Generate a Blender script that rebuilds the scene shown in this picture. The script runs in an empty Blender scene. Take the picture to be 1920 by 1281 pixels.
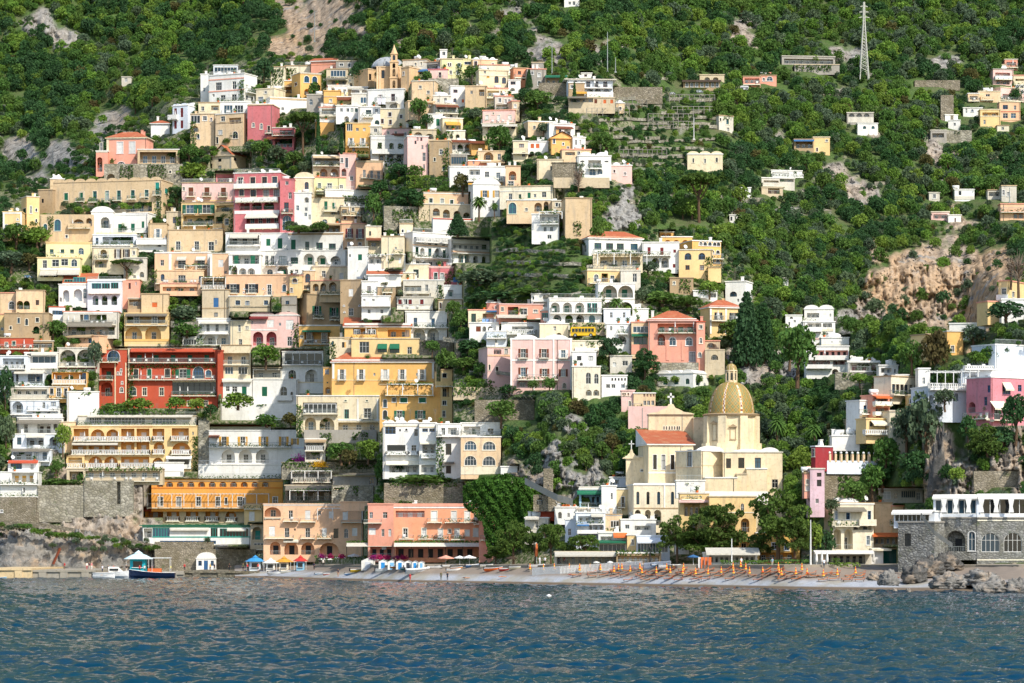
import bpy,math,random
import numpy as np
from mathutils import Vector,Matrix
from mathutils.geometry import delaunay_2d_cdt
from math import radians as RAD,sin,cos,pi,sqrt
SC=bpy.context.scene
COL=SC.collection
rnd=random.Random(7)
# ---------------------------------------------------------------- camera
FP,CH,YH=6000.0,8.2,1018.0          # focal length in photo pixels, eye height, horizon row
cam=bpy.data.objects.new('camera',bpy.data.cameras.new('camera'));COL.objects.link(cam)
cam.location=(0,0,CH);cam.rotation_euler=(RAD(90),0,0)
cam.data.sensor_width=36;cam.data.lens=36*FP/1920
cam.data.shift_y=(YH-640.5)/1920
cam.data.clip_start=1;cam.data.clip_end=6000
SC.camera=cam
# ---------------------------------------------------------------- sky and sun
SUN_AZ,SUN_EL=36,44                    # degrees to the right of straight behind the camera; height
w_=bpy.data.worlds.new('World');SC.world=w_;w_.use_nodes=True
nt=w_.node_tree;bg=nt.nodes['Background'];sky=nt.nodes.new('ShaderNodeTexSky')
sky.sky_type='NISHITA';sky.sun_disc=False;sky.sun_elevation=RAD(SUN_EL);sky.sun_rotation=RAD(180-SUN_AZ)
nt.links.new(sky.outputs[0],bg.inputs[0]);bg.inputs[1].default_value=0.18
sl=bpy.data.lights.new('sun','SUN');sl.energy=3.9;sl.angle=RAD(0.5);sl.color=(1,.95,.86)
so=bpy.data.objects.new('sun',sl);COL.objects.link(so)
sv=Vector((cos(RAD(SUN_EL))*sin(RAD(SUN_AZ)),-cos(RAD(SUN_EL))*cos(RAD(SUN_AZ)),sin(RAD(SUN_EL))))
so.rotation_euler=sv.to_track_quat('Z','Y').to_euler();so.location=(300,-200,400)
SC.view_settings.view_transform='Standard';SC.view_settings.look='None';SC.view_settings.exposure=0.32;SC.view_settings.gamma=1
SC.cycles.use_denoising=True;SC.cycles.max_bounces=5;SC.cycles.diffuse_bounces=3;SC.cycles.glossy_bounces=2
SC.cycles.transparent_max_bounces=4;SC.cycles.caustics_reflective=False;SC.cycles.caustics_refractive=False

# ---------------------------------------------------------------- noise in numpy
def _h(ix,iy,iz,s):
    n=(ix.astype(np.int64)*374761393 +iy.astype(np.int64)*668265263 +iz.astype(np.int64)*2147483647 +s*974634777) & 0xffffffff
    n=((n ^ (n >> 13))*1274126177) & 0xffffffff
    return ((n ^ (n >> 16)) & 0xffff)/65535.0
def vnoise(x,y,z=0,s=0):
    x=np.asarray(x,float);y=np.asarray(y,float)+0*x;z=np.asarray(z,float)+0*x
    ix,iy,iz=np.floor(x),np.floor(y),np.floor(z);fx,fy,fz=x-ix,y-iy,z-iz
    fx,fy,fz=[t*t*(3-2*t) for t in (fx,fy,fz)];r=0
    for a in (0,1):
        for b in (0,1):
            for c in (0,1):
                r=r +_h(ix+a,iy+b,iz+c,s)*(fx if a else 1-fx)*(fy if b else 1-fy)*(fz if c else 1-fz)
    return r
def fbm(x,y,z=0,s=0,o=4):
    r=0;a=.5;t=0
    for i in range(o):
        k=2.03**i;r=r+a*vnoise(np.asarray(x)*k+i*17.3,np.asarray(y)*k+i*7.7,np.asarray(z)*k,s+i);t += a;a *= .5
    return r/t
# ---------------------------------------------------------------- the lie of the land: depth of the hillside along each line of sight
_R=[1062,1058,1000,900,800,700,600,500,400,300,200,100,0,-150]
_C={-300:[810,815,818,826,838,850,862,876,900,1000,1060,1090,1120,1170],
 0:[800,803,806,815,828,840,853,868,890,1000,1050,1080,1110,1160],
 180:[800,803,806,815,828,841,855,869,884,905,1040,1075,1105,1150],
 360:[795,800,804,814,827,840,853,867,882,898,920,1060,1100,1150],
 500:[760,770,776,787,801,816,832,848,866,886,908,990,1080,1140],
 800:[668,690,700,714,730,747,765,785,806,829,853,890,940,1010],
 1100:[630,650,662,678,696,715,735,756,780,806,836,880,935,1010],
 1300:[600,640,652,668,692,716,740,766,800,845,890,945,1010,1090],
 1500:[575,620,632,650,680,715,755,800,840,880,920,970,1030,1110],
 1620:[560,600,606,622,650,690,760,815,850,890,930,980,1040,1120],
 1700:[545,560,568,582,602,635,745,815,855,895,935,985,1045,1125],
 1800:[530,537,541,552,572,598,700,815,858,900,945,992,1052,1132],
 1920:[515,522,527,542,562,584,612,770,850,900,950,1000,1060,1140],
 2300:[500,510,515,530,550,572,600,740,850,900,950,1000,1060,1140]}
_O={1500:[735,760],1620:[718,790],1700:[672,785],1800:[640,785],1920:[608,640],2300:[596,640]}
for c in _C:                                # two more rows at the foot of the orange cliff
    v=_C[c];i=_R.index(600);e=_O.get(c) or [float(np.interp(q,_R[::-1],v[::-1])) for q in (625,612)];_C[c]=v[:i]+e+v[i:]
    if c in (1620,1700,1800):_C[c][i+2]=788;_C[c][i+3]=806
_R=[r for r in _R if r > 625]+[625,612]+[r for r in _R if r < 612]
def YX(px,Y):return Y+46*min(1,max(0,(px-1500)/150))*min(1,max(0,(650-Y)/110)) if Y else Y
for c in (1620,1700,1800,1920,2300):_C[c]=[YX(c,v) for v in _C[c]]
_CX=sorted(_C);_RR=np.array(_R[::-1],float)
_WL=([-300,0,500,560,769,1000,1300,1600,1920,2300],[1084,1084,1084.5,1087,1092.5,1096.5,1101.5,1107.5,1110.5,1112])
_TAB=np.array([[_C[c][len(_R)-1-i] for i in range(len(_R))] for c in _CX],float)
BK=1062.0
def Dg(px,py):
    px=np.asarray(px,float);py=np.asarray(py,float);px,py=np.broadcast_arrays(px,py)
    ci=np.clip(np.searchsorted(_CX,px,side='right')-1,0,len(_CX)-2);cx=np.array(_CX,float)
    t=np.clip((px-cx[ci])/(cx[ci+1]-cx[ci]),0,1);t=t*t*(3-2*t)
    ri=np.clip(np.searchsorted(_RR,py,side='right')-1,0,len(_RR)-2)
    q=np.clip((py-_RR[ri])/(_RR[ri+1]-_RR[ri]),0,1)
    f=lambda c:_TAB[c,ri]*(1-q)+_TAB[c,ri+1]*q
    d=f(ci)*(1-t)+f(ci+1)*t
    wl=np.interp(px,*_WL);dw=FP*CH/(wl-YH);k=np.clip((py-BK)/(wl-BK),0,1.3)
    return np.where(py > BK,d+(dw-d)*k,d)
def D(px,py):return float(Dg(px,py))
def P3(px,py,Y):return Vector(((px-960)*Y/FP,Y,CH+(YH-py)*Y/FP))
def ppm(Y):return FP/Y

# ---------------------------------------------------------------- materials
def lin(h):
    h=h.lower() if isinstance(h,str) else h
    if isinstance(h,tuple):return h
    v=[int(h[i:i+2],16)/255 for i in (0,2,4)]
    return tuple(c/12.92 if c <= .04045 else ((c+.055)/1.055)**2.4 for c in v)
MATS={}
def newmat(n):
    m=bpy.data.materials.new(n);m.use_nodes=True;t=m.node_tree
    return m,t,t.nodes['Principled BSDF']
def N(t,k,**kw):
    n=t.nodes.new('ShaderNode'+k)
    for a,b in kw.items():setattr(n,a,b)
    return n
def mixc(t,fac,a,b,blend='MIX'):
    m=N(t,'Mix',data_type='RGBA',blend_type=blend)
    for s,v in ((0,fac),(6,a),(7,b)):
        if hasattr(v,'links'):t.links.new(v,m.inputs[s])
        else:m.inputs[s].default_value=v if s == 0 else (*v,1) if len(v) == 3 else v
    return m.outputs[2]
def ramp(t,src,p0,p1,c0=(0,0,0),c1=(1,1,1)):
    r=N(t,'ValToRGB');t.links.new(src,r.inputs[0]);e=r.color_ramp.elements
    e[0].position=p0;e[1].position=p1;e[0].color=(*c0,1);e[1].color=(*c1,1);return r.outputs[0]
def noise(t,scale,vec=None,detail=4,rough=.55,sc=(1,1,1),dist=0):
    g=N(t,'NewGeometry');mp=N(t,'Mapping');t.links.new(vec or g.outputs['Position'],mp.inputs[0]);mp.inputs['Scale'].default_value=sc
    n=N(t,'TexNoise');t.links.new(mp.outputs[0],n.inputs[0]);n.inputs['Scale'].default_value=scale;n.inputs['Detail'].default_value=detail
    n.inputs['Roughness'].default_value=rough;n.inputs['Distortion'].default_value=dist;return n.outputs[0]
def bump(t,b,h,s,d=.1):
    k=N(t,'Bump');k.inputs['Strength'].default_value=s;k.inputs['Distance'].default_value=d;t.links.new(h,k.inputs['Height']);t.links.new(k.outputs[0],b.inputs['Normal'])
def plain(name,h,rough=.6,var=.12,spec=.3):
    k=('plain',name)
    if k in MATS:return MATS[k]
    m,t,b=newmat(name);c=lin(h);o=N(t,'ObjectInfo');mth=N(t,'Math',operation='MULTIPLY_ADD')
    t.links.new(o.outputs['Random'],mth.inputs[0]);mth.inputs[1].default_value=var*2;mth.inputs[2].default_value=1-var
    hs=N(t,'HueSaturation');hs.inputs['Color'].default_value=(*c,1);t.links.new(mth.outputs[0],hs.inputs['Value'])
    n=noise(t,1.7,detail=5,rough=.7);r=ramp(t,n,.3,.72,(.76,.76,.74),(1.05,1.05,1.05))
    t.links.new(mixc(t,1,hs.outputs[0],r,'MULTIPLY'),b.inputs['Base Color'])
    b.inputs['Roughness'].default_value=rough;b.inputs['Specular IOR Level'].default_value=spec;MATS[k]=m;return m
def plaster(h,dirt=.5):
    k=('plaster',h,dirt)
    if k in MATS:return MATS[k]
    m,t,b=newmat('plaster');c=lin(h);grey=tuple(x*.45+.09 for x in c);g2=(c[0]*.58,c[1]*.54,c[2]*.46)
    a=noise(t,.22,detail=5,rough=.65);s=noise(t,.9,sc=(1,1,.13),detail=6,rough=.7);f=noise(t,1.6,detail=6,rough=.75)
    base=mixc(t,ramp(t,a,.35,.7),c,(c[0]*.84,c[1]*.82,c[2]*.78))
    base=mixc(t,ramp(t,s,.5,.72,(0,0,0),(dirt,)*3),base,grey)
    base=mixc(t,ramp(t,f,.52,.68,(0,0,0),(dirt*.8,)*3),base,g2)
    t.links.new(base,b.inputs['Base Color']);b.inputs['Roughness'].default_value=.9;b.inputs['Specular IOR Level'].default_value=.15
    bump(t,b,f,.25,.06);MATS[k]=m;return m
def stone(h='8d8474',sc=1.6,name='stone',gap=.35):
    k=('stone',h,sc)
    if k in MATS:return MATS[k]
    m,t,b=newmat(name);c=lin(h);g=N(t,'NewGeometry');mp=N(t,'Mapping');t.links.new(g.outputs[0],mp.inputs[0]);mp.inputs['Scale'].default_value=(sc,sc,sc*1.5)
    v=N(t,'TexVoronoi');t.links.new(mp.outputs[0],v.inputs[0]);v.inputs['Scale'].default_value=1
    v2=N(t,'TexVoronoi',feature='DISTANCE_TO_EDGE');t.links.new(mp.outputs[0],v2.inputs[0]);v2.inputs['Scale'].default_value=1
    hs=N(t,'SeparateColor');t.links.new(v.outputs['Color'],hs.inputs[0])
    base=mixc(t,hs.outputs[0],tuple(x*.66 for x in c),tuple(min(1,x*1.3) for x in c))
    base=mixc(t,ramp(t,noise(t,.35,detail=6,rough=.7),.4,.68),base,(c[0]*.62,c[1]*.60,c[2]*.5))
    base=mixc(t,ramp(t,v2.outputs['Distance'],0,.12,(gap*2,)*3,(0,0,0)),base,tuple(x*.3 for x in c))
    base=mixc(t,ramp(t,noise(t,.8,detail=5),.6,.72,(0,0,0),(.55,)*3),base,(.06,.09,.03))
    t.links.new(base,b.inputs['Base Color']);b.inputs['Roughness'].default_value=.95;b.inputs['Specular IOR Level'].default_value=.1
    bump(t,b,v2.outputs['Distance'],.8,.25);MATS[k]=m;return m
def tiles():
    if 'tiles' in MATS:return MATS['tiles']
    m,t,b=newmat('roof_tiles');c=lin('c4683f')
    g=N(t,'TexCoord');w=N(t,'TexWave',wave_type='BANDS',bands_direction='X');t.links.new(g.outputs['Object'],w.inputs[0]);w.inputs['Scale'].default_value=1.15
    base=mixc(t,ramp(t,noise(t,2.2,detail=5,rough=.7),.3,.7),c,lin('a85c3c'));base=mixc(t,ramp(t,noise(t,.5,detail=4),.5,.75,(0,0,0),(.6,)*3),base,lin('c69a72'))
    base=mixc(t,ramp(t,w.outputs[0],0,.3,(.5,)*3,(0,0,0)),base,lin('7d3d26'))
    t.links.new(base,b.inputs['Base Color']);b.inputs['Roughness'].default_value=.85;bump(t,b,w.outputs[0],.7,.12);MATS['tiles']=m;return m
def glass(i=0):
    k=('glass',i)
    if k in MATS:return MATS[k]
    m,t,b=newmat(['dark_glass','blue_glass','curtained_glass'][i]);c=[(.009,.013,.016),(.02,.055,.085),(.42,.42,.39)][i]
    n=noise(t,.8,detail=2);o=N(t,'ObjectInfo');base=mixc(t,o.outputs['Random'],tuple(x*.5 for x in c),tuple(x*1.5 for x in c))
    t.links.new(base,b.inputs['Base Color']);b.inputs['Roughness'].default_value=.08 if i < 2 else .3;bump(t,b,n,.05,.1);MATS[k]=m;return m
def leafmat(name,c0,c1,c2,rand=.5):
    k=('leaf',name)
    if k in MATS:return MATS[k]
    m,t,b=newmat(name);o=N(t,'ObjectInfo');n1=noise(t,.16,detail=2);n2=noise(t,1.1,detail=4,rough=.7)
    base=mixc(t,ramp(t,n2,.35,.68),c0,c1);base=mixc(t,ramp(t,o.outputs['Random'],.25,1,(0,0,0),(rand,)*3),base,c2)
    hs=N(t,'HueSaturation');hs.inputs['Saturation'].default_value=1.0;t.links.new(base,hs.inputs['Color']);mr=N(t,'MapRange');t.links.new(n1,mr.inputs[0]);mr.inputs[1].default_value=.3;mr.inputs[2].default_value=.7;mr.inputs[3].default_value=.85;mr.inputs[4].default_value=1.35
    t.links.new(mr.outputs[0],hs.inputs['Value']);t.links.new(hs.outputs[0],b.inputs['Base Color']);b.inputs['Roughness'].default_value=.75;b.inputs['Specular IOR Level'].default_value=.12
    tr=N(t,'BsdfTranslucent');t.links.new(hs.outputs[0],tr.inputs[0]);mx=N(t,'MixShader');mx.inputs[0].default_value=.33
    t.links.new(b.outputs[0],mx.inputs[1]);t.links.new(tr.outputs[0],mx.inputs[2]);t.links.new(mx.outputs[0],t.nodes['Material Output'].inputs[0]);MATS[k]=m;return m
WALL=dict(W='efece4',U='dfe5ec',C='e8d8b6',L='ece3ae',Y='ebcb91',O='eeba70',P='ecc09a',K='ebc3b8',R='d0797b',S='e8a48c',B='d4ba94',T='b39a78',G='a8a297',D='bd563e',I='cfbd9e',Q='eca37e',M='d6cfbf',N='e4c7a0',X='eadfc4',A='e9a552')  # U is white with the blue cast of shade put into its colour
def wmat(c):return stone('a29c8c',1.0) if c == 'v' else stone('8e8d88',1.5) if c == 'j' else stone('968c7a',1.7) if c == 'V' else tm(c) if c in TRIM and c not in WALL else plaster(WALL.get(c,c),.5 if c in 'WUYLKOPDSQA' else .85)
TRIM=dict(g='1f6a4c',b='7a4127',u='3f6f9f',w='e8e6e0',r='7d2b2b',k='24262a',y='d9a441',o='d9703a',G='9aa09c',t='2f9a8a',c='e9e0c8',s='cfc8b8',V='7c7568',n='4a3a2c')
def tm(c):return wmat(c) if c in WALL and c not in TRIM else plain('paint_'+{'g':'green','b':'brown','u':'blue','w':'white','r':'dark_red','k':'black','y':'ochre','o':'orange','G':'grey','t':'teal','c':'cream','s':'canvas','V':'weathered','n':'dark_brown'}.get(c,c),TRIM.get(c,c),.55)

# ---------------------------------------------------------------- mesh builder
class MB:
    def __init__(s):s.v=[];s.f=[];s.m=[]
    def poly(s,pts,mi=0):n=len(s.v);s.v += [tuple(p) for p in pts];s.f.append(tuple(range(n,n+len(pts))));s.m.append(mi)
    def box(s,x0,x1,y0,y1,z0,z1,mi=0,M=None):
        c=[(x0,y0,z0),(x1,y0,z0),(x1,y1,z0),(x0,y1,z0),(x0,y0,z1),(x1,y0,z1),(x1,y1,z1),(x0,y1,z1)]
        if M is not None:c=[tuple(M @ Vector(p)) for p in c]
        n=len(s.v);s.v += c
        for q in ((0,3,2,1),(4,5,6,7),(0,1,5,4),(1,2,6,5),(2,3,7,6),(3,0,4,7)):s.f.append(tuple(n+i for i in q));s.m.append(mi)
    def tube(s,pts,r,k=6,mi=0,cap=True):
        pts=[Vector(p) for p in pts];rs=r if isinstance(r,(list,tuple)) else [r]*len(pts);n0=len(s.v)
        for i,p in enumerate(pts):
            d=(pts[min(i+1,len(pts)-1)]-pts[max(i-1,0)]).normalized();a=d.orthogonal().normalized() if abs(d.z) < .95 else Vector((1,0,0));a=(a-d*a.dot(d)).normalized();b=d.cross(a)
            for j in range(k):an=2*pi*j/k;s.v.append(tuple(p+(a*cos(an)+b*sin(an))*rs[i]))
        for i in range(len(pts)-1):
            for j in range(k):s.f.append((n0+i*k+j,n0+i*k+(j+1) % k,n0+(i+1)*k+(j+1) % k,n0+(i+1)*k+j));s.m.append(mi)
        if cap:s.f.append(tuple(n0+j for j in range(k))[::-1]);s.m.append(mi);s.f.append(tuple(n0+(len(pts)-1)*k+j for j in range(k)));s.m.append(mi)
    def lathe(s,prof,k=16,c=(0,0,0),mi=0,a0=0,a1=2*pi):
        n0=len(s.v);full=abs(a1-a0-2*pi) < 1e-6;kk=k if full else k+1
        for r,z in prof:
            for j in range(kk):a=a0+(a1-a0)*j/k;s.v.append((c[0]+r*cos(a),c[1]+r*sin(a),c[2]+z))
        for i in range(len(prof)-1):
            for j in range(k):j2=(j+1) % kk;s.f.append((n0+i*kk+j,n0+i*kk+j2,n0+(i+1)*kk+j2,n0+(i+1)*kk+j));s.m.append(mi)
    def mesh(s,name,mats,smooth=False):
        me=bpy.data.meshes.new(name);me.from_pydata(s.v,[],s.f)
        for m in (mats if isinstance(mats,(list,tuple)) else [mats]):me.materials.append(m)
        if any(s.m):me.polygons.foreach_set('material_index',s.m)
        if smooth:me.polygons.foreach_set('use_smooth',[True]*len(s.f))
        me.update();return me
def ob(name,me,parent=None,loc=(0,0,0),rz=0,sc=None):
    o=bpy.data.objects.new(name,me);COL.objects.link(o);o.location=loc
    if rz:o.rotation_euler=(0,0,rz)
    if sc is not None:o.scale=sc if isinstance(sc,(tuple,list)) else (sc,sc,sc)
    if parent is not None:o.parent=parent
    return o
USED={}
def tag(o,label=None,cat=None,group=None,kind=None):
    if label:o['label']=label;USED[label]=USED.get(label,0)+1
    if cat:o['category']=cat
    if group:o['group']=group
    if kind:o['kind']=kind
    return o
def empty(name,loc,label,cat,group=None,rz=0,sc=None):
    o=bpy.data.objects.new(name,None);COL.objects.link(o);o.location=loc;o.empty_display_size=.5
    if rz:o.rotation_euler=(0,0,rz)
    if sc is not None:o.scale=(sc,sc,sc) if not isinstance(sc,tuple) else sc
    return tag(o,label,cat,group)
CACHE={}
def cached(key,fn):
    if key not in CACHE:CACHE[key]=fn()
    return CACHE[key]
def grid_mesh(name,X,Y,Z,mat,smooth=True,attr=None):
    r,c=X.shape;me=bpy.data.meshes.new(name);v=np.stack([X,Y,Z],-1).reshape(-1,3).astype(np.float32)
    i=np.arange(r*c).reshape(r,c);q=np.stack([i[:-1,:-1],i[:-1,1:],i[1:,1:],i[1:,:-1]],-1).reshape(-1,4).astype(np.int32)
    me.vertices.add(len(v));me.vertices.foreach_set('co',v.ravel());me.loops.add(q.size);me.loops.foreach_set('vertex_index',q.ravel())
    me.polygons.add(len(q));me.polygons.foreach_set('loop_start',np.arange(0,q.size,4,dtype=np.int32));me.polygons.foreach_set('loop_total',np.full(len(q),4,np.int32))
    if smooth:me.polygons.foreach_set('use_smooth',np.ones(len(q),bool))
    for k,a in (attr or {}).items():at=me.attributes.new(k,'FLOAT','POINT');at.data.foreach_set('value',a.astype(np.float32).ravel())
    me.materials.append(mat);me.update();me.validate();return me
OCC2=[]
OCC=[]                                     # screen boxes of what stands: x0,x1,y0,y1,depth
# ---------------------------------------------------------------- building kit
def arc(w,h,arch,k=10):
    if not arch:return [(-w/2,0),(w/2,0),(w/2,h),(-w/2,h)]
    r=min(w/2,h*.62);hs=h-r
    return [(-w/2,0),(w/2,0)]+[(w/2*cos(pi*i/k),hs+r*sin(pi*i/k)) for i in range(k+1)]
def ring(mb,P,tx,out,y,mi,thick=.06):
    cx=0;zs=[p[1] for p in P];cz=(min(zs)+max(zs))/2;W=max(p[0] for p in P)*2;Hh=max(zs)-min(zs)
    s=1 if out else -1;Q=[((p[0])*(1+s*2*tx/W),cz+(p[1]-cz)*(1+s*2*tx/Hh)) for p in P];n=len(P)
    for i in range(n):
        a,b,c,d=P[i],P[(i+1) % n],Q[(i+1) % n],Q[i];mb.poly([(a[0],y,a[1]),(b[0],y,b[1]),(c[0],y,c[1]),(d[0],y,d[1])][::(-1 if s > 0 else 1)],mi)
        e,f=(d,c) if out else (d,c);mb.poly([(e[0],y,e[1]),(f[0],y,f[1]),(f[0],y+thick,f[1]),(e[0],y+thick,e[1])],mi)
def win_mesh(w,h,arch,fc,sur,bars):
    def mk():
        mb=MB();P=arc(w,h,arch);t=min(.075,w*.1)
        ring(mb,P,t,False,.13,0)
        n=max(1,round(w/.75)) if bars is None else bars
        for i in range(1,n+(1 if n < 2 else 0)):
            x=-w/2+w*i/max(n,2) if n > 1 else 0;hh=h*.98 if not arch else h-min(w/2,h*.62)*(1-sqrt(max(0,1-(2*x/w)**2)))-.05;mb.box(x-.03,x+.03,.12,.18,0,hh)
        if h > 1.2:mb.box(-w/2+t,w/2-t,.13,.17,h*.6-.025,h*.6+.025)
        if sur:ring(mb,P,.12,True,-.05,1,.05);mb.box(-w/2-.22,w/2+.22,-.12,.02,-.14,-.02,1)
        return mb.mesh('window',[tm(fc),tm(sur or 'w')])
    return cached(('win',w,h,arch,fc,sur,bars),mk)
def pane_mesh(w,h,arch,gi):
    def mk():
        mb=MB();mb.poly([(p[0],.2,p[1]) for p in arc(w,h,arch)]);return mb.mesh('pane',glass(gi))
    return cached(('pane',w,h,arch,gi),mk)
def shut_mesh(w,h,c,hinge):
    def mk():
        mb=MB();mb.box(0,w,-.06,-.01,0,h)
        for i in range(int(h/.22)):mb.box(.06,w-.06,-.085,-.06,.08+i*.22,.08+i*.22+.12)
        return mb.mesh('shutter',tm(c))
    return cached(('shut',w,h,c),mk)
def closed_mesh(w,h,c,arch,sur):
    def mk():
        mb=MB();P=arc(w,h,arch);mb.poly([(p[0],.1,p[1]) for p in P])
        for i in range(int(h/.2)-1):mb.box(-w/2+.08,-.04,.06,.1,.1+i*.2,.1+i*.2+.1);mb.box(.04,w/2-.08,.06,.1,.1+i*.2,.1+i*.2+.1)
        if sur:ring(mb,P,.12,True,-.05,1,.05);mb.box(-w/2-.22,w/2+.22,-.12,.02,-.14,-.02,1)
        return mb.mesh('shutter',[tm(c),tm(sur or 'w')])
    return cached(('closed',w,h,c,arch,sur),mk)
def rail_mb(x0,x1,dep,h,kind,ends=True):
    mb=MB()
    def run(ax,ay,bx,by):
        L=math.hypot(bx-ax,by-ay);M=Matrix.Translation((ax,ay,0)) @ Matrix.Rotation(math.atan2(by-ay,bx-ax),4,'Z')
        if kind == 'b':mb.box(0,L,-.07,.07,0,h,0,M);return
        mb.box(0,L,-.035,.035,h-.07,h,0,M)
        if kind == 'z':mb.box(0,L,-.09,.09,0,.12,0,M);mb.box(0,L,-.1,.1,h-.14,h,0,M)
        st,hw=(.42,.1) if kind == 'z' else (.3,.022)
        n=max(1,int(L/st))
        for i in range(n+1):mb.box(L*i/n-hw,L*i/n+hw,-hw,hw,0,h-.05,0,M)
    run(x0,-dep,x1,-dep)
    if ends:run(x0,0,x0,-dep);run(x1,0,x1,-dep)
    return mb
def leaf_cloud(mb,pts,size,up=.3,mi=0,r=None):
    r=r or rnd
    for p in pts:
        s=size*r.uniform(.6,1.3);a=Vector((r.gauss(0,1),r.gauss(0,1),r.gauss(0,1))).normalized();n=Vector((r.gauss(0,1),r.gauss(0,1)-.3,r.gauss(0,1)+up)).normalized()
        u=n.cross(a)
        if u.length < .1:continue
        u.normalize();v=n.cross(u);p=Vector(p);mb.poly([p-u*s-v*s*.4,p+u*s*.2-v*s*.75,p+u*s+v*s*.2,p-u*s*.1+v*s*.8],mi)
VINE=lambda:leafmat('vine_leaves',(.045,.11,.018),(.11,.2,.03),(.03,.07,.015))
class Face:
    def __init__(s,blk,o,ang,L):s.b=blk;s.o=o;s.ang=ang;s.L=L;s.holes=[]
    def u(s,px):                       # where the line of sight in column px meets this face
        b=s.b;r=(px-960)/FP;th=b.th+s.ang;ox,oy=b.world(*s.o);dx,dy=cos(th),sin(th)
        # ox+u dx = r*(oy+u dy)
        return (r*oy-ox)/(dx-r*dy)
    def pos(s,u,out,z):return (s.o[0]+u*cos(s.ang)+out*sin(s.ang),s.o[1]+u*sin(s.ang)-out*cos(s.ang),z)
def pip(x,y,P):
    c=False;n=len(P)
    for i in range(n):
        (x1,y1),(x2,y2)=P[i],P[i-1]
        if (y1 > y) != (y2 > y) and x < (x2-x1)*(y-y1)/(y2-y1)+x1:c=not c
    return c
ADJ={19:5.5,29:4.5,30:4.5,31:4.5,33:3,47:1.4,49:11.9,50:21.7,51:9.9,55:15.9,56:16.5,57:26.3,58:34.5,62:8.1,63:22.5,64:31.4,65:2.1,66:8.3,67:13.3,68:30.2,69:20.6,70:32.4,97:0.9,116:7.5,147:14.9,148:23,149:5.3,150:9.7,151:41.2,152:25.3,154:2.1,155:3.3,156:3,157:13,158:13,159:13,160:2.5,161:8.7,162:8.7,163:4.1,175:0.4,176:5.1,177:2.1,178:1.7,182:32.6,183:21.7,184:20.3,185:14.8,186:3.9,187:15.4,188:18.5,189:23.6,190:27.5,191:27.6,192:36.8,193:26.3,194:36.1,195:15.9,196:19.7,197:16.8,198:5.5,200:42.4,203:9,204:12.2,205:26,209:0.7,218:5.8,219:10.2,220:5.7,221:19.9,222:28,223:28.4,224:45.1,225:20.1,226:20.1,227:0.2,228:28.2,229:28.2,230:28.2,231:28.2,232:49.1,233:35.4,235:44.6,236:33.4,237:43.9,238:10.2,239:14.1,240:35.2,241:35.2,242:30.7,243:9.8,247:14.6,248:16,249:3.7,263:6.1,264:7.3,278:6.3,284:30.1,285:4.5,297:3.6,298:3.6,299:3.6,323:19.7,324:19.7,325:19.7,326:1.7,327:11.4,328:11.4,329:11.4,331:12.2,332:11.5,333:4.9,334:4.9,335:4.9,336:4.9,337:4.9,346:0.7,347:1,348:2.1,349:3.4,350:3.8,351:4.8,352:8.2,357:23.1,358:23.1,359:23.1,360:23.1,361:2.1,362:2.1,367:24.8,381:4.4,468:5,469:5,470:5}
class Blk:
    pass
def q1(v):return max(.2,round(v*8)/8)
SEEDC=[0];SPEC=[]
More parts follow.
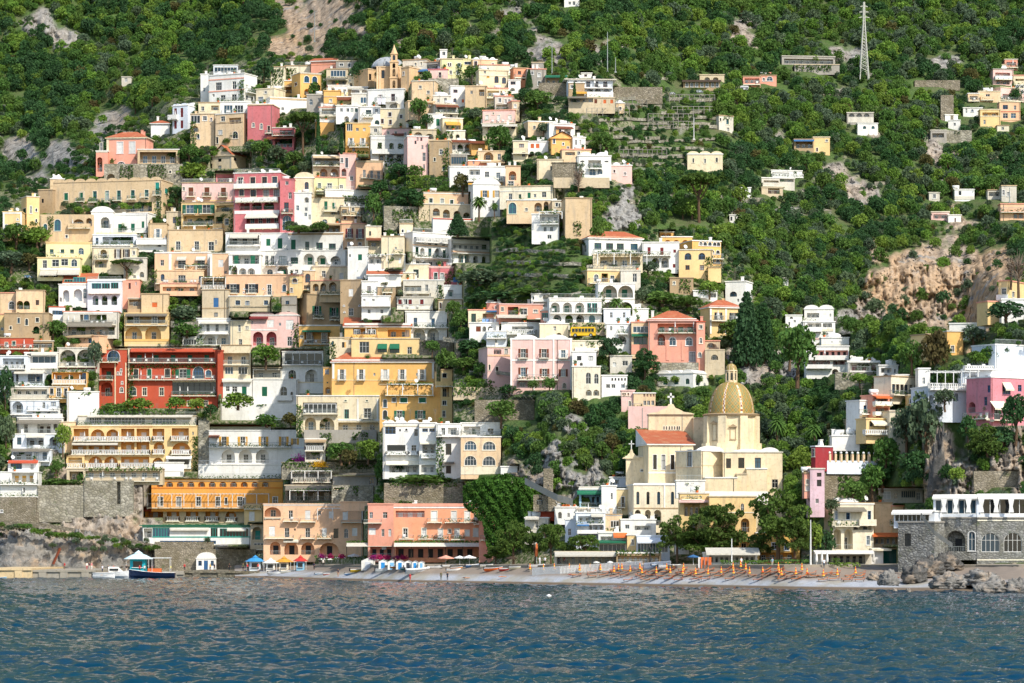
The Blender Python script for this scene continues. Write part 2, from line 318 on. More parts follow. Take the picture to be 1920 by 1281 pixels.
def b(label,col,xl,xr,yt,yb,feats='',name='town_house',cat='house',yaw=0,sx=None,side='',roof='f',dep=None,dy=0,rc='W',to=None,skirt=1.0,cl=1,Y=None,group=None,gl=None,ic=None,oh=.15):
    SEEDC[0] += 1;R=random.Random(SEEDC[0]*13+5)
    B=Blk();B.col=col
    if sx is not None and not yaw:yaw=25 if sx > xr else -25
    B.th=RAD(-yaw);cpx=xr if yaw > 0 else xl;dy += ADJ.get(SEEDC[0],0);B.Y=Yc=YX((xl+xr)/2,Y) or D((xl+xr)/2,min(yb,1061))+dy
    zf=lambda y:CH+(YH-y)*Yc/FP
    zt,zb=zf(yt),zf(yb);z0=zb-skirt;hgt=zt-z0
    d=(cos(B.th),sin(B.th));Ox,Oy=(cpx-960)*Yc/FP,Yc
    r0=((xl if yaw > 0 else xr)-960)/FP;L=abs((r0*Oy-Ox)/(d[0]-r0*d[1]))
    B.A=(Ox-L*d[0],Oy-L*d[1]) if yaw > 0 else (Ox,Oy);B.L=L
    B.world=lambda x,y:(B.A[0]+x*cos(B.th)-y*sin(B.th),B.A[1]+x*sin(B.th)+y*cos(B.th))
    if sx is not None:
        cx,cy=B.world(L if sx > xr else 0,0);dd=(-sin(B.th),cos(B.th));r=(sx-960)/FP;dep=abs((r*cy-cx)/(dd[0]-r*dd[1]));dep=min(dep,30)
    if dep is None:dep=min(11,max(4.5,(zt-zb)*.9))
    if to is None:
        B.root=empty(name,(B.A[0],B.A[1],z0),label,cat,group,B.th);B.rA=(B.A[0],B.A[1],z0);B.rth=B.th
    else:B.root=to.root;B.rA=to.rA;B.rth=to.rth
    M=Matrix.Rotation(-B.rth,4,'Z') @ Matrix.Translation((B.A[0]-B.rA[0],B.A[1]-B.rA[1],z0-B.rA[2])) @ Matrix.Rotation(B.th,4,'Z')
    def add(nm,me,loc=(0,0,0),rz=0,parent=None):
        if parent is not None:return ob(nm,me,parent,loc,rz)
        p=M @ Vector(loc);return ob(nm,me,B.root,p,rz+B.th-B.rth)
    if rc == 'W' and col not in 'WU' and roof[0] in 'frc':rc=R.choice(['W','M','T',col,'I','S'] if len(col) == 1 else ['W','M','I'])
    B.add=add;B.dep=dep;B.h=hgt;B.z0=z0;sur=None if col in 'WU' else R.choice(['w','c',None])
    fm=Face(B,(0,0),0,L);faces=[(fm,feats)]
    fr=Face(B,(L,0),pi/2,dep);fl=Face(B,(0,dep),-pi/2,dep)
    if sx is not None and sx > xr:faces.append((fr,side))
    elif side:faces.append((fl,side))
    zl=lambda y:zf(y)-z0
    gcol=ic or col
    for F,fs in faces:
        for row in [x for x in fs.split(';') if x.strip()]:
            pt=row.strip().split(':');code=pt[0];y0,y1=[float(v) for v in pt[1].split('-')];xs=pt[2];w=pt[3] if len(pt) > 3 else '';c=pt[4] if len(pt) > 4 else ''
            if w and not w.replace('.','').isdigit():c=c or w;w=''
            top,bot=zl(y0),zl(y1);h=top-bot;ang=F.ang
            def place(nm,me,u,z,out=0,parent=None,rz=0):return add(nm,me,F.pos(u,out,z),ang+rz,parent)
            if '>' in xs:
                a,e=xs.split('>');cnt=1
                if '*' in e:e,cnt=e.split('*');cnt=int(cnt)
                a,e=float(a),float(e);XS=[a+(e-a)*i/max(1,cnt-1) for i in range(cnt)] if cnt > 1 else None
            else:XS=[float(v) for v in xs.split(',')];a=e=None
            if XS is None:ua,ue=sorted((F.u(a),F.u(e)));ua=max(ua,-1.5 if code in 'BbzPpVTL' else .15);ue=min(ue,F.L+(1.5 if code in 'BbzPpVTL' else -.15))
            if code in 'wscodDEqG' and XS is not None:
                wp=float(w or 6)
                for x in XS:
                    u=F.u(x);ww=q1(F.u(x+wp/2)-F.u(x-wp/2));hh=q1(h);ww=min(ww,6)
                    arch=code in 'oq';
                    if code == 'q':hh=ww
                    u=min(max(u,ww/2+.2),F.L-ww/2-.2)
                    if F.L < ww+.4:continue
                    F.holes.append((u,bot,ww,hh,arch,.22,1))
                    su=sur if code != 'q' else 'w'
                    if code == 'c':o=place('shutter',closed_mesh(ww,hh,c or 'g',False,su),u,bot);continue
                    fc=c if code in 'woq' and c else 'w'
                    o=place('window',win_mesh(ww,hh,arch,fc,su,2 if code in 'dDE' else None),u,bot)
                    gi=R.choice([0,0,0,0,1,2]) if code != 'o' else R.choice([0,1,1])
                    add('pane',pane_mesh(ww,hh,arch,gi),(0,0,0),0,o)
                    if code in 's' or (code in 'dDE' and c):
                        sh=shut_mesh(q1(ww/2),hh,c or 'g',0)
                        add('shutter',sh,(ww/2+.02,0,0),0,o);add('shutter',sh,(-ww/2-.02-q1(ww/2),0,0),0,o)
                    if code in 'DE':
                        bw=ww+1.1
                        def mkb(bw=bw):m_=MB();m_.box(-bw/2,bw/2,-.9,0,-.22,-.04);m_.box(-bw/2+.2,-bw/2+.35,-.7,0,-.5,-.22);m_.box(bw/2-.35,bw/2-.2,-.7,0,-.5,-.22);return m_.mesh('balcony',tm('c'))
                        bo=place('balcony',cached(('bal',bw),mkb),u,bot)
                        add('railing',cached(('rail',bw),lambda:rail_mb(-bw/2,bw/2,.86,.95,'i').mesh('railing',tm('G'))),(0,0,-.04),0,bo)
            elif code in 'AR':
                if XS is None:it=[((ua+ue)/2,ue-ua,int(w or 2))]
                else:it=[(F.u(x),F.u(x+float(w or 10)/2)-F.u(x-float(w or 10)/2),1) for x in XS]
                for u,ww,nd in it:
                    u=min(max(u,ww/2+.2),F.L-ww/2-.2)
                    if F.L < ww+.4 or ww < .5:continue
                    dp=2.2 if h > 1.8 else 1.2
                    F.holes.append((u,bot,ww,h,code == 'A',dp,2))
                    dw=q1(min(1.3,ww/nd*.5));dh=q1(min(2.3,h*.72))
                    for i in range(nd):
                        uu=u-ww/2+ww*(i+.5)/nd
                        if c and c != '-':place('door',closed_mesh(dw,dh,c,False,None),uu,bot+.02,-dp+.13)
                        else:o=place('window',win_mesh(dw,dh,False,'w',None,2),uu,bot+.02,-dp+.22);add('pane',pane_mesh(dw,dh,False,R.choice([0,0,1])),(0,0,0),0,o)
                    if R.random() < .75 and ww > 1:o=place('railing',rail_mb(-ww/2,ww/2,0,.9,'i',False).mesh('railing',tm('G')),u,bot+.02,-.12)
            elif code == 'G':
                n=int(w or 5);mb=MB();L_=ue-ua;
                F.holes.append(((ua+ue)/2,bot,L_,h,False,.22,1))
                for i in range(n+1):x=L_*i/n;mb.box(x-.05,x+.05,.02,.16,0,h)
                mb.box(0,L_,.03,.15,h-.12,h);mb.box(0,L_,.03,.15,0,.12);o=place('window',mb.mesh('window',tm(c or 'w')),ua,bot)
                m2=MB();m2.poly([(0,.18,0),(L_,.18,0),(L_,.18,h),(0,.18,h)]);add('pane',m2.mesh('pane',glass(R.choice([0,1]))),(0,0,0),0,o)
            elif code in 'Bbz':
                dp=float(w or 1.2);mb=MB();mb.box(ua,ue,-dp,-.002,-.2,0)
                for i in range(max(2,int((ue-ua)/2.2))+1):x=ua+.1+(ue-ua-.3)*i/max(2,int((ue-ua)/2.2));mb.box(x,x+.16,-dp*.7,-.002,-.42,-.2)
                o=place('balcony',mb.mesh('balcony',tm('c') if col not in 'WU' else wmat('W')),0,bot)
                mt={'B':tm(c or 'G'),'b':wmat(c or ('W' if col in 'WUKRS' else col)),'z':tm(c or 'w')}[code]
                add('railing',rail_mb(ua+.05,ue-.05,dp-.08,min(h,1.15),code if code != 'B' else 'i').mesh('railing',mt),(0,0,0),0,o)
                if R.random() < .55 and ue-ua > 1.5:
                    m2=MB();leaf_cloud(m2,[(R.uniform(ua+.1,ue-.1),-dp+.15+R.gauss(0,.12),abs(R.gauss(.3,.25))) for _ in range(int((ue-ua)*13))],.17,.5,0,R);add('planter',m2.mesh('planter',VINE()),(0,0,0),0,o)
                if R.random() < .55 and ue-ua > 3 and dp > 1:
                    for _ in range(int((ue-ua)/2.5)):fk=R.choice([0,0,1]);add(['garden_chair','folded_parasol'][fk],cached(('gf',fk),lambda:furn_mesh(fk)),(R.uniform(ua+.4,ue-.4),-dp*.5,.02),0,o)
            elif code == 'P':
                dp=float(w or 1.8);mb=MB();n=max(1,int((ue-ua)/2.5));dz=h if h < 1.5 else 1.0
                mb.poly([(ua,0,0),(ue,0,0),(ue,-dp,-dz),(ua,-dp,-dz)][::-1]);mb.poly([(ua,0,-.05),(ue,0,-.05),(ue,-dp,-dz-.05),(ua,-dp,-dz-.05)]);mb.poly([(ua,-dp,-dz),(ue,-dp,-dz),(ue,-dp,-dz-.3),(ua,-dp,-dz-.3)][::-1])
                o=place('awning',mb.mesh('awning',tm(c or 's')),0,top,.01)
            elif code == 'p':
                dp=float(w or 2.4);mb=MB();n=max(1,int((ue-ua)/3));
                for i in range(n+1):x=ua+(ue-ua)*i/n;mb.box(x-.09,x+.09,-dp,-dp+.18,bot-top,0)
                mb.box(ua,ue,-dp,-dp+.14,0,.16);m=max(2,int((ue-ua)/.9))
                for i in range(m+1):x=ua+(ue-ua)*i/m;mb.box(x-.05,x+.05,-dp-.2,0,.16,.26)
                o=place('pergola',mb.mesh('pergola',tm('w' if c != 'V' else 'V')),0,top)
                if c != '-':
                    m2=MB();leaf_cloud(m2,[(R.uniform(ua,ue),R.uniform(-dp-.2,0),R.gauss(.35,.16)-(.6*R.random()**3)) for _ in range(int((ue-ua)*dp*9))],.22,1,0,R);add('vine',m2.mesh('vine',VINE()),(0,0,0),0,o)
            elif code == 'T':
                mb=MB();mb.box(ua,ue,-.09,-.002,0,h);place('trim_band',mb.mesh('trim_band',wmat(c or 'W')),0,bot)
            elif code == 't':
                for x in XS:u=F.u(x);mb=MB();ww=max(.25,F.u(x+float(w or 3)/2)-F.u(x-float(w or 3)/2));u=min(max(u,ww/2),F.L-ww/2);mb.box(-ww/2,ww/2,-.13,-.003,0,h);place('pilaster',mb.mesh('pilaster',wmat(c or 'W')),u,bot)
            elif code == 'V':
                m2=MB();leaf_cloud(m2,[(R.uniform(ua,ue),-abs(R.gauss(0,.25))-.05,h*R.random()**.8) for _ in range(min(2200,int((ue-ua)*h*12)))],.24,.3,0,R);place('creeper',m2.mesh('creeper',VINE()),0,bot)
    # walls
    mb=MB();
    def wallface(F,topz):
        Lf=F.L;Hs=[]
        for hd in F.holes:
            u,z,w,h,arch,dp,mi=hd;z=max(z,.05);h=min(h,topz-z-.1)
            if h < .2 or u-w/2 < .02 or u+w/2 > Lf-.02:continue
            if any(abs(u-k[0]) < (w+k[2])/2+.02 and z < k[1]+k[3]+.02 and k[1] < z+h+.02 for k in Hs):continue
            Hs.append((u,z,w,h,arch,dp,mi))
        vs=[(0,0),(Lf,0),(Lf,topz),(0,topz)];es=[(0,1),(1,2),(2,3),(3,0)];PL=[]
        for (u,z,w,h,arch,dp,mi) in Hs:
            P=[(u+p[0],z+p[1]) for p in arc(w,h,arch,8)];n=len(vs);vs += P;es += [(n+i,n+(i+1) % len(P)) for i in range(len(P))];PL.append((P,dp,mi))
        if PL:
            r=delaunay_2d_cdt([Vector(v) for v in vs],es,[],0,1e-5);V2=r[0]
            for f in r[2]:
                cx=sum(V2[i][0] for i in f)/len(f);cy=sum(V2[i][1] for i in f)/len(f)
                if any(pip(cx,cy,P) for P,_,_ in PL):continue
                mb.poly([F.pos(V2[i][0],0,V2[i][1]) for i in f])
            for P,dp,mi in PL:
                for i in range(len(P)):
                    p,q=P[i],P[(i+1) % len(P)];mb.poly([F.pos(p[0],0,p[1]),F.pos(q[0],0,q[1]),F.pos(q[0],-dp,q[1]),F.pos(p[0],-dp,p[1])],0 if mi == 1 else 1)
                if mi == 2:mb.poly([F.pos(p[0],-dp,p[1]) for p in P],1)
        else:mb.poly([F.pos(0,0,0),F.pos(Lf,0,0),F.pos(Lf,0,topz),F.pos(0,0,topz)])
    wallface(fm,hgt)
    wallface(fr,hgt);wallface(fl,hgt)
    mb.poly([(0,dep,0),(0,dep,hgt),(L,dep,hgt),(L,dep,0)]);mb.poly([(0,0,hgt),(L,0,hgt),(L,dep,hgt),(0,dep,hgt)])
    add('wall',mb.mesh('wall',[wmat(col),wmat(gcol)]))
    if L > 5 and hgt > 5 and col not in 'Vvj':
        for _ in range(R.choice([1,1,2])):x=R.choice([.25,L-.25,R.uniform(.1,.9)*L]) ;m2=MB();ok=not any(abs(x-h_[0]) < h_[2]/2+.2 for h_ in fm.holes)
        if ok:m2.tube([(0,0,.1),(0,0,hgt-.1)],.055,5);add('drainpipe',m2.mesh('drainpipe',tm(R.choice(['V','G','n']))),(x,-.07,0))
    if L > 4 and hgt > 5 and R.random() < .2 and col not in 'Vvj' and cl:
        m2=MB();x=R.choice([.8,L-.8]);leaf_cloud(m2,[(min(L,max(0,x+R.gauss(0,.5))),-abs(R.gauss(0,.2))-.05,hgt*R.random()**1.3*.8) for _ in range(int(hgt*26))],.22,.3,0,R);add('creeper',m2.mesh('creeper',VINE()))
    # roof
    rk=roof.split(':');k=rk[0];mb=MB();rw=hgt;ro=None
    if k in 'hsg':
        yr=float(rk[1]);o=.45;zr=CH+(YH-yr)*(Yc+dep*(.5 if k != 's' else 1))/FP-z0;zr=max(zr,hgt+.5)
        a,b_,c_,e_=(-o,-o,hgt-.02),(L+o,-o,hgt-.02),(L+o,dep+o,hgt-.02),(-o,dep+o,hgt-.02)
        if k == 'h':i=min(dep/2,L/2.2)+o;r1,r2=(-o+i,dep/2,zr),(L+o-i,dep/2,zr);P=[[a,b_,r2,r1],[b_,c_,r2],[c_,e_,r1,r2],[e_,a,r1]]
        elif k == 's':a2,b2=(-o,dep+o,zr),(L+o,dep+o,zr);P=[[a,b_,b2,a2]];mb.poly([b_,c_,b2],1);mb.poly([e_,a,a2],1)
        else:g1,g2=(L/2,-o,zr),(L/2,dep+o,zr);P=[[b_,c_,g2,g1],[e_,a,g1,g2]];mb.poly([(0,0,hgt),(L,0,hgt),(L/2,0,zr-.2)],1)
        for q in P:mb.poly(q,0)
        mb.box(-o+.05,L+o-.05,-o+.05,dep+o-.05,hgt-.28,hgt-.04,1)
        ro=add('roof',mb.mesh('roof',[tiles(),wmat(rc if rc != 'W' or k != 'g' else col)]))
    else:
        mb.box(-oh,L+oh,-oh,dep+oh,hgt+.002,hgt+.24,0);mb.box(.15,L-.15,.15,dep-.15,hgt+.24,hgt+.26,0)
        if k == 'v' or k == 'd':
            n=int(rk[1] if len(rk) > 1 else 1)
            for i in range(n):
                x0,x1=L*i/n+.1,L*(i+1)/n-.1;rr=(x1-x0)/2;hv=min(rr,1.6)*((.9 if n == 1 else .5) if k == 'v' else .7)
                if k == 'v':
                    A_=[((x0+x1)/2+rr*cos(pi*j/12),hgt+.2+hv*sin(pi*j/12)) for j in range(13)]
                    for j in range(12):mb.poly([(A_[j][0],.1,A_[j][1]),(A_[j+1][0],.1,A_[j+1][1]),(A_[j+1][0],dep,A_[j+1][1]),(A_[j][0],dep,A_[j][1])],0)
                    mb.poly([(p[0],.1,p[1]) for p in A_],1)
                else:
                    rr2=min(rr,dep/2)*.85;mb.lathe([(rr2*cos(j*pi/12),hv*sin(j*pi/12)) for j in range(7)],16,((x0+x1)/2,rr2+.6,hgt+.2))
        if k == 'c':                   # scalloped parapet
            n=max(2,int(L/3));
            for i in range(n):x=L*(i+.5)/n;rr=L/n/2;mb.poly([(x+rr*cos(pi*j/8),-.05,hgt+.2+rr*.5*sin(pi*j/8)) for j in range(9)],0);
        ro=add('roof',mb.mesh('roof',[wmat('W' if rc == 'W' else rc),wmat(col)],False))
        if k == 'r':add('railing',rail_mb(.1,L-.1,-.1,.95,'i',False).mesh('railing',tm('w' if R.random() < .6 else 'G')),(0,0,hgt+.24),0)
    if k != 's' and cl:
        for _ in range(R.choice([1,2,2,3])*cl):
            x=R.uniform(.08,.92)*L;y=R.uniform(.25,.8)*dep;t=R.choice(['chim','chim','dish','ant','tank','pots','ac']);zz=hgt+.2
            if k in 'hg' and t not in ('chim','ant'):t='chim'
            if t == 'chim':m=MB();m.box(-.3,.3,-.3,.3,0,1.1+(.8 if k in 'hg' else 0));m.box(-.38,.38,-.38,.38,1.1+(.8 if k in 'hg' else 0),1.25+(.8 if k in 'hg' else 0));me=m.mesh('chimney',wmat('W' if col in 'WU' else R.choice([col,'W'])));nm='chimney'
            elif t == 'dish':m=MB();m.tube([(0,0,0),(0,0,1)],.04);m.lathe([(.02,0),(.25,.05),(.45,.18)],12,(0,0,0));me=cached('dish',lambda:dish_mesh());nm='satellite_dish'
            elif t == 'ant':me=cached('ant',lambda:ant_mesh());nm='antenna'
            elif t == 'tank':me=cached('tank',lambda:tank_mesh());nm='water_tank'
            elif t == 'ac':me=cached('ac',lambda:ac_mesh());nm='air_conditioner'
            else:me=cached('pots',lambda:pots_mesh());nm='plant_pot';y=.4
            add(nm,me,(x,y,zz),0)
    SPEC.append((SEEDC[0],B.root.name,min(xl,xr),max(xl,xr),yt,yb,Yc,Y is not None));OCC.append((xl-1 if sx is None or sx > xr else sx,xr+1 if sx is None or sx < xr else sx,yt-3,yb,Yc,min(6.5,dep*.85)))
    return B
def furn_mesh(k):
    m=MB()
    if k:m.lathe([(.03,0),(.03,1.2),(.17,1.25),(.05,2.4)],7)
    else:m.box(-.3,.3,-.28,.28,.38,.46);m.box(-.3,.3,.2,.28,.46,.95);m.box(-.3,-.24,-.28,.28,0,.38);m.box(.24,.3,-.28,.28,0,.38)
    return m.mesh('garden_chair',tm('w'))
def dish_mesh():
    m=MB();m.tube([(0,0,0),(0,0,.9)],.04);n=len(m.v);m.lathe([(.02,0),(.28,.05),(.5,.2)],14);Mx=Matrix.Translation((0,-.1,1)) @ Matrix.Rotation(RAD(62),4,'X') @ Matrix.Rotation(.5,4,'Y')
    m.v[n:]=[tuple(Mx @ Vector(p)) for p in m.v[n:]];return m.mesh('satellite_dish',tm('w'))
def ant_mesh():
    m=MB();m.tube([(0,0,0),(0,0,3.2)],.035,4)
    for i in range(4):m.box(-.5+.06*i,.5-.06*i,-.02,.02,3.1-.3*i,3.14-.3*i)
    return m.mesh('antenna',tm('V'))
def tank_mesh():
    m=MB();m.tube([(-.9,0,.7),(.9,0,.7)],.45,12);m.box(-.7,-.5,-.3,.3,0,.4);m.box(.5,.7,-.3,.3,0,.4);return m.mesh('water_tank',tm('w'),True)
def ac_mesh():
    m=MB();m.box(-.45,.45,-.2,.2,.05,.7);m.lathe([(.25,0),(.24,.02)],12,(0,0,0));m.box(-.4,-.3,-.2,.2,0,.05);m.box(.3,.4,-.2,.2,0,.05);return m.mesh('air_conditioner',tm('w'))
def pots_mesh():
    m=MB();r=random.Random(3)
    m.lathe([(.01,0),(.25,0),(.36,.5),(.01,.47)],8);leaf_cloud(m,[(r.gauss(0,.28),r.gauss(0,.25),.85+r.gauss(0,.25)) for _ in range(70)],.16,.5,1,r)
    return m.mesh('plant_pot',[tm('o'),VINE()])
def wall_(label,xl,xr,yt,yb,col='V',yaw=0,dep=1.5,feats='',name='retaining_wall',cat='wall',**k):
    return b(label,col,xl,xr,yt,yb,feats,name=name,cat=cat,yaw=yaw,dep=dep,cl=0,rc=col,skirt=1,oh=0,**k)
# ---------------------------------------------------------------- ground: hillside, beach, sea
ROCK=[ # screen patches of bare rock: cx, cy, rx, ry, tone (0 grey, 1 orange), strength
 (1395,75,30,22,.2,1),(1410,45,16,12,.1,1),(1560,170,40,14,.1,.8),(1480,250,26,18,.2,.8),(1560,330,60,26,.15,.9),(1470,400,70,14,.1,.8),(1230,330,60,12,.2,.7),(1640,250,20,12,.2,.8),(880,60,50,16,.15,.8),(760,80,36,14,.1,.7),(600,30,75,75,.55,1.2),(540,95,55,40,.7,1),(650,0,60,25,.6,1),(82,42,30,30,.1,1.1),(125,78,28,28,.1,1),(30,290,40,30,.1,.8),(60,330,35,50,.1,.7),(110,300,60,35,.1,1),(240,232,45,22,.2,1.2),(215,260,45,22,.2,1),(150,330,30,15,.1,.7),
 (1045,105,50,25,.1,1.1),(1110,95,55,18,.15,1),(960,30,45,20,.3,.8),(1000,70,30,25,.2,.6),(1390,60,25,22,.1,.9),(1170,400,35,45,.05,1.2),(1610,365,45,30,.05,1.1),(1590,110,40,30,.1,.8),(1760,120,50,15,.1,.7),(1680,95,30,12,.1,.5),
 (1640,580,50,42,.4,1.1),(1690,545,75,70,.85,1.4),(1760,550,85,80,.8,1.5),(1830,560,60,60,.9,1.5),(1765,480,30,45,.6,1.2),(1740,610,60,30,.75,1.2),(1795,470,40,45,.5,1.1),(1870,500,40,45,.7,1.2),
 (1590,590,30,40,.15,1),(1430,690,50,45,.1,1.1),(1380,660,40,20,.1,.9),(1080,800,30,35,.1,1.1),(1040,880,70,50,.15,.9),(1110,900,60,60,.15,.8),(1760,860,35,80,.45,1.4),(1900,870,40,80,.4,1.2),(1800,900,40,60,.3,1.1),
 (100,1030,160,45,.35,1.5),(250,1010,80,60,.35,1.4),(30,1000,70,40,.2,1.3),(180,930,90,70,.25,1.3),(330,1040,100,30,.2,1.2),(1200,180,120,12,.2,.4),(870,620,40,60,.15,.5),(1760,280,25,50,.2,.8),(1800,300,30,20,.3,.7)]
TOWN=[(0,360),(100,335),(180,255),(290,215),(370,130),(480,110),(620,110),(700,125),(800,100),(900,100),(1040,140),(1160,140),(1190,240),(1100,290),(1200,330),(1100,450),(1300,430),(1420,520),(1420,620),(1330,700),(1230,740),(1060,730),(960,740),(850,860),(940,1000),(1060,980),(1160,930),(1480,930),(1500,1000),(1700,950),(1700,1065),(0,1065)]
def intown(px,py):
    c=np.zeros(np.shape(px),bool);n=len(TOWN)
    for i in range(n):
        (x1,y1),(x2,y2)=TOWN[i],TOWN[i-1]
        if y1 == y2:continue
        k=((y1 > py) != (y2 > py)) & (px < (x2-x1)*(py-y1)/(y2-y1)+x1);c ^= k
    return c
def rockf(px,py):
    r=np.zeros(np.shape(px));o=np.zeros(np.shape(px))
    for cx,cy,rx,ry,t,s in ROCK:
        k=s*np.exp(-(((px-cx)/rx)**2+((py-cy)/ry)**2)*.8);o=np.where(k > r,t,o);r=np.maximum(r,k)
    n=fbm(px/26,py/20,0,5,4);n2=fbm(px/60,py/60,0,11,3)
    return np.clip((r+(n-.5)*1.7-.42)*3.5,0,1),np.clip(o+(n2-.5)*.9,0,1)
def terrain_mat():
    m,t,bb=newmat('hillside');at=lambda n:[setattr(q,'attribute_name',n) or q for q in [N(t,'Attribute')]][0].outputs['Fac']
    n1=noise(t,.12,detail=6,rough=.65);n2=noise(t,.5,detail=8,rough=.72,sc=(1,1,.3));n3=noise(t,1.3,detail=6,rough=.7)
    soil=mixc(t,ramp(t,n3,.35,.65),(.045,.08,.022),(.10,.16,.045));soil=mixc(t,ramp(t,n1,.45,.7),soil,(.12,.12,.06))
    grey=mixc(t,ramp(t,n2,.32,.66),(.13,.125,.11),(.42,.40,.36));org=mixc(t,ramp(t,n2,.3,.68),(.27,.165,.085),(.66,.46,.28));org=mixc(t,ramp(t,n1,.56,.66),org,(.30,.29,.27))
    rock=mixc(t,at('orange'),grey,org);crk=ramp(t,noise(t,.33,detail=9,rough=.8,sc=(1,1,.6),dist=.6),.38,.48,(.16,.15,.14),(1,1,1));rock=mixc(t,1,rock,crk,'MULTIPLY')
    town=mixc(t,ramp(t,n2,.35,.65),lin('8f8674'),lin('b9ac92'));town=mixc(t,ramp(t,n3,.38,.55),town,(.06,.10,.025))
    c=mixc(t,at('town'),soil,town);c=mixc(t,at('rock'),c,rock)
    t.links.new(c,bb.inputs['Base Color']);bb.inputs['Roughness'].default_value=.95;bb.inputs['Specular IOR Level'].default_value=.1;bump(t,bb,n2,.9,.8);return m
gx=np.arange(-60,1985,3.0);gy=np.concatenate([np.arange(1062,1040,-2.0),np.arange(1040,-70,-2.5)])
PX,PY=np.meshgrid(gx,gy);RK,OR=rockf(PX,PY);TN=intown(PX,PY).astype(float)
def relief(px,py,rk):
    a=fbm(px/55,py/45,0,21,4)-.5;r1=(1-np.abs(fbm(px/11,py/30,0,31,4)-.5)*4)**2;r2=fbm(px/9,py/9,0,41,3)-.5;r3=np.abs(fbm(px/30,py/50,0,61,3)-.5)*2
    r4=np.abs(fbm(px/5,py/7,0,71,3)-.5)*2;return a*8*(1-rk)+rk*(r1*3.2+r2*2.2+r3*4+r4*2-5)
def DT(px,py):return D(px,py)+2
# beach
bx=np.arange(440,2010,6.0);k_=np.linspace(0,1,60)[:,None];wl=np.interp(bx,*_WL)
by=(wl+7)*(1-k_)+(BK-2)*k_;bX=np.broadcast_to(bx,by.shape)
bd=Dg(bX,by);bz=CH+(YH-by)*bd/FP;bz=bz+(fbm(bX/14,bd/3,0,9,3)-.5)*.35*np.clip(k_*4,0,1);bz=bz+.012
def beach_mat():
    m,t,bb=newmat('shingle_beach');g=N(t,'NewGeometry');s=N(t,'SeparateXYZ');t.links.new(g.outputs[0],s.inputs[0])
    n=noise(t,2.2,detail=8,rough=.8);c=mixc(t,ramp(t,n,.3,.7),lin('85878a'),lin('b9bcc0'));c=mixc(t,ramp(t,noise(t,.12,detail=3),.45,.6),c,lin('989284'))
    zz=N(t,'MapRange');t.links.new(s.outputs[2],zz.inputs[0]);zz.inputs[1].default_value=.42;zz.inputs[2].default_value=.62;zz.inputs[3].default_value=1;zz.inputs[4].default_value=0
    c=mixc(t,zz.outputs[0],c,lin('6b5a46'));z2=N(t,'MapRange');t.links.new(s.outputs[2],z2.inputs[0]);z2.inputs[1].default_value=1.3;z2.inputs[2].default_value=2.0
    c=mixc(t,z2.outputs[0],c,lin('87796a'));t.links.new(c,bb.inputs['Base Color']);bb.inputs['Roughness'].default_value=.9;bump(t,bb,n,.5,.1);return m
tag(ob('beach',grid_mesh('beach',(bX-960)*bd/FP,bd,bz,beach_mat())),'grey shingle beach sloping down to the water',kind='structure')
# sea
def sea():
    ys=[165.0]
    while ys[-1] < 960:ys.append(ys[-1]+min(1.3,.3+(ys[-1]-165)*.0024))
    ys=np.array(ys)[:,None];an=np.linspace(-1,1,760)[None,:];X=an*ys*.176;Yv=ys+0*an;dY=np.gradient(ys[:,0])[:,None]
    r=np.random.RandomState(4);Z=np.zeros_like(X);wx=X+2.5*(fbm(X/9,Yv/9,0,77,2)-.5)*2;wy=Yv+2.5*(fbm(X/8,Yv/8,0,88,2)-.5)*2
    for i in range(64):
        lam=.8*(4.5/.8)**(r.rand()**1.0);th=r.normal(pi/2,.85);k=2*pi/lam;ph=r.rand()*6.28;amp=.0095*lam**.9
        kx,ky=k*cos(th),k*sin(th);fade=np.clip((lam/np.maximum(.15,abs(sin(th)))/dY-2.2)/2,0,1)
        q=np.sin(kx*wx+ky*wy+ph);Z += amp*fade*(q+.35*np.cos(2*(kx*wx+ky*wy+ph)))
    for i in range(30):
        lam=3.2*(8.5/3.2)**r.rand();th=r.normal(pi/2,.7);k=2*pi/lam;ph=r.rand()*6.28;kx,ky=k*cos(th),k*sin(th);q=np.sin(kx*wx+ky*wy+ph);Z += .0042*lam*(q+.3*np.cos(2*(kx*wx+ky*wy+ph)))*np.clip((Yv-120)/200,.25,1)
    Z *= .75+.7*(fbm(X/22,Yv/35,0,99,3)-.2)
    m,t,bb=newmat('sea_water');bb.inputs['Roughness'].default_value=.04;bb.inputs['IOR'].default_value=1.33;bb.inputs['Specular IOR Level'].default_value=.27
    c=mixc(t,ramp(t,noise(t,.02,detail=2),.4,.65),(.0005,.034,.07),(.001,.038,.06));t.links.new(c,bb.inputs['Base Color'])
    n=noise(t,3.4,detail=5,rough=.65,sc=(.7,1.0,1),dist=.5);bump(t,bb,n,.38,.1)
    return tag(ob('sea',grid_mesh('sea',X,Yv,Z,m)),'dark blue rippled sea in front of the beach',kind='structure')
sea()
m_,t_,b__=newmat('deep_sea');b__.inputs['Base Color'].default_value=(.0015,.045,.12,1);b__.inputs['Roughness'].default_value=.1;b__.inputs['IOR'].default_value=1.33
mb=MB();mb.box(-2500,2500,-600,1000,-1.5,-.6);tag(ob('sea_bed',mb.mesh('sea_bed',m_)),'deep blue water below the ripples',kind='structure')
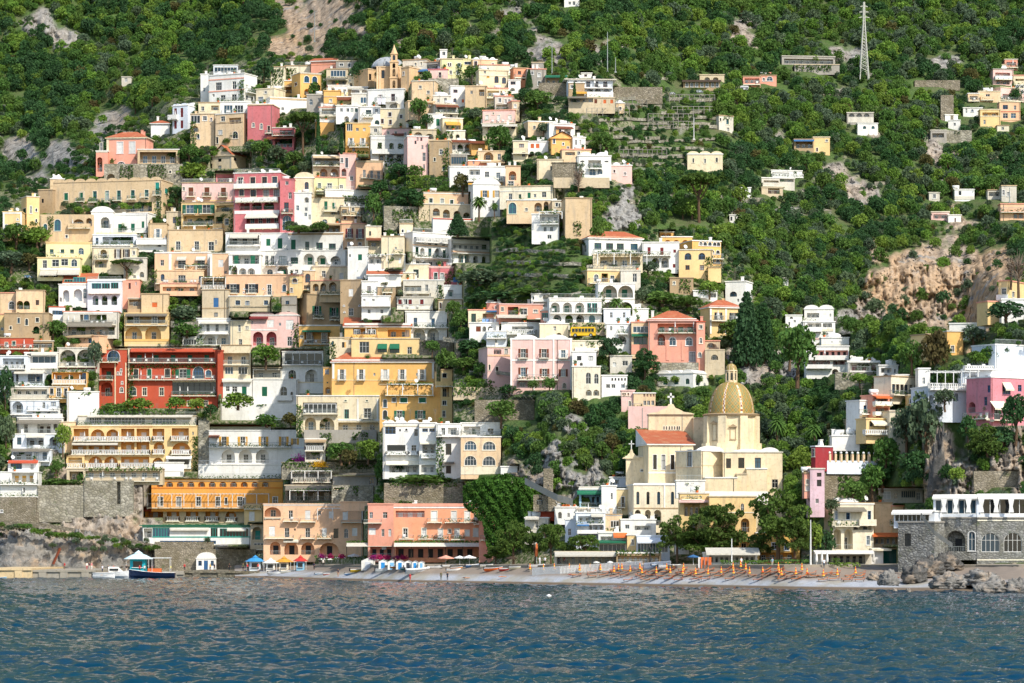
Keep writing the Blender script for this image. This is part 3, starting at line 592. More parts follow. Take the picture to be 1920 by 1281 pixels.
# ---------------------------------------------------------------- trees
LM=dict(dark=lambda:leafmat('dark_foliage',(.03,.08,.026),(.068,.15,.042),(.05,.10,.045),.7),
 mid=lambda:leafmat('mid_foliage',(.052,.12,.026),(.12,.22,.048),(.12,.18,.036),.7),
 bright=lambda:leafmat('bright_foliage',(.085,.18,.028),(.19,.31,.05),(.23,.29,.05),.6),
 olive=lambda:leafmat('olive_foliage',(.06,.10,.055),(.14,.19,.11),(.11,.15,.065),.6),
 brown=lambda:leafmat('russet_foliage',(.07,.075,.022),(.15,.13,.045),(.10,.07,.03),.6),
 pine=lambda:leafmat('pine_needles',(.05,.095,.018),(.125,.19,.036),(.08,.12,.03),.6),
 ivy=lambda:leafmat('ivy_leaves',(.035,.095,.014),(.08,.18,.025),(.05,.11,.02),.5))
BARK=lambda:plain('bark','6a5542',.95,.15,.1)
HREF=dict(broad=1.9,bush=1.25,pine=2.3,cypress=7.0,palm=3.4,seapine=1.9,fir=2.6,dead=2.2)
def crown_mesh(kind,tone,var,n=None):
    def mk():
        r=random.Random(hash((kind,var)) & 0 or (len(kind)*31+var*7+1));mb=MB();pts=[];H_=HREF[kind]
        def lobe(c,rr,k,sq=.85):
            for _ in range(k):
                d=Vector((r.gauss(0,1),r.gauss(0,1),r.gauss(0,1))).normalized()
                if d.z < -.35 and r.random() < .7:d.z=-d.z
                q=rr*(.8+.25*r.random());pts.append((c[0]+d.x*q,c[1]+d.y*q,c[2]+d.z*q*sq))
        if kind in ('broad','bush'):
            N_=n or (950 if kind == 'broad' else 600);L_=15;cz=H_*.58 if kind == 'broad' else .55;hz=H_*.40 if kind == 'broad' else .62
            lobe((0,0,cz),.6,N_//6,hz/.75)
            for i in range(L_):
                a=i*2.4+r.random();zz=-0.55+1.5*(i+.5)/L_;q=sqrt(max(.05,1-min(.98,abs(zz)**2)))*.66*r.uniform(.8,1.12);lobe((q*cos(a),q*sin(a),cz+zz*hz*.8),r.uniform(.24,.42),int(N_*.83/L_))
            sz=.075 if kind == 'broad' else .09
        elif kind == 'pine':
            N_=n or 2600
            for i in range(34):a=i*2.4;q=sqrt((i+.5)/34)*.8;lobe((q*cos(a),q*sin(a),H_*(.86-.16*q*q)+r.uniform(-.03,.04)),r.uniform(.16,.26),N_//34,.62)
            sz=.05
        elif kind == 'seapine':
            N_=n or 5200
            for i in range(46):
                a=i*2.4+r.random()*.6;t=r.random();q=sqrt(r.random())*.8;lobe((q*cos(a),q*sin(a),H_*(.34+.56*t*(1-.35*q))),r.uniform(.12,.27),N_//46,.7)
            sz=.036
        elif kind == 'cypress':
            for i in range(n or 2200):t=r.random();rr=(min(1,t*5+.3)*(1-t)**.55+.05)*(1+.14*sin(t*50+3*var));a=r.random()*6.28;q=rr*(.75+.3*r.random());pts.append((q*cos(a),q*sin(a),H_*(.03+.97*t)))
            sz=.16
        elif kind == 'fir':
            for k in range(14):
                t=k/13;rr=(1-t)**.8*.95+.06
                for i in range(9):a=i*.7+k*1.3;lobe((rr*.62*cos(a),rr*.62*sin(a),H_*(.14+.84*t)),.12+.26*rr,34,.4)
            sz=.06
        elif kind == 'palm':
            for i in range(46):
                a=i*2.4;el=1.25-2.0*(i/46);L_=r.uniform(.85,1.05);px_=[Vector((cos(a)*cos(el)*L_*s,sin(a)*cos(el)*L_*s,H_*.76+sin(el)*L_*s-.55*s*s)) for s in (0,.25,.5,.75,1)]
                for j in range(4):
                    p,q=px_[j],px_[j+1];side=Vector((-sin(a),cos(a),0));wd=[.05,.13,.13,.09,.02]
                    for s_ in (-1,1):dr=Vector((0,0,-.07));mb.poly([p,q,q+side*s_*wd[j+1]+dr,p+side*s_*wd[j]+dr],0)
            return mb.mesh('crown',LM[tone]())
        elif kind == 'dead':
            tr=[];
            for i in range(110):a=r.random()*6.28;e=r.uniform(.1,1.4);l=r.uniform(.4,1);s=Vector((0,0,H_*r.uniform(.3,.7)));d=Vector((cos(a)*cos(e),sin(a)*cos(e),sin(e)))*l;mb.tube([s,s+d*.5+Vector((0,0,.05)),s+d],[.025,.015,.006],3)
            return mb.mesh('crown',plain('twigs','8a7a6a',.9))
        leaf_cloud(mb,pts,sz*1.25,.5,0,r);return mb.mesh('crown',LM[tone]())
    return cached(('crown',kind,tone,var,n),mk)
def trunk_mesh(kind,var=0):
    def mk():
        r=random.Random(var+5);mb=MB();H_=HREF[kind]
        if kind == 'palm':mb.tube([(0,0,0),(.03,0,H_*.35),(-.02,0,H_*.76)],[.13,.10,.12],8);mb.lathe([(.12,0),(.2,.12),(.1,.25)],8,(-.02,0,H_*.68))
        elif kind in ('cypress','fir'):mb.tube([(0,0,0),(0,0,H_*.5),(0,0,H_*.9)],[.12,.08,.03],6)
        else:
            tw=dict(pine=.075,seapine=.07).get(kind,.1);zt=H_*(.62 if kind in ('pine','dead') else .5);bend=r.uniform(-.12,.12)
            mb.tube([(0,0,-.15),(bend,0,zt*.5),(0,0,zt)],[tw,tw*.8,tw*.55],7)
            for i in range(7):a=i*2.4;e=Vector((cos(a)*.55,sin(a)*.55,zt+H_*.2));z_=zt*(.6+.05*i);mb.tube([(bend*.4,0,z_),e*.5+Vector((0,0,z_*.45)),e],[tw*.45,tw*.3,.012],5)
        return mb.mesh('trunk',BARK())
    return cached(('trunk',kind,var),mk)
TV=[0]
NAMES=dict(broad='broadleaf_tree',bush='shrub',pine='umbrella_pine',cypress='cypress_tree',palm='palm_tree',seapine='pine_tree',fir='conifer_tree',dead='bare_tree')
def tree(kind,px,py,wpx,hpx,label,tone=None,dy=0,var=None,group=None,Y=None,cat=None,z=None):
    TV[0] += 1;v=TV[0] % 3 if var is None else var;Y=YX(px,Y) or DT(px,py)+dy-1.0;s=ppm(Y);r=wpx/2/s;h=hpx/s
    tone=tone or dict(pine='pine',seapine='pine',cypress='dark',fir='dark',palm='mid',bush='mid').get(kind,'mid')
    p=P3(px,py,Y);o=empty(NAMES[kind],p if z is None else (p.x,p.y,z),label,cat or ('shrub' if kind == 'bush' else 'tree'),group,TV[0]*1.7,(r,r,h/HREF[kind]))
    ob('trunk',trunk_mesh(kind,v),o);ob('crown',crown_mesh(kind,tone,v),o);OCC2.append((px-wpx*.42,px+wpx*.42,py-hpx,py-(hpx*.45 if kind != 'pine' else 4),Y,0));return o
def scatter():
    W_=2;bd=np.zeros((560,1020),np.float32)
    for x0,x1,y0,y1,Yc,_ in OCC+OCC2:
        a,c,e,f=[int(round(v/W_)) for v in (x0,x1,y0,y1)];a=max(0,a+10);c=min(1019,c+10);e=max(0,e);f=min(559,f)
        if c > a and f > e:bd[e:f,a:c]=np.maximum(bd[e:f,a:c],Yc)
    R=np.random.RandomState(11);Pn=[]
    y=-30.0;rows=[]
    while y < 1050:
        sp=6.8;xs=np.arange(-18,1940,10.5)+R.uniform(-4.5,4.5,187);ys=y+R.uniform(-3.5,3.5,187);rows.append(np.stack([xs,ys],-1));y += sp
    C=np.concatenate(rows);px,py=C[:,0],C[:,1]
    rk,_=rockf(px,py);tn=intown(px,py);nz=fbm(px/40,py/30,0,55,3);nz2=fbm(px/130,py/90,0,66,3)
    terr=(px > 1140) & (px < 1345) & (py > 175) & (py < 320);meadow=(px > 925) & (px < 1110) & (py > 430) & (py < 540)
    size=np.where(tn,R.uniform(9,22,len(px)),(10+24*R.rand(len(px))**1.7)*(.7+.6*nz2));size=np.where(terr | meadow,R.uniform(7,15,len(px)),size)
    size=np.where((py > 560) & ~tn,size*1.12,size)
    keep=np.where(tn,(nz > .3) & (R.rand(len(px)) < .9),((rk < .4) | (R.rand(len(px)) < .08)) & (fbm(px/17,py/13,0,91,3) > .33));keep &= ~(terr & (R.rand(len(px)) < .35));keep &= ~(tn & (py > 900) & (px < 500)) ;keep &= ~((py > 985) & (px > 480)) & (py < 1040)
    ast=np.where(tn,.9,1.15);Yt=Dg(px,py)+1.2;cand=np.nonzero(keep)[0];out=[]
    for i in cand:
        x,y_,s=px[i],py[i],size[i];h=s*ast[i];bad=False
        for fx in (-.42,0,.42):
            for fy in (.05,.45,.92):
                cx,cy=int((x+fx*s)/W_)+10,int((y_-h*fy)/W_)
                if 0 <= cx < 1020 and 0 <= cy < 560 and bd[cy,cx] > Yt[i]-1.5:bad=True
        if not bad:out.append(i)
    out=np.array(out);s_=R.rand(len(out));n3=fbm(px[out]/70,py[out]/50,0,123,3)+R.uniform(-.16,.16,len(out))
    tone=np.where(n3 < .41,0,np.where(n3 < .52,1,np.where(n3 < .64,2,3)));tone=np.where((px[out] > 1350) & (s_ < .3),3,tone);tone=np.where(s_ > .982,4,tone)
    tone=np.where((tone == 3) & (R.rand(len(out)) < .45),1,tone)
    kinds=R.randint(0,3,len(out));big=set(np.argsort(-np.where(intown(px[out],py[out]),0,size[out]*(.9+.2*s_)))[:270].tolist())
    TN_=['dark','mid','bright','olive','brown'];DESC=['dark evergreen oak','mid green broadleaf tree','bright green broadleaf tree','grey green olive tree','russet tinged tree']
    def region(x,y):
        if x < 480 and y < 420:return 'on the wild mountainside left of the town' if y > 130 else 'high on the mountain at the upper left'
        if y < 130 and x < 1100:return 'in the wood above the old church'
        if y < 130:return 'in the high wood at the upper right'
        if y < 330 and x < 1450:return 'in the wood around the stepped terraces'
        if y < 330:return 'on the slope below the steel pylon'
        if y < 560 and x > 1330:return 'in the wood left of the orange cliff'
        if y > 560 and x > 1400:return 'in the wood behind the tiled dome'
        if y > 640:return 'in the wood left of the domed church'
        return 'between the garden terraces in mid slope'
    VV=[];AA=[]
    for j,i in enumerate(out):
        Y=Yt[i];s=ppm(Y);r=size[i]/2/s;h=size[i]*ast[i]/s;p=P3(px[i],py[i]+size[i]*.12,Y)
        if j in big:
            rg=region(px[i],py[i]);lb=f"{DESC[tone[j]]} {rg}";o=empty('broadleaf_tree',p,lb,'tree',lb,float(s_[j]*6),(r,r,h/HREF['broad']))
            ob('crown',crown_mesh('broad',TN_[tone[j]],int(kinds[j])),o);ob('trunk',trunk_mesh('broad',int(kinds[j])),o)
        else:VV.append(tuple(p));AA.append((r,r,h/HREF['broad'],s_[j]*6.28,int(tone[j]*3+kinds[j])))
    print('scatter',len(out),'individual',len(big))
    src=bpy.data.collections.new('wood_sources');n=0
    for ti,tn_ in enumerate(TN_):
        for kv in range(3):o=bpy.data.objects.new('%02d_crown' % n,crown_mesh('broad',tn_,kv));src.objects.link(o);n += 1
    me=bpy.data.meshes.new('wood');me.from_pydata(VV,[],[]);AA=np.array(AA,np.float32)
    a=me.attributes.new('sc','FLOAT_VECTOR','POINT');a.data.foreach_set('vector',AA[:,:3].ravel().copy())
    a=me.attributes.new('rz','FLOAT_VECTOR','POINT');rz=np.zeros((len(AA),3),np.float32);rz[:,2]=AA[:,3];a.data.foreach_set('vector',rz.ravel())
    a=me.attributes.new('kd','INT','POINT');a.data.foreach_set('value',AA[:,4].astype(np.int32))
    g=bpy.data.node_groups.new('wood_scatter','GeometryNodeTree');g.interface.new_socket('Geometry',in_out='INPUT',socket_type='NodeSocketGeometry');g.interface.new_socket('Geometry',in_out='OUTPUT',socket_type='NodeSocketGeometry')
    nn=g.nodes;gi=nn.new('NodeGroupInput');go=nn.new('NodeGroupOutput');ip=nn.new('GeometryNodeInstanceOnPoints');ci=nn.new('GeometryNodeCollectionInfo');ci.inputs[0].default_value=src;ci.inputs['Separate Children'].default_value=True;ci.inputs['Reset Children'].default_value=True
    def na(nm,ty):q=nn.new('GeometryNodeInputNamedAttribute');q.data_type=ty;q.inputs[0].default_value=nm;return q.outputs[0]
    lk=g.links.new;lk(gi.outputs[0],ip.inputs['Points']);lk(ci.outputs[0],ip.inputs['Instance']);ip.inputs['Pick Instance'].default_value=True
    lk(na('kd','INT'),ip.inputs['Instance Index']);lk(na('rz','FLOAT_VECTOR'),ip.inputs['Rotation']);lk(na('sc','FLOAT_VECTOR'),ip.inputs['Scale']);lk(ip.outputs[0],go.inputs[0])
    o=ob('woods',me);md=o.modifiers.new('scatter','NODES');md.node_group=g;tag(o,'dense mixed green woods and undergrowth covering the mountainside','woods',kind='stuff')
# ================================================================ upper left of the town
b('coral villa with cream corner bands and low tiled roof, highest house at the left edge','S',200,275,257,312,'c:265-287:225,248:11:w;o:303-311:227:14;T:257-261:200>275:c;t:257-312:202:4:C',name='villa',cat='villa',roof='h:247',yaw=8,rc='C')
b('low coral wing standing left of the coral villa','S',180,202,284,325,'w:268-284:190:5;T:284-286:180>202:c;A:295-322:187:10',cl=0)
wall_('old grey terrace wall with dark arch below the coral villa',195,342,309,347,'v',feats='A:326-345:208:15;w:320-325:319:4:k;V:310-340:225>250;V:308-335:277>312')
b('row of tall stone pergola columns right of the coral villa','B',258,336,281,309,'R:285-306:262>330:4:-',ic='T',name='pergola_terrace',cat='pergola',cl=0,dep=4)
b('small white red roofed house between the coral villa and the white twin vaulted house','W',283,318,231,252,'',roof='h:226')
b('white house with two barrel vaults and brown shutters','U',323,352,198,243,'c:202-219:329,341:5:r;c:225-240:329,341:5:r;b:214-222:318>335',roof='v:2',sx=378,side='w:205-215:365:5')
b('cream low house in front of the tall white hotel','C',372,420,193,215,'R:198-207:396>410:1;w:200-208:380:6',dy=2)
h=b('tall white hotel on the ridge with glazed roof pavilion and flagpoles','W',391,458,138,192,'w:151-166:410:11;w:151-166:439:7;T:145-147:391>458:S;T:167-169:391>458:S;w:176-187:418:9;w:176-187:439:9;B:178-190:416>458;w:172-178:400:4',name='hotel',cat='hotel',sx=482,yaw=25,side='w:158-166:463,473:5;B:165-172:459>480;w:178-187:463,473:5;B:186-192:459>480',roof='r',cl=3)
b('','W',376,391,140,192,'w:165-172:383:4',to=h,dy=3)
b('','U',400,446,123,138,'G:126-137:402>444:7',to=h,dy=3,cl=0,roof='f')
b('','W',413,470,192,216,'G:197-213:420>436:3;G:197-213:440>456:3;B:205-214:416>462',to=h,dy=-3,cl=0)
b('ochre block with pink laundry balcony below the tall white hotel','N',357,404,214,272,'G:216-231:358>375:3;w:218-226:384:7;w:221-227:396:3:b;A:236-247:362:14;o:251-260:372:4:k',dep=9,yaw=5)
b('tan ochre house with shady loggia and arched white window right of the block with laundry','N',404,456,212,274,'w:216-225:418:8;R:220-231:429>452:3:b;o:246-259:441:10;c:242-250:413:8:w;w:254-266:391:4:k;T:228-229:404>456:T',sx=462)
b('rose pink house with cream top floor loggia below the white hotel','R',464,511,197,258,'o:230-238:475:5;o:231-242:490:5;w:236-248:504:5:b;B:245-250:498>512',yaw=10,roof='f',rc='B')
b('cream loggia storey on top of the rose pink house','N',466,511,196,220,'R:200-218:470>490:1;w:208-220:503:5;B:212-221:468>491',dy=-.6,dep=6)
b('rose pink terrace house with pergola poles right of the rose tower','R',511,551,240,282,'R:243-252:524>548:2;B:246-254:511>552;R:259-276:515>548:3;P:256-260:480>552::b;T:256-258:500>551:S',yaw=6)
b('cream house with blue window between the white hotel and the sloping white roof','C',480,514,166,198,'w:180-196:489:9:u;w:170-174:498:4',roof='f',sx=535,side='')
b('long white sloping roofed house above the umbrella pine','W',506,578,183,206,'w:200-206:530:5;T:183-186:506>578:B',yaw=-18)
b('grey barn with gable and old brown tiles below the ochre block','I',398,434,290,318,'w:296-302:412:6:k;w:309-315:412:6:k',roof='g:275',sx=472,side='w:294-300:441:5:k',yaw=28,rc='I')
b('long wavy roofed tan palazzo with teal shutters and slanting balcony shadow strips','B',100,303,338,402,'c:357-371:124,152:7:g;A:352-378:130:12;w:355-373:154,178,201,223,249,275:7:t;c:342-364:295:7:t;B:368-374:143>159;B:370-376:168>184;B:370-376:192>208;B:368-374:213>229;B:366-372:240>256;B:362-369:264>280;B:358-366:288>303;P:384-394:142>157:1.6:V;P:383-393:166>183:1.6:V;P:381-391:190>206:1.6:V;P:378-388:212>229:1.6:V;R:378-396:236>285:3;w:378-390:296:5',sx=333,yaw=13,side='c:351-361:312:6:t;B:395-400:310>330',roof='c',name='palazzo',cat='palazzo',ic='I')  # grey P strips are modelled in place of the balconies' cast shadows
b('small square tan tower at the left end of the wavy roofed palazzo','B',94,121,336,366,'w:350-358:105:7',roof='d:1',yaw=-10)
b('broken gabled tan house left of the wavy roofed palazzo','T',72,98,356,398,'w:372-380:80:4:k',roof='f',yaw=15,rc='B')
h=b('tall ochre tower house with white corner bands at the left edge','Y',50,74,369,432,'o:390-396:68:3:k;o:410-416:68:3:k;w:386-400:58:3',sx=40,side='w:390-410:46:6:g',roof='f')
b('','Y',5,41,398,446,'o:418-433:33:11:w;o:421-432:12:7;T:398-401:5>41:W;t:398-446:7,40:3:W;q:411-413:33:3',to=h,dy=-3)
b('white terraced house with green shuttered windows under the wavy palazzo','W',212,277,400,437,'c:419-435:225,249:7:g;c:415-427:268:5:g;B:426-436:212>277;T:400-403:212>277:W',sx=306,yaw=14,side='w:412-418:290:4',roof='r')
wall_('tan arcade wall with dark arches below the wavy palazzo',75,175,404,455,'B',feats='o:412-433:108:12:t;A:411-424:147:20;A:409-424:167:11;o:420-432:85:7:t;b:419-428:128>170;w:441-446:125:4:k;V:405-440:90>100',dep=5)
b('white stepped gable wall with big blind arch right of the arcade wall','W',171,212,398,436,'A:407-428:197:17',roof='v:1',dy=-1)
b('pale pink house with three brown shutters and bell arches on its roof','K',341,440,343,380,'c:351-367:358:9:b;c:351-368:388:9:b;c:352-368:419:9:b;B:360-368:349>367;B:361-368:380>397;B:361-369:410>427;w:350-357:337:4;T:375-377:341>440:Y',roof='r',yaw=4)
h=b('crimson pink hotel with white balconies and arched loggias','R',438,525,324,438,'E:331-346:451:10;w:331-346:474,496,515:9:b;b:339-352:440>524:1.3;w:354-366:453:8:b;w:355-368:475,499,519:10:b;b:363-378:443>523:1.3;A:376-393:459,481,504:20:b;T:394-400:440>524:W;P:399-408:462>524:2:s;R:402-418:462>522:4;b:414-428:462>525:1.4',name='hotel',cat='hotel',yaw=10,roof='r',cl=3)
b('','R',405,438,327,345,'R:334-343:408>434:2',to=h,dy=5,roof='r')
b('','R',525,552,337,437,'w:340-347:538:6;w:361-373:544:6;w:380-398:537:9:b;B:392-400:528>550;o:404-432:538:17;t:337-437:526:3:R',to=h,dy=1,roof='f',rc='R')
b('ochre house with shuttered bays and lower loggia','Y',340,403,380,436,'E:384-400:356:14:g;w:384-391:372:5:g;E:384-400:387:15:g;R:404-423:344>402:3;B:415-423:344>402;T:400-402:340>403:P',rc='T',name='town_house',yaw=5)
b('ochre corner house with open top loggia and blue arched window beside the shuttered bays','Y',403,440,381,436,'R:384-396:405>438:1;R:405-421:404>417:1;w:410-421:425:7;b:417-427:403>420',sx=460,side='w:392-398:452:4;w:408-413:452:3',rc='T')
b('tan house with brown tall window left of the ochre house','I',312,340,398,430,'w:407-419:327:6:b',dy=1)
# ---------------------------------------------------------------- top of the ridge
b('cream walled garden house overgrown with creepers at the top left of the ridge','X',508,534,126,166,'V:128-160:510>532',dy=4)
b('long cream creeper hung house behind the yellow arched house','X',534,582,124,150,'V:128-140:536>556',roof='r',cl=2,dy=3)
h=b('yellow ochre house with two arched blue windows on the ridge','O',563,602,137,178,'o:142-154:575,590:9:u;T:137-139:563>602:B;A:166-178:576,592:11',sx=547,yaw=-25,side='w:152-158:555:4:b',cl=0)
b('','O',533,562,152,176,'R:162-175:536>560:1;P:160-163:534>563:2:T',to=h,dy=-1)
b('salmon pink long roofed house on the skyline left of the grey domed church','S',583,630,113,130,'T:120-121:583>630:Q',roof='s:108',yaw=12,cl=0)
b('grey shed roofed house on the skyline beside the salmon roof','G',630,668,115,130,'w:119-124:640:7;w:119-126:655:4:k',dy=2,cl=0)
b('terraced house with sea green glazing and dark roof below the skyline','I',612,652,130,166,'G:132-144:620>648:5:w;B:144-150:614>652;R:148-158:622>648:3;T:160-163:612>652:D;P:146-149:612>650::V',roof='f',rc='T')
b('cream gabled house right of the sea green glazed house','C',652,667,143,166,'w:149-153:656:3;A:156-163:658:6',roof='f')
b('white lower terraces house under the sea green glazed house','W',615,655,161,183,'A:164-172:624:8;w:168-176:636,646:5;B:170-180:615>655')
b('yellow flat house with canopy right of the yellow arched house','O',607,638,171,196,'T:180-182:607>638:B;w:186-192:620:5')
b('yellow house with brown sloping canopy','Y',632,660,182,198,'P:183-188:632>662:2:b;b:190-197:632>660')
b('grey stone house with arched white window above the white roofs','G',575,607,178,206,'o:186-197:583:7;w:184-190:598:4')
b('grey white house with a wide glazed veranda below the old church','M',659,703,176,196,'G:182-194:676>702:5',roof='r')
b('tan open terrace house above the glazed veranda','B',652,690,164,178,'P:163-167:652>690:1.5:s;R:167-176:660>680:1',dy=2)
b('white house with brown shutters above two arched recesses, below the old church','W',688,757,167,206,'w:176-184:713:8:r;w:175-190:737:7:r;B:182-190:704>745;A:192-205:716:16;A:192-205:740:20',sx=765,yaw=15,side='V:170-200:758>766',roof='f')
b('cream house with small brown windows below the white house with arched recesses','C',713,765,204,240,'w:210-218:731:6:b;w:222-231:716:5:b;w:224-233:732:5:b;w:215-222:752:5:b',yaw=6)
b('white stepped house with dark louvred window left of the cream house','W',672,713,201,234,'w:206-214:691:10:g;w:204-211:706:5;o:225-234:707:9:g;L:213-222:690>700;B:211-220:680>700')
b('long white house with cross windows above the yellow houses','W',630,673,199,226,'w:203-210:652:5;w:203-210:660,668:5:g;A:218-228:650:9;A:222-229:667:6;w:203-210:640:5')
b('cluster house with blue awning below the grey stone house','M',598,632,202,228,'R:205-214:603>628:2;B:210-218:598>632;w:219-225:612:4',roof='r')
b('yellow house with mustard side wall beside the cypress','O',597,626,226,248,'T:226-229:597>626:W',yaw=-15)
b('sunlit mustard house with white shutters and small balconies','O',648,694,232,291,'G:232-246:650>661:3;w:240-246:670,683:5;E:259-272:658:5:w;E:259-273:680:5:w;B:269-276:655>692;w:276-284:663:5;V:283-291:650>690',rc='Y')
b('greyish house with cross window right of the mustard house','M',692,716,238,256,'w:241-248:704:6;B:250-256:692>716')
b('pink long low house above the white planter terrace','K',716,772,241,262,'w:248-254:760:4;w:246-252:728,742:4;P:250-254:735>758:1.5:b',yaw=5,rc='T')
b('white house with green planters above three white arches','W',695,762,255,316,'T:257-262:696>760:W;A:268-280:712,734,750:8;V:268-281:708>716;V:269-282:730>738;V:270-284:746>756;b:279-288:697>760;A:285-303:716,732,750:12;V:296-314:722>755',yaw=-5)
b('pink house with pale grey side wall right of the white arches','K',764,803,256,326,'w:264-270:779:4:k;w:258-264:783,790:4:r;w:272-280:792:4;w:286-302:795:6;w:308-316:795:4',yaw=-8)
b('round roofed stone building with two rusty arches above the pink house','I',772,818,244,264,'A:248-259:784:16:r;A:251-261:805:16:r',roof='f',rc='I')
b('old peach and grey ruin house right of the pink house','T',805,843,264,326,'w:280-290:827:6;o:311-320:833:6:k;w:296-302:815:4:k',yaw=6,roof='f',rc='B')
b('tan loggia house with iron terrace above the crimson hotel','I',587,638,292,338,'R:296-307:590>636:3;B:303-311:586>637;P:292-296:586>636:2:B;A:316-334:607,627:14',yaw=-8)
b('soft pink house with tall windows in the middle of the upper town','K',637,668,288,352,'w:296-314:650:5:b;w:296-305:641:5;A:316-330:645:9;w:330-338:659:6',yaw=-10)
b('long peach pink house with three tall windows','P',668,718,302,347,'D:318-333:683:5;D:319-334:697:5;D:320-335:710:5;T:302-304:668>718:I',yaw=-10,rc='T')
b('cream vaulted house with brown arched window right of the crimson hotel','C',552,589,334,374,'o:341-362:575:8:b',roof='v:1')
b('white stepped wall house with small windows under the cream vault','W',552,584,362,424,'w:385-395:558:5;w:389-396:574:5;w:399-406:573:5;w:402-412:584:4;A:370-380:575:8',roof='f')
b('cream house with green windows beside the cream vault','L',589,648,333,362,'w:343-352:599:6:g;w:343-352:618:9;B:350-358:592>612;B:350-358:612>632;w:346-353:640:6',yaw=-8)
b('white terraced house stepping down to the right with striped awnings','W',610,695,356,402,'w:369-378:636:6;R:370-382:646>690:4;B:378-386:628>692;w:388-396:650,664:5;R:388-398:670>692:2;V:365-380:640>690',yaw=-18,roof='r',cl=2)
b('cream peach house with two green shutters','C',582,645,371,420,'c:377-393:611:6:g;c:380-391:626:6:g;B:388-396:606>632;w:384-392:644:6:r;o:411-422:609:10;R:395-402:620>650:2',yaw=-6,dy=0)
b('beige low house with rail above the white awning house','B',640,676,388,420,'R:392-400:640>650:1;w:404-412:647,667:5;B:396-404:640>676;w:389-396:662:5',yaw=-14)
# ================================================================ top middle
b('whitish low house on the skyline right of the old church','M',755,800,112,136,'w:117-123:779:4;w:116-122:790:3;R:122-131:760>775:2',yaw=14)
b('reddish shed with blue canopies on the skyline','G',782,826,116,136,'R:120-128:785>820:3;P:128-132:785>820:1.5:u',yaw=20,roof='f',rc='T')
b('little white cabin above the lemon yellow house','W',825,838,94,105,'w:97-104:832:6',cl=0)
b('lemon yellow house with small dark windows on the skyline','L',826,867,111,146,'w:118-124:841,845:3:b;w:118-125:861:5;w:132-139:845,858:4',yaw=-4)
b('lemon annexe with blue window right of the lemon yellow house','L',867,886,112,132,'w:116-121:877:12:u',dy=1)
b('peach flat roofed house on the skyline with white roof domes','N',886,932,112,132,'w:115-126:892:6:b;w:118-124:924:5',roof='d:3',yaw=-6)
b('pink house with dark red shutters and small balcony','K',803,840,131,150,'w:138-143:807:4:r;w:136-146:825:5:r;B:142-149:821>831',rc='R')
wall_('old tan wall below the pink house with dark red shutters',803,860,149,176,'v',feats='w:156-162:812:5:k;V:160-175:818>830')
b('cream house with two brown arched shutters','C',898,953,132,170,'o:142-155:931:8:b;o:144-156:945:8:b;w:132-138:909:4;c:141-146:915:5:y;T:140-142:898>953:X',yaw=-10,roof='f')
b('pale cream house behind the brown arched shutters','X',898,964,122,142,'w:127-131:915:4;w:128-135:958:5',yaw=-8,dy=3)
b('bright orange house on the upper terrace','Q',963,990,128,160,'w:133-140:974:6:b;w:147-153:969:5:b;B:140-146:964>988;w:142-150:982:4:b',yaw=-12)
b('small white cube house with red shutters below the orange house','W',953,976,151,171,'w:153-159:962:10:r;A:165-171:961:9')
b('grey beige house with green door at the right of the orange house','G',988,1024,130,162,'w:137-144:1011:5;w:152-160:1011:5:g;w:134-140:998:4',yaw=-6)
b('grey cube on top of the grey beige house','G',997,1020,118,132,'w:127-130:1009:5:u',dy=3,cl=0)
h=b('pale blue and white hotel with lower arches at the top right of the town','U',1064,1149,150,180,'A:150-158:1079:9:u;w:152-160:1091:5;w:152-163:1103,1118,1135:8:b;B:158-165:1088>1148;A:166-177:1106,1121,1137:12;b:172-181:1100>1149',name='hotel',cat='hotel',roof='f',rc='M',yaw=-4,oh=.9)
b('','W',1090,1110,138,147,'w:140-144:1098:5:b',to=h,dy=5,cl=0)
b('','T',1066,1096,156,180,'w:160-166:1072:5;P:172-176:1079>1100:2:y',to=h,dy=-1.5,cl=0)
b('green roofed veranda left of the pale blue hotel','I',1022,1064,143,160,'R:147-157:1024>1062:4;P:141-145:1022>1064:1.5:g',cl=0)
wall_('long grey terrace wall under the green roofed veranda',1010,1066,157,176,'V')
wall_('stone terrace wall right of the pale blue hotel',1150,1242,165,188,'V')
b('grey stone long house with pink shuttered windows under the pale blue hotel','I',1066,1153,184,206,'c:186-194:1117:5:b;c:187-194:1134,1147:5:o;R:183-192:1068>1112:4;P:181-184:1064>1100:2:V',cl=0)
b('small ochre hut with domed roof on the terrace','N',1152,1171,194,206,'w:201-206:1163:4:b',roof='d:1',cl=0)
b('white blue house with red arched window left of the old tan house','W',845,872,162,196,'w:168-174:854:8:r;o:184-192:853:6:r;c:186-192:868:4:o',yaw=-8)
b('old tan house with flaking plaster in the upper middle','B',872,912,162,200,'w:170-176:884:4;R:168-180:898>908:2;o:176-182:884:6:b',yaw=5,roof='f',rc='B')
b('cream stacked terraces house with red parasol','C',911,953,166,188,'R:170-180:914>948:3;B:176-184:912>952',yaw=-6)
b('grey white house with plant filled terraces','M',928,962,181,208,'w:186-194:948,955:4;w:184-192:937:5;R:196-206:930>958:3;B:202-208:928>964',yaw=-4,cl=2)
b('tan house right of the plant filled terraces','I',960,974,190,220,'w:196-202:966:4',yaw=-15)
b('dusty pink wide house with white doors and white rail','K',905,965,207,233,'c:215-224:913,935:6:w;c:216-225:956:6:w;B:224-231:903>966;w:210-214:925:3',sx=975,yaw=8)
b('low cream house with brown doors under the dusty pink house','C',905,968,236,256,'R:238-248:914>942:3;w:236-242:963:8:b;P:233-237:904>970:1.8:s')
b('beige house on the lane left of the white terraces','N',772,815,152,190,'w:160-166:788:5;w:170-176:803:5',yaw=10)
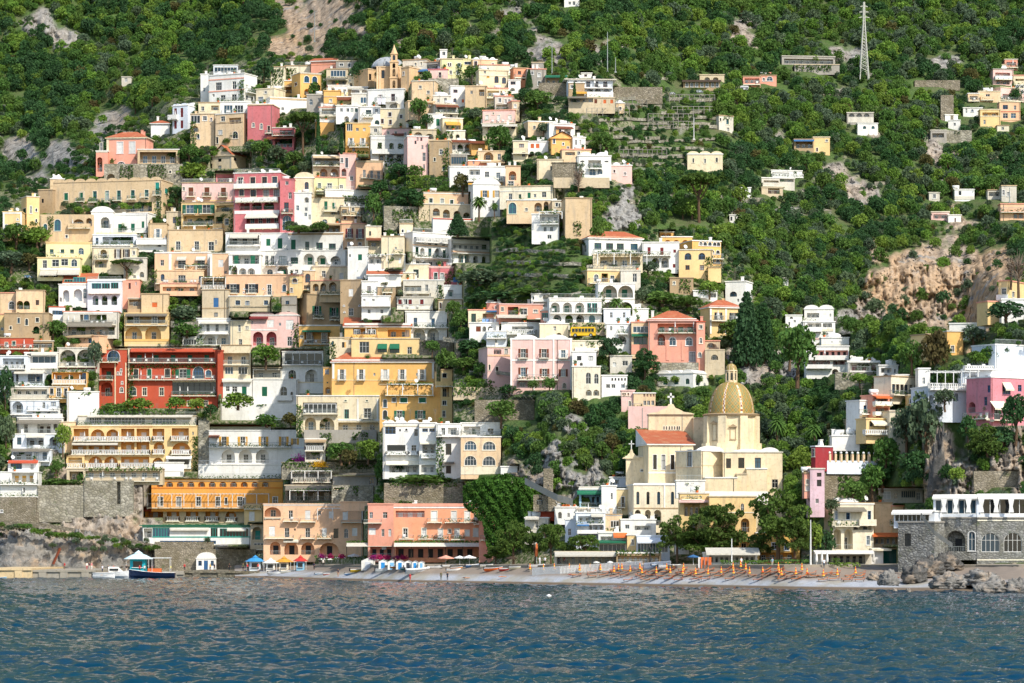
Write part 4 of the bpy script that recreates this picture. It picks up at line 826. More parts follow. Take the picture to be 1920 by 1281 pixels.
b('cream block with small windows right of the old church base','C',770,812,155,192,'w:158-163:788:4;R:166-174:775>790:2',yaw=14,dy=2)
b('white dome roofed house in the lane','M',812,845,180,202,'w:186-192:822:4;w:184-190:835:5',roof='d:1')
b('beige low house with dark awning in the lane','N',765,815,190,218,'R:192-202:785>812:3;w:206-212:778:5',yaw=-12)
b('reddish canopied house stepping down the lane','M',815,858,196,226,'R:200-208:820>855:4;B:206-212:815>858;w:214-222:830,846:5:r;P:196-200:815>858:1.8:b',yaw=-14)
b('white house with single green shutter','W',802,830,215,240,'c:223-236:821:6:g',yaw=-4)
b('orange awning house below the reddish canopies','C',830,868,222,246,'P:228-234:834>862:2:y;R:232-242:836>864:3',yaw=-12)
b('cream ruin with small arches on the lane','X',838,872,246,268,'A:252-260:846,858:7;V:246-260:836>850')
b('white two arched house with brown canopy','W',843,886,264,292,'A:270-284:863,877:11;w:272-282:851:5;P:262-266:846>884:1.5:b;B:281-289:844>886',yaw=-8)
b('grey veranda below the white two arched house','G',845,876,290,312,'G:294-308:846>874:6:V',dy=.5,cl=0)
b('ochre wedge house with iron terrace','O',884,914,270,284,'P:264-268:878>912:1.5:b',yaw=-18)
b('tan house with large arched terrace','N',896,946,284,310,'A:285-300:916:18;w:288-300:936:6;P:302-305:900>946:2:T',yaw=-4)
b('burnt orange house with cream parapet','Q',878,920,302,326,'w:300-308:888:4;w:310-318:895:5;b:314-322:893>930',yaw=-8)
b('white wide house with veranda posts in the middle slope','W',843,880,313,344,'w:322-330:860:6',yaw=-6)
h=b('white and peach house with deep arched balcony','W',878,948,313,352,'w:322-333:913:8;w:324-334:934:7;B:330-340:876>945;R:318-328:880>900:2;P:343-346:878>942:2:y',roof='f')
b('','P',948,976,312,350,'A:321-338:961:14;w:340-350:958:10;B:345-351:952>972',to=h,dy=-1)
b('tall white house with wooden shutters','W',887,938,346,408,'s:357-370:909,932:8:y;w:375-382:910:6:b;w:376-384:925:4;w:388-396:918,930:5',roof='v:1',yaw=-6)
b('long cream house with small green windows','X',937,1036,349,384,'w:362-374:957:7;w:363-371:975:5:g;c:361-371:992:6:g;w:363-370:1003:5;w:360-370:1020:8;T:357-358:937>1036:W',sx=1056,yaw=8,roof='f',rc='I')
b('peach stair house with tall teal arched window','N',950,1035,376,412,'o:380-401:961:14:t;A:380-397:1009:14;A:378-396:1024:9;w:390-396:987:5',dy=-2)
b('tan tower like house with bare side wall','I',1035,1060,377,404,'w:380-388:1046:10;w:381-388:1050:4:k',dy=0)
b('big plain tan block at the right end of the upper town','B',1060,1110,372,442,'V:415-442:1076>1090',yaw=-6,roof='f',rc='T')
b('white house with vine pergola terrace below the tan block','W',997,1048,402,450,'R:403-414:1012>1046:3;p:399-412:1012>1055:2;B:410-420:1014>1048;w:425-434:1022,1034:6;w:440-448:1030:8',yaw=5)
b('low white house with round openings left of the white villa','C',1007,1056,300,330,'w:312-320:1036:8:k;w:318-326:1048:5;w:306-311:1040:5',cl=0)
b('cream wide house with sloping roofs above the white villa','N',990,1045,228,250,'w:236-242:1002:4;w:238-246:1028:4',yaw=-14)
b('white row of chimneys house right of the cream wide house','W',1030,1078,232,254,'w:242-248:1050:4;w:246-252:1066:5:k;P:236-240:1040>1072:1.5:b',yaw=-18,cl=3)
b('mustard gabled house in the upper middle right','O',1034,1074,258,283,'w:260-269:1039:4:u;w:267-272:1056:3:k;w:275-282:1065:4:k',roof='g:248',rc='O',yaw=-6)
b('white house attached to the mustard gabled house','W',1074,1098,258,280,'w:262-272:1080,1088:4',yaw=-12)
b('ochre flat house below the mustard gabled house','N',1054,1108,281,305,'R:285-291:1060>1078:1;w:284-292:1085:6;T:279-281:1054>1108:B',yaw=-6)
b('red shuttered small house above the stone stairs','C',962,990,265,296,'w:270-277:978:9:r;w:286-294:982:6:r;B:280-288:960>990')
b('white row house with orange shutters','W',990,1028,266,282,'c:270-278:998,1008:6:o',cl=2)
h=b('white villa on a concrete platform with round window','W',1083,1146,293,336,'R:300-314:1103>1127:3:-;B:308-316:1102>1128;o:316-329:1111:12;o:316-327:1125:9;A:301-304:1092,1137:8',name='villa',cat='villa',roof='d:2',yaw=-4)
wall_('wide concrete platform under the white villa',1038,1143,335,345,'I',dy=-3)
b('pale pink low house right of the white villa','K',1146,1185,311,338,'w:318-324:1152:4:b;w:323-329:1172:5:b',roof='d:2',rc='W')
b('yellowish house with iron rail above the stone ramp','X',1008,1054,302,327,'w:315-319:1034:9:k;w:314-324:1048:3:b',dy=1.5)
b('stone ramp wall below the white villa','V',1035,1082,306,336,'',name='retaining_wall',cat='wall',dep=2,cl=0,rc='V')
# ================================================================ middle band
b('pale yellow villa with green shutters and white awnings','L',86,172,455,492,'w:467-476:97,117,135:7:g;o:464-477:152:10;b:474-484:104>150;T:455-457:86>172:Y;B:474-482:88>150',name='villa',cat='villa',yaw=-6,rc='Y')
b('pale yellow lower front with three wide windows and striped white awnings','L',70,150,484,520,'w:487-500:104:13:w;w:486-498:121:13:w;o:486-500:139:11:w;w:488-503:84:8;T:503-506:75>150:W;P:507-516:76>108:2.2:s;P:506-515:109>150:2.2:s;R:508-520:76>148:4:-',dy=-2,cl=0,rc='Y')
b('long pale blue loggia house with parasols under the green shuttered white house','U',174,256,441,466,'R:444-458:192>250:4;B:452-460:174>255;w:446-458:182:5:u;T:436-440:180>256:C',roof='r',cl=2)
b('cream house with arched balcony and two slit windows left of the flat pine','C',173,256,465,508,'A:468-484:194:13;B:476-486:178>204;d:468-484:221,237:6:n;w:471-478:251:4;R:490-502:178>200:1',cl=1)
b('white parapet terrace with small arches right of the slit window house','W',256,314,448,466,'A:455-463:298:9;b:448-458:256>314;w:440-446:262,272:4',cl=1)
b('small tan house with white balconied window','B',278,313,420,450,'D:430-446:296:7:w',rc='T')
b('grey beige archway wall house below the flat pine','M',232,275,484,528,'A:510-520:266:8;A:486-494:264:10;w:516-522:252:5;V:505-520:236>250',dy=2,cl=0)
b('tan house with three white balcony windows and air conditioners','B',314,418,432,472,'D:453-469:334:9;D:453-469:369:9;w:454-470:396:10;w:450-458:405:3:b',rc='T',roof='f',cl=2)
h=b('peach villa with white quoins, striped blinds and vine terraces','P',290,394,474,522,'w:487-498:304:7:w;D:484-503:341:15;D:484-503:377:15;t:476-522:319,393:5:W;T:472-475:290>394:W;P:481-487:332>350:1.2:s;P:481-487:368>386:1.2:s;p:500-522:348>392:2',name='villa',cat='villa',yaw=4)
b('','P',394,430,476,520,'c:487-501:414:10:w;w:509-513:423:4:k;t:476-520:396:4:W',to=h,dy=1,cl=0)
b('','N',290,382,508,538,'o:514-527:305:7:u;w:516-530:341:14;w:518-530:382:8:u;B:522-532:292>375;V:506-530:286>294;T:506-509:290>375:P',to=h,dy=-1.5,cl=0)
b('','P',300,378,532,548,'R:538-546:305>370:3',to=h,dy=-3,cl=0)
b('long white hotel with green shutters and a lower row of arches','W',486,643,437,472,'c:447-460:503:8:g;c:446-465:525:9:g;c:449-467:550:9:g;w:453-470:576:8:g;w:455-472:599:12:g;w:457-474:623:13:g;B:463-474:514>540;B:464-473:570>588;B:466-474:590>613;B:466-474:615>638;w:461-466:640:3;T:437-440:540>643:T',name='hotel',cat='hotel',yaw=5,roof='f')
b('white arcaded storey of the long hotel with green doors','W',486,650,470,516,'G:482-494:545>559:4:g;A:477-496:554:16;A:475-496:579:20:g;A:478-496:603:19:g;A:480-496:629:20;d:478-495:500,511:6;w:479-496:530:14:g;o:504-516:506:11;A:498-516:530:20;c:505-515:531:7:g;w:505-512:556:6;B:488-497:498>518;B:486-497:522>540',name='hotel',cat='hotel',yaw=5,dy=-1,cl=0)
b('white terrace house with long striped awnings left of the green shuttered hotel','W',423,488,438,478,'P:439-450:431>484:1.6:s;R:441-458:430>486:3;B:453-461:426>489;T:462-477:424>487:W',dy=-1)
b('white shuttered lower house with three arches behind creepers','W',429,490,478,516,'R:479-495:436>486:3;c:479-495:443,474:8:g;A:503-515:455,471:14;V:498-514:430>442;A:500-516:440:10',dy=-2,cl=0)
b('pink lace edged house with two balconied windows','P',638,686,420,466,'D:429-446:655:7:r;D:430-447:675:7:r;w:455-460:655,675:5:r;T:419-421:636>686:I',yaw=4)
b('brown sheltered terrace left of the pink lace edged house','T',612,638,420,440,'R:423-438:613>636:2;P:419-422:608>638:2:T',dy=1)
b('white cube with green shutter below the pink balconied house','W',652,690,464,520,'c:477-488:675:7:g;w:476-482:656:4',yaw=6)
b('white and cream house with loggia right of the pink lace edged house','C',686,715,425,478,'w:434-442:694:4:k;R:452-462:690>712:1;P:446-450:686>716:2:b',yaw=-5)
b('cream flat fronted block with creeper below the zig zag hotel','C',715,758,444,496,'w:463-468:742:4;B:468-476:738>756;w:484-494:750:5;V:482-492:728>738',rc='T')
b('white low house with dark vine terrace and awnings','W',690,760,478,502,'R:482-494:692>725:3;p:480-492:688>726:1.6;w:488-496:740:6:k',dy=-1,cl=0)
h=b('long white terraced hotel with rows of parasols and green doors','W',774,846,436,500,'z:444-453:776>846;G:446-456:776>795:4;w:448-458:806,818,832:6;T:458-460:774>846:P;B:472-482:774>846;w:463-477:782:6:g;w:464-479:806:6:g;w:466-481:833:6:g;A:464-478:792,820:8;T:481-484:774>846:P;R:486-496:780>843:5',name='hotel',cat='hotel',yaw=-30,roof='r',cl=2)
b('','W',846,918,450,496,'A:476-492:864,876:9;A:478-493:892,908:9;w:474-484:858:6:t;B:464-474:846>918;T:470-473:846>918:P;R:456-466:850>914:6;o:477-494:870:9:t',to=h,dy=7,yaw=-24,roof='r',cl=1)
b('','C',749,774,420,472,'w:430-436:755:4:k;V:448-472:758>770',to=h,dy=-1,roof='r',cl=0)
b('arcaded peach garden house with slanted buttresses and green windows','P',794,878,361,388,'w:372-380:808,829:6:g;w:374-382:847:6:g;w:379-386:866:6:g;T:361-363:794>878:W',yaw=-10,rc='T')
b('old cream arcade with four deep arches under the peach garden house','I',785,886,383,414,'A:390-404:818:13;A:392-408:837:13;A:394-410:857:13;A:397-412:875:13',yaw=-10,dy=-2,cl=0)
wall_('long white garden wall with red coping below the old arcade',812,912,410,446,'W',yaw=-14,feats='T:409-411:812>912:D;q:424-427:894:3')
wall_('grey creeper hung terrace wall right of the pine garden',720,812,388,424,'v',yaw=-12,feats='V:392-420:736>805')
b('red roofed white villa with four shuttered balcony windows','W',1104,1204,445,480,'w:455-468:1121,1143,1163,1189:13:g;q:446-449:1120,1142,1163,1189:4;B:466-476:1112>1204;T:443-445:1104>1204:C',roof='h:433',sx=1090,yaw=-14,side='w:458-470:1097:5',name='villa',cat='villa')
b('shadowy vine pergola storey under the red roofed white villa','C',1112,1205,478,504,'R:482-500:1125>1200:4;p:477-498:1120>1212:3;A:484-500:1130:12',dy=-1,cl=0)
b('white house with two tall arches and red shutters','W',1204,1273,455,505,'c:463-477:1217:6:r;c:464-478:1241:6:r;c:468-474:1265:5:r;c:495-502:1264:5:r;A:483-502:1229,1247:14;B:472-479:1207>1258;q:483-487:1238:3',roof='f',yaw=4)
b('yellow house with two blue arched windows','Y',1273,1336,469,520,'o:474-487:1290,1316:13:u;w:497-506:1289:8:b;w:497-507:1316:8:b;T:467-469:1273>1336:W',yaw=4)
h=b('orange honeycomb hotel wing with round balcony niches','O',1298,1352,452,500,'q:455-460:1314,1322,1331,1340,1347:6:n;q:470-475:1316,1326,1336,1346:6:n;B:474-484:1300>1354;q:487-492:1326,1336,1346:6:n;B:492-500:1326>1356',name='hotel',cat='hotel',yaw=-18,dy=6,dep=8)
b('','O',1240,1298,445,470,'A:450-462:1252,1268:12:o;A:450-462:1285:13:o',to=h,dy=6,cl=0)
b('','O',1237,1264,436,448,'R:438-445:1239>1258:2',to=h,dy=9,cl=0)
b('','Y',1328,1352,502,522,'',to=h,dy=-5,cl=0)
b('ochre house with glazed loggia below the red roofed white villa','Y',1101,1164,508,532,'o:514-528:1118:9;w:516-528:1148:7;R:512-528:1128>1140:1;B:522-531:1103>1162;T:504-507:1101>1164:C',roof='r',sx=1088,yaw=-15)
b('pale grey house with long white window right of the glazed loggia','M',1164,1201,508,562,'w:513-529:1190:8:w;w:548-556:1172:5',roof='r')
b('sea green white house with two big deep arches','W',1122,1190,532,600,'A:535-558:1143,1173:28:g;T:560-562:1122>1190:M;A:566-592:1143,1173:26',ic='M',roof='f',yaw=-4)
b('white arcaded hotel with two rows of green door arches','W',1030,1128,560,610,'A:567-586:1041,1064,1087:17:g;G:568-586:1101>1120:4:t;A:590-606:1045,1067,1088:15:g;o:591-606:1110:11:t;T:563-565:1030>1128:M;B:578-587:1031>1128',name='hotel',cat='hotel',roof='r',cl=1,yaw=-4)
b('white arcaded lower building left end with railed roof','W',996,1030,552,584,'w:556-562:1000:3:k;R:566-576:1000>1026:2',roof='r',cl=0)
b('pink terraced house with blue parasol','S',936,1018,571,600,'w:576-584:942:5;R:575-590:952>972:1:D;w:578-590:982:13;w:580-586:1004:8;P:590-595:930>985:2.2:s',yaw=-8,rc='K')
b('pink wing with white cornice left of the blue parasol terrace','S',912,938,568,592,'P:580-584:914>936:2:u;w:574-584:930:4',yaw=6)
b('glazed green veranda at the right end of the pink terraced house','S',1014,1040,583,606,'G:587-600:1016>1038:5:t',dy=-1,cl=0)
b('cream cottage with green shutter and hanging laundry','C',878,930,582,606,'w:588-604:888:9:g;R:588-603:905>926:2;B:598-606:896>928',yaw=-4)
b('white lower house with round arch and brown shutter','W',880,936,606,634,'c:612-622:897:9:b;A:612-622:908:7;A:612-624:919:9',dy=-1,cl=0)
b('blue railed white house with arches right of the ochre tiled house','W',760,838,585,640,'w:596-612:779:7:u;w:597-613:812:7:u;B:604-614:776>842;A:616-640:786,812:22;T:583-586:760>838:W;t:590-640:765:5:W',yaw=-5)
b('white glass fronted house with dark red windows','M',744,812,558,584,'c:562-571:750,769,791:7:r;B:570-580:744>812;T:574-584:744>812:W;G:560-572:755>764:2',dy=1,cl=1)
b('beige house with bathroom tile terrace above the glass fronted house','M',756,832,526,560,'w:534-546:800:6;B:542-550:762>806;R:536-546:758>790:3;w:550-560:806:4',cl=2)
b('cream house with wide arched windows and veranda','C',730,778,512,545,'o:518-530:719,733:12:w;o:519-531:740:12;o:524-534:766:10',roof='f',yaw=5)
b('orange tiled house between the green shuttered hotel and the pink house','W',690,752,514,530,'w:520-525:725:5',roof='s:503',cl=0)
b('pale peach house with green french windows','C',756,804,496,524,'w:505-522:780:10:g;B:515-522:773>786',yaw=4)
b('rose pink house with green french windows','R',805,850,501,532,'w:511-530:817:7:g;w:512-530:829:7:g;B:520-528:808>834;T:500-503:805>850:K',yaw=-5,rc='K')
b('pink lower wall house with blue white terrace canopy','R',846,866,528,560,'P:520-528:850>862:1.5:u;w:540-548:844:5:g',dy=1)
b('white terraces house with teal awning below the rose pink house','W',830,866,536,580,'R:544-556:840>850:1:g;w:566-574:855:5;B:552-560:832>868',dy=-1,cl=2)
b('cream small house with brown door between pink and white houses','C',822,866,563,590,'w:568-578:826:4:b;w:566-574:843:5;w:570-576:858:4',cl=0,dy=-1)
b('pale beige house with pergola frames on the roof','C',585,656,500,528,'w:508-520:607:7;w:512-524:640:7;T:498-501:585>656:P;B:510-522:586>590',roof='f',yaw=-4,cl=2)
b('beige annex with red arched door beside the pergola framed house','N',567,590,508,545,'o:513-530:577:10:r;R:535-542:570>586:1',cl=0)
b('aged tan house with three blank arches below the pergola frames','B',582,638,527,560,'A:532-546:592:11;A:531-546:606:11;A:529-546:624:14;B:542-552:600>640',cl=1)
b('long peach house with black framed balcony windows','P',422,543,516,558,'D:532-549:437:12:k;D:532-549:472:12:k;D:534-553:505:8;o:534-547:533:7:k;w:546-549:457:2:k;q:540-542:458,494:2:k',yaw=4,rc='P')
b('ochre annex with red arched window right of the long peach house','Y',543,567,517,552,'o:522-531:553:9:r;w:540-548:546:4:b;T:529-530:543>567:B',dy=1)
b('beige storey with three blue windows under the long peach house','I',429,506,556,585,'w:563-572:446:9:u;w:564-572:464:8:u;w:563-572:499:8:u;T:575-577:429>506:V',dy=-1,cl=0)
b('aged grey beige tower house with blue door','I',379,429,544,597,'c:558-576:405:10:u;w:586-594:405:7:k;T:577-579:379>429:T',yaw=4,rc='T')
b('dark vine covered terrace on top of the grey beige tower house','T',378,424,522,543,'R:526-536:382>420:3;p:522-540:378>424:1.5;z:534-543:378>424',dy=.5,cl=0)
b('tan brick palazzo with two green balcony windows','T',575,640,552,610,'E:573-590:594:8:g;E:575-592:626:8:g;T:551-553:575>640:V;B:588-596:586>605;B:590-598:617>636',sx=560,yaw=-24,name='palazzo',cat='palazzo',rc='T')
b('tall tan brick tower with white window and doorway','T',638,678,526,600,'c:542-556:658:8:w;w:578-592:658:9;q:572-574:645,674:2:k;q:584-586:646:2:k;w:548-549:640:2:k',dy=1,rc='T',yaw=4)
b('white house with shaded brown window right of the brick tower','W',678,708,528,558,'w:537-550:692:7:b;B:544-551:679>706;T:526-528:678>708:B')
b('white veranda house with long balcony right of the brick tower','W',678,732,556,592,'w:560-566:683,700:5;b:563-574:678>732;w:580-588:692,716:6;R:582-590:686>725:3',cl=1,dy=-1)
b('grey ruin wall house right of the shaded brown window','T',708,742,538,578,'w:548-554:720:4:k;B:540-548:716>735',yaw=-8,cl=0)
b('small grey house with blue window below the ochre annex','G',528,556,556,602,'w:564-572:539:7:u;R:562-571:530>545:1;w:584-591:541:5:b;T:571-573:528>556:V',dy=-1,cl=1)
b('ochre edge house with steep yellow lower arch left of the red palace garden','Y',0,14,590,640,'w:614-620:4:5',cl=0,dy=3)
h=b('tan fortress like house with tall arched recesses','N',30,84,545,592,'A:564-580:21,50:12;A:558-582:49:10;w:562-572:70:6:b;w:587-600:6:4',yaw=-5,rc='T',cl=1)
b('','N',0,32,550,590,'A:564-580:21:11;o:565-580:22:11',to=h,dy=2,cl=0)
b('crumbling tan rock walled house with cave arches','T',8,92,588,640,'o:598-610:50:5:k;A:612-626:68:12:-;w:596-604:70:6:k;w:596-606:35:4:k;w:612-618:20:4:k',dy=-1,cl=0,roof='f',rc='T')
b('white house with glass terrace and three tall arches','U',164,228,527,580,'G:531-545:172>190:3:t;G:531-545:191>206:3:t;G:530-545:208>222:3:t;A:554-572:179,196,214:11:g;b:542-550:166>226;T:523-526:164>236:W',roof='r',yaw=3)
b('salmon wing with brown window right of the glass terrace','S',228,262,525,578,'w:531-542:243:4:b;w:528-536:255:3',dy=2,roof='f',rc='B')
b('white house with red sloped roof and blue glazing','U',120,178,531,566,'G:524-536:121>136:3:t;G:520-534:138>160:4:t',roof='s:512',cl=0,dy=1)
b('white arcade with round arches left of the glass terrace','W',110,164,534,570,'A:544-566:124:12;A:542-565:146:16;o:541-560:161:7;w:558-566:110:4',dy=0,cl=0)
b('white striped stone terrace house with long glass rail','M',118,222,585,628,'R:590-603:150>200:2;o:588-600:162:10:u;B:600-609:110>218;R:613-628:128>215:5;P:603-612:128>212:2.4:V;T:584-588:120>212:W',roof='f',cl=2)
b('pinkish blue glazed lean to left of the striped stone terrace','W',92,122,576,600,'G:582-590:98>120:4:u',roof='f',yaw=-14,cl=0,rc='D')
b('tan house with brown shutter and open side loggia','B',265,316,552,590,'c:567-576:290:10:o;T:550-552:265>316:T;T:586-588:265>316:T',cl=0,rc='T',roof='f')
b('open loggia wing left of the tan house with brown shutter','T',240,266,560,588,'R:562-574:242>264:1;b:574-588:240>266',cl=0,dy=1)
b('yellow arched house with white parasol and double balcony','Y',233,317,588,650,'R:590-606:238>310:2;w:592-606:256:10;w:592-607:290:10;B:601-610:236>314;T:609-612:233>317:T;A:613-638:250:32;A:612-638:287:30;T:636-640:233>317:O;P:588-592:236>314:1.5:V',cl=0,dy=-.5)
b('white and grey shaded house with twin arches right of the stone garden','W',369,432,598,647,'d:608-622:390,407:6;w:608-620:425:5;P:602-606:378>430:1.5:s;A:628-646:393,418:24;B:621-626:374>430',cl=1,yaw=0)
b('tiny glazed pavilion left of the grey shaded house','W',342,370,633,648,'G:636-647:344>368:5',cl=0)
b('cream narrow house with slit windows left of the pink house','C',432,470,602,648,'w:610-622:449:4;w:636-651:451:6;w:612-618:462,465:3',yaw=0,dy=1)
b('cream storey with wide windows under the narrow cream house','C',415,470,648,712,'R:662-683:417>468:2;G:688-702:422>437:3;G:688-702:447>464:3;B:674-684:418>468;T:684-687:415>470:C',cl=0,dy=-1)
b('pink house with reed blind, arches below and white window screens','K',470,560,592,652,'c:600-614:507:12:w;o:605-611:525:4;c:600-618:543:14:w;A:622-648:484,509:19;T:618-620:470>520:W;w:631-649:543:9;A:622-634:543:14;P:594-597:468>503:1:r;w:602-608:462:3',roof='v:2',cl=2,name='town_house',ic='R')
b('ochre house with loggia of dark shutters','O',561,638,611,650,'R:621-645:571>618:2;w:623-637:580:9:b;w:624-640:608:10:b;P:619-621:567>620:1.2:g;B:636-645:568>618;T:610-612:561>638:I;w:630-634:566:5:w',cl=1)
h=b('big ochre house with flat orange tile roof and green awnings','O',646,770,612,664,'R:616-631:662>706:3;G:618-630:664>675:3;G:618-631:690>704:3;R:618-632:727>768:2;T:606-610:646>770:W;b:628-634:660>708;T:634-637:646>770:Y',roof='s:595',yaw=0,cl=0)
b('','Y',659,786,636,666,'w:641-662:683:18;w:645-661:717:17:g;w:645-662:740:18:g;w:651-664:768:9;P:645-653:708>726:1:g;P:645-653:731>749:1:g',to=h,dy=-2,cl=0,roof='f')
b('cream small house with dark window left of the big ochre house','C',618,660,634,668,'w:642-652:645:8:n;w:640-650:624:4:u',yaw=0,dy=-2,rc='I')
h=b('large golden yellow palazzo with red hip roof and five balconies','O',622,814,678,738,'D:693-712:641,677,722,754,791:8:w;o:699-705:702,782:4;T:674-678:622>814:W;T:712-714:622>814:Y;t:680-710:625,812:4:W',roof='h:661',name='palazzo',cat='palazzo',yaw=0,dy=-.5,cl=0,rc='W')
b('','Y',625,712,718,740,'w:726-732:642:9:g;w:727-737:678:9;w:727-737:700:5:g;T:720-722:625>712:O',to=h,dy=-1,cl=0)
b('','O',712,828,722,802,'w:746-754:739:7:k;c:746-755:757:13:g;c:746-755:792:13:g;D:770-785:749,788:10:g;o:749-764:722:7:k;o:769-786:722:8:k;T:739-741:712>828:O;p:722-742:727>812:2.2;b:731-741:722>814',to=h,dy=-1,cl=1,roof='f')
b('','Y',828,848,694,800,'w:700-708:822:8:k;R:704-716:818>840:1;A:722-744:834:13;w:751-760:821:8;w:770-782:819:6;b:716-724:814>848',to=h,dy=0,yaw=-10,cl=0)
b('white arched house with glass veranda below tan terraces','W',529,606,660,740,'G:662-684:534>604:5:w;B:676-684:530>604;T:684-686:529>606:W;o:694-713:548:15;A:693-716:584:23;T:716-718:529>606:C',cl=2,yaw=0)
b('beige veranda house left of the glass veranda house','M',474,530,690,712,'R:694-708:476>526:2;T:690-692:474>530:V',cl=0,dy=.5)
b('ochre slender house between the white arches and the golden palazzo','O',606,622,690,740,'w:692-702:613:8:u;w:716-719:614:3:k;A:726-738:615:10',cl=0)
b('white house with green shutter, outside stair and arched balcony window','W',475,558,712,776,'c:725-743:496:10:g;o:725-747:532:13;w:758-770:532:15:u;w:759-766:547:6:u;b:742-750:520>548;o:735-741:547:4:k;w:757-760:504:4',cl=2,roof='f',yaw=0)
b('white low house with green door and slatted window left of the white stair house','W',417,475,712,768,'P:711-715:417>473:1:s;c:725-741:458:9:g;w:724-734:427:7;w:724-735:440:10',cl=1,dy=1,roof='f')
wall_('long white plastered terrace wall under the vine pergola',414,560,759,790,'W',feats='V:758-762:480>500')
h=b('peach and cream house with glass veranda over two arches','C',556,712,743,812,'R:755-776:568>632:4;G:757-775:570>630:7;B:766-776:568>634;A:783-808:582:21;A:783-808:613:28;T:775-782:560>634:C;w:768-785:650:9:t;D:766-784:689:13;w:750-753:648,688:4:g;T:786-789:634>712;R:792-808:634>710:3;t:748-790:671,708:3:W',cl=2,yaw=0,roof='f')
wall_('rough concrete retaining wall below the peach and cream house',570,706,808,832,'G',feats='V:812-830:600>622;V:810-826:660>690',dy=-1)
h=b('white house with brown tiled roof, wooden shutters and big arches','W',392,572,808,870,'s:819-836:420,455,494,532:9:y;A:814-838:420,455,494,532:17:-;s:822-834:553:7:y;B:828-838:392>546;T:838-841:392>572:U;A:843-868:428,460,492:25;t:810-870:519:2:W;P:816-819:392>412:1.4:b',roof='f',name='town_house',cl=0)
b('','W',392,508,800,809,'',to=h,dy=3,roof='s:789',cl=0)
b('long whitewashed terrace wall with mast and flags above the orange hotel','W',372,527,872,897,'B:886-897:374>527',name='terrace_wall',cat='wall',cl=0,dep=3,roof='r')
b('vine and flower terraces between the white arched house and the concrete wall','v',528,706,868,892,'V:866-878:528>610;V:868-880:630>705',name='garden_terrace',cat='terrace',cl=0)
b('white open porch with posts right of the brown tiled house','M',572,610,824,868,'R:828-838:574>606:2;z:836-845:572>608;R:848-862:530>600:3;P:824-828:572>612:1.5:T',cl=0,dy=1)
b('stone terrace restaurant with two rows of vines and red trough','G',545,622,885,912,'R:888-894:548>620:5;z:896-904:548>622:1.4:s;p:884-898:548>622:2;T:902-906:548>622:S',cl=0,name='terrace_restaurant',cat='terrace')
b('dark slatted terrace roof house under the red trough terrace','V',534,624,911,942,'R:918-938:540>622:4;P:910-918:536>622:2.4:V;p:921-938:545>624:3',cl=0)
b('grey fenced terrace with pale canopy frame','G',624,706,894,912,'P:887-889:637>706:2:V;w:896-908:697:10:u;R:896-908:686>705:1',cl=0,roof='f')
wall_('long grey stone wall below the fenced terrace',622,700,912,946,'v',feats='V:912-930:660>672;V:914-918:625>650;w:914-918:632:12:D')
wall_('old speckled stone wall above the salmon hotel',720,868,908,948,'V',feats='V:905-912:730>860')
# ---------------------------------------------------------------- white flats
h=b('shabby white apartment block with covered balconies','W',718,786,794,890,'w:800-814:732:20:u;w:805-809:750:3:k;q:804-808:762:4:k;w:804-818:780:7;T:798-800:718>786:C;w:834-847:743:34:k;z:846-852:724>762;w:835-846:776:9;z:846-852:766>784;P:864-870:724>786:1.2:c;R:870-886:730>784:4;T:855-858:718>786:W',name='apartment_block',cat='apartments',cl=2,roof='v:3')
b('','W',786,818,794,888,'w:804-810:797,810:10:u;T:800-802:786>818:C;P:826-831:788>817:1.2:c;R:833-852:792>816:2;b:850-858:790>818;R:872-886:790>816:2',to=h,dy=.8,cl=2)
b('','W',818,864,796,890,'w:802-816:831:7;R:802-816:840>860:1;B:808-818:818>864;w:832-853:841:11:n;c:873-888:841:9:n;P:866-868:830>852:.8:V',to=h,dy=-.6,cl=1)
b('peeling peach house with four big arched windows','N',864,939,820,890,'o:827-844:882:22;o:828-844:917:23;o:855-873:882:22;o:856-873:917:23;T:875-890:864>939:X',name='apartment_house',cat='house',cl=0,dy=-.4)
b('white roof storey with railing on the peeling peach house','W',864,939,794,818,'R:800-815:868>900:1;w:802-816:882:5;w:804-815:920:12:w;B:808-819:864>939',cl=1,dy=.5)
b('white projecting balcony right of the peeling peach house','W',939,970,876,888,'',name='balcony_terrace',cat='terrace',cl=0,dep=4,skirt=.3)
# ================================================================ middle right villas
b('salmon villa with red tiled roof, long loggia and green doors','S',1216,1306,600,684,'R:607-625:1233>1304:4:g;A:627-648:1240:14;o:632-648:1261:13;o:632-648:1292:13;B:616-624:1233>1304;T:597-600:1216>1306:W;w:660-678:1298:10:k;t:640-676:1252:6:S;t:640-676:1280:5:S',name='villa',cat='villa',roof='h:583',yaw=0,rc='K')
b('salmon corner tower of the red roofed loggia villa','S',1306,1322,604,690,'w:610-617:1314:6:w;o:634-644:1314:5;o:661-670:1312:6',dy=-1,roof='f',rc='D')
b('pale glazed veranda house left of the salmon villa','N',1184,1217,605,664,'G:612-624:1187>1215:4;G:632-646:1188>1213:3:g;P:626-629:1184>1218:1:g;T:646-664:1184>1217:S',cl=2,dy=-1)
b('ochre villa with pink tiled roof, green doors and two front arches','Y',1331,1391,575,626,'D:586-600:1347,1375:7:k;A:604-624:1355,1377:17;t:575-626:1332,1361,1389:3:W;T:573-575:1331>1391:W;B:592-601:1331>1391',roof='h:562',sx=1313,yaw=-18,name='villa',cat='villa')
b('white block with brown arched window right of the ivy house','W',1360,1398,528,584,'o:546-556:1375:13:n;w:560-566:1384:4',sx=1411,yaw=18,side='w:550-556:1404:3',dy=8)
b('ivy covered stone house above the pink tiled villa','T',1256,1300,522,552,'V:524-550:1274>1296;w:528-534:1264:4:k',roof='f',rc='T',dy=2,cl=0)
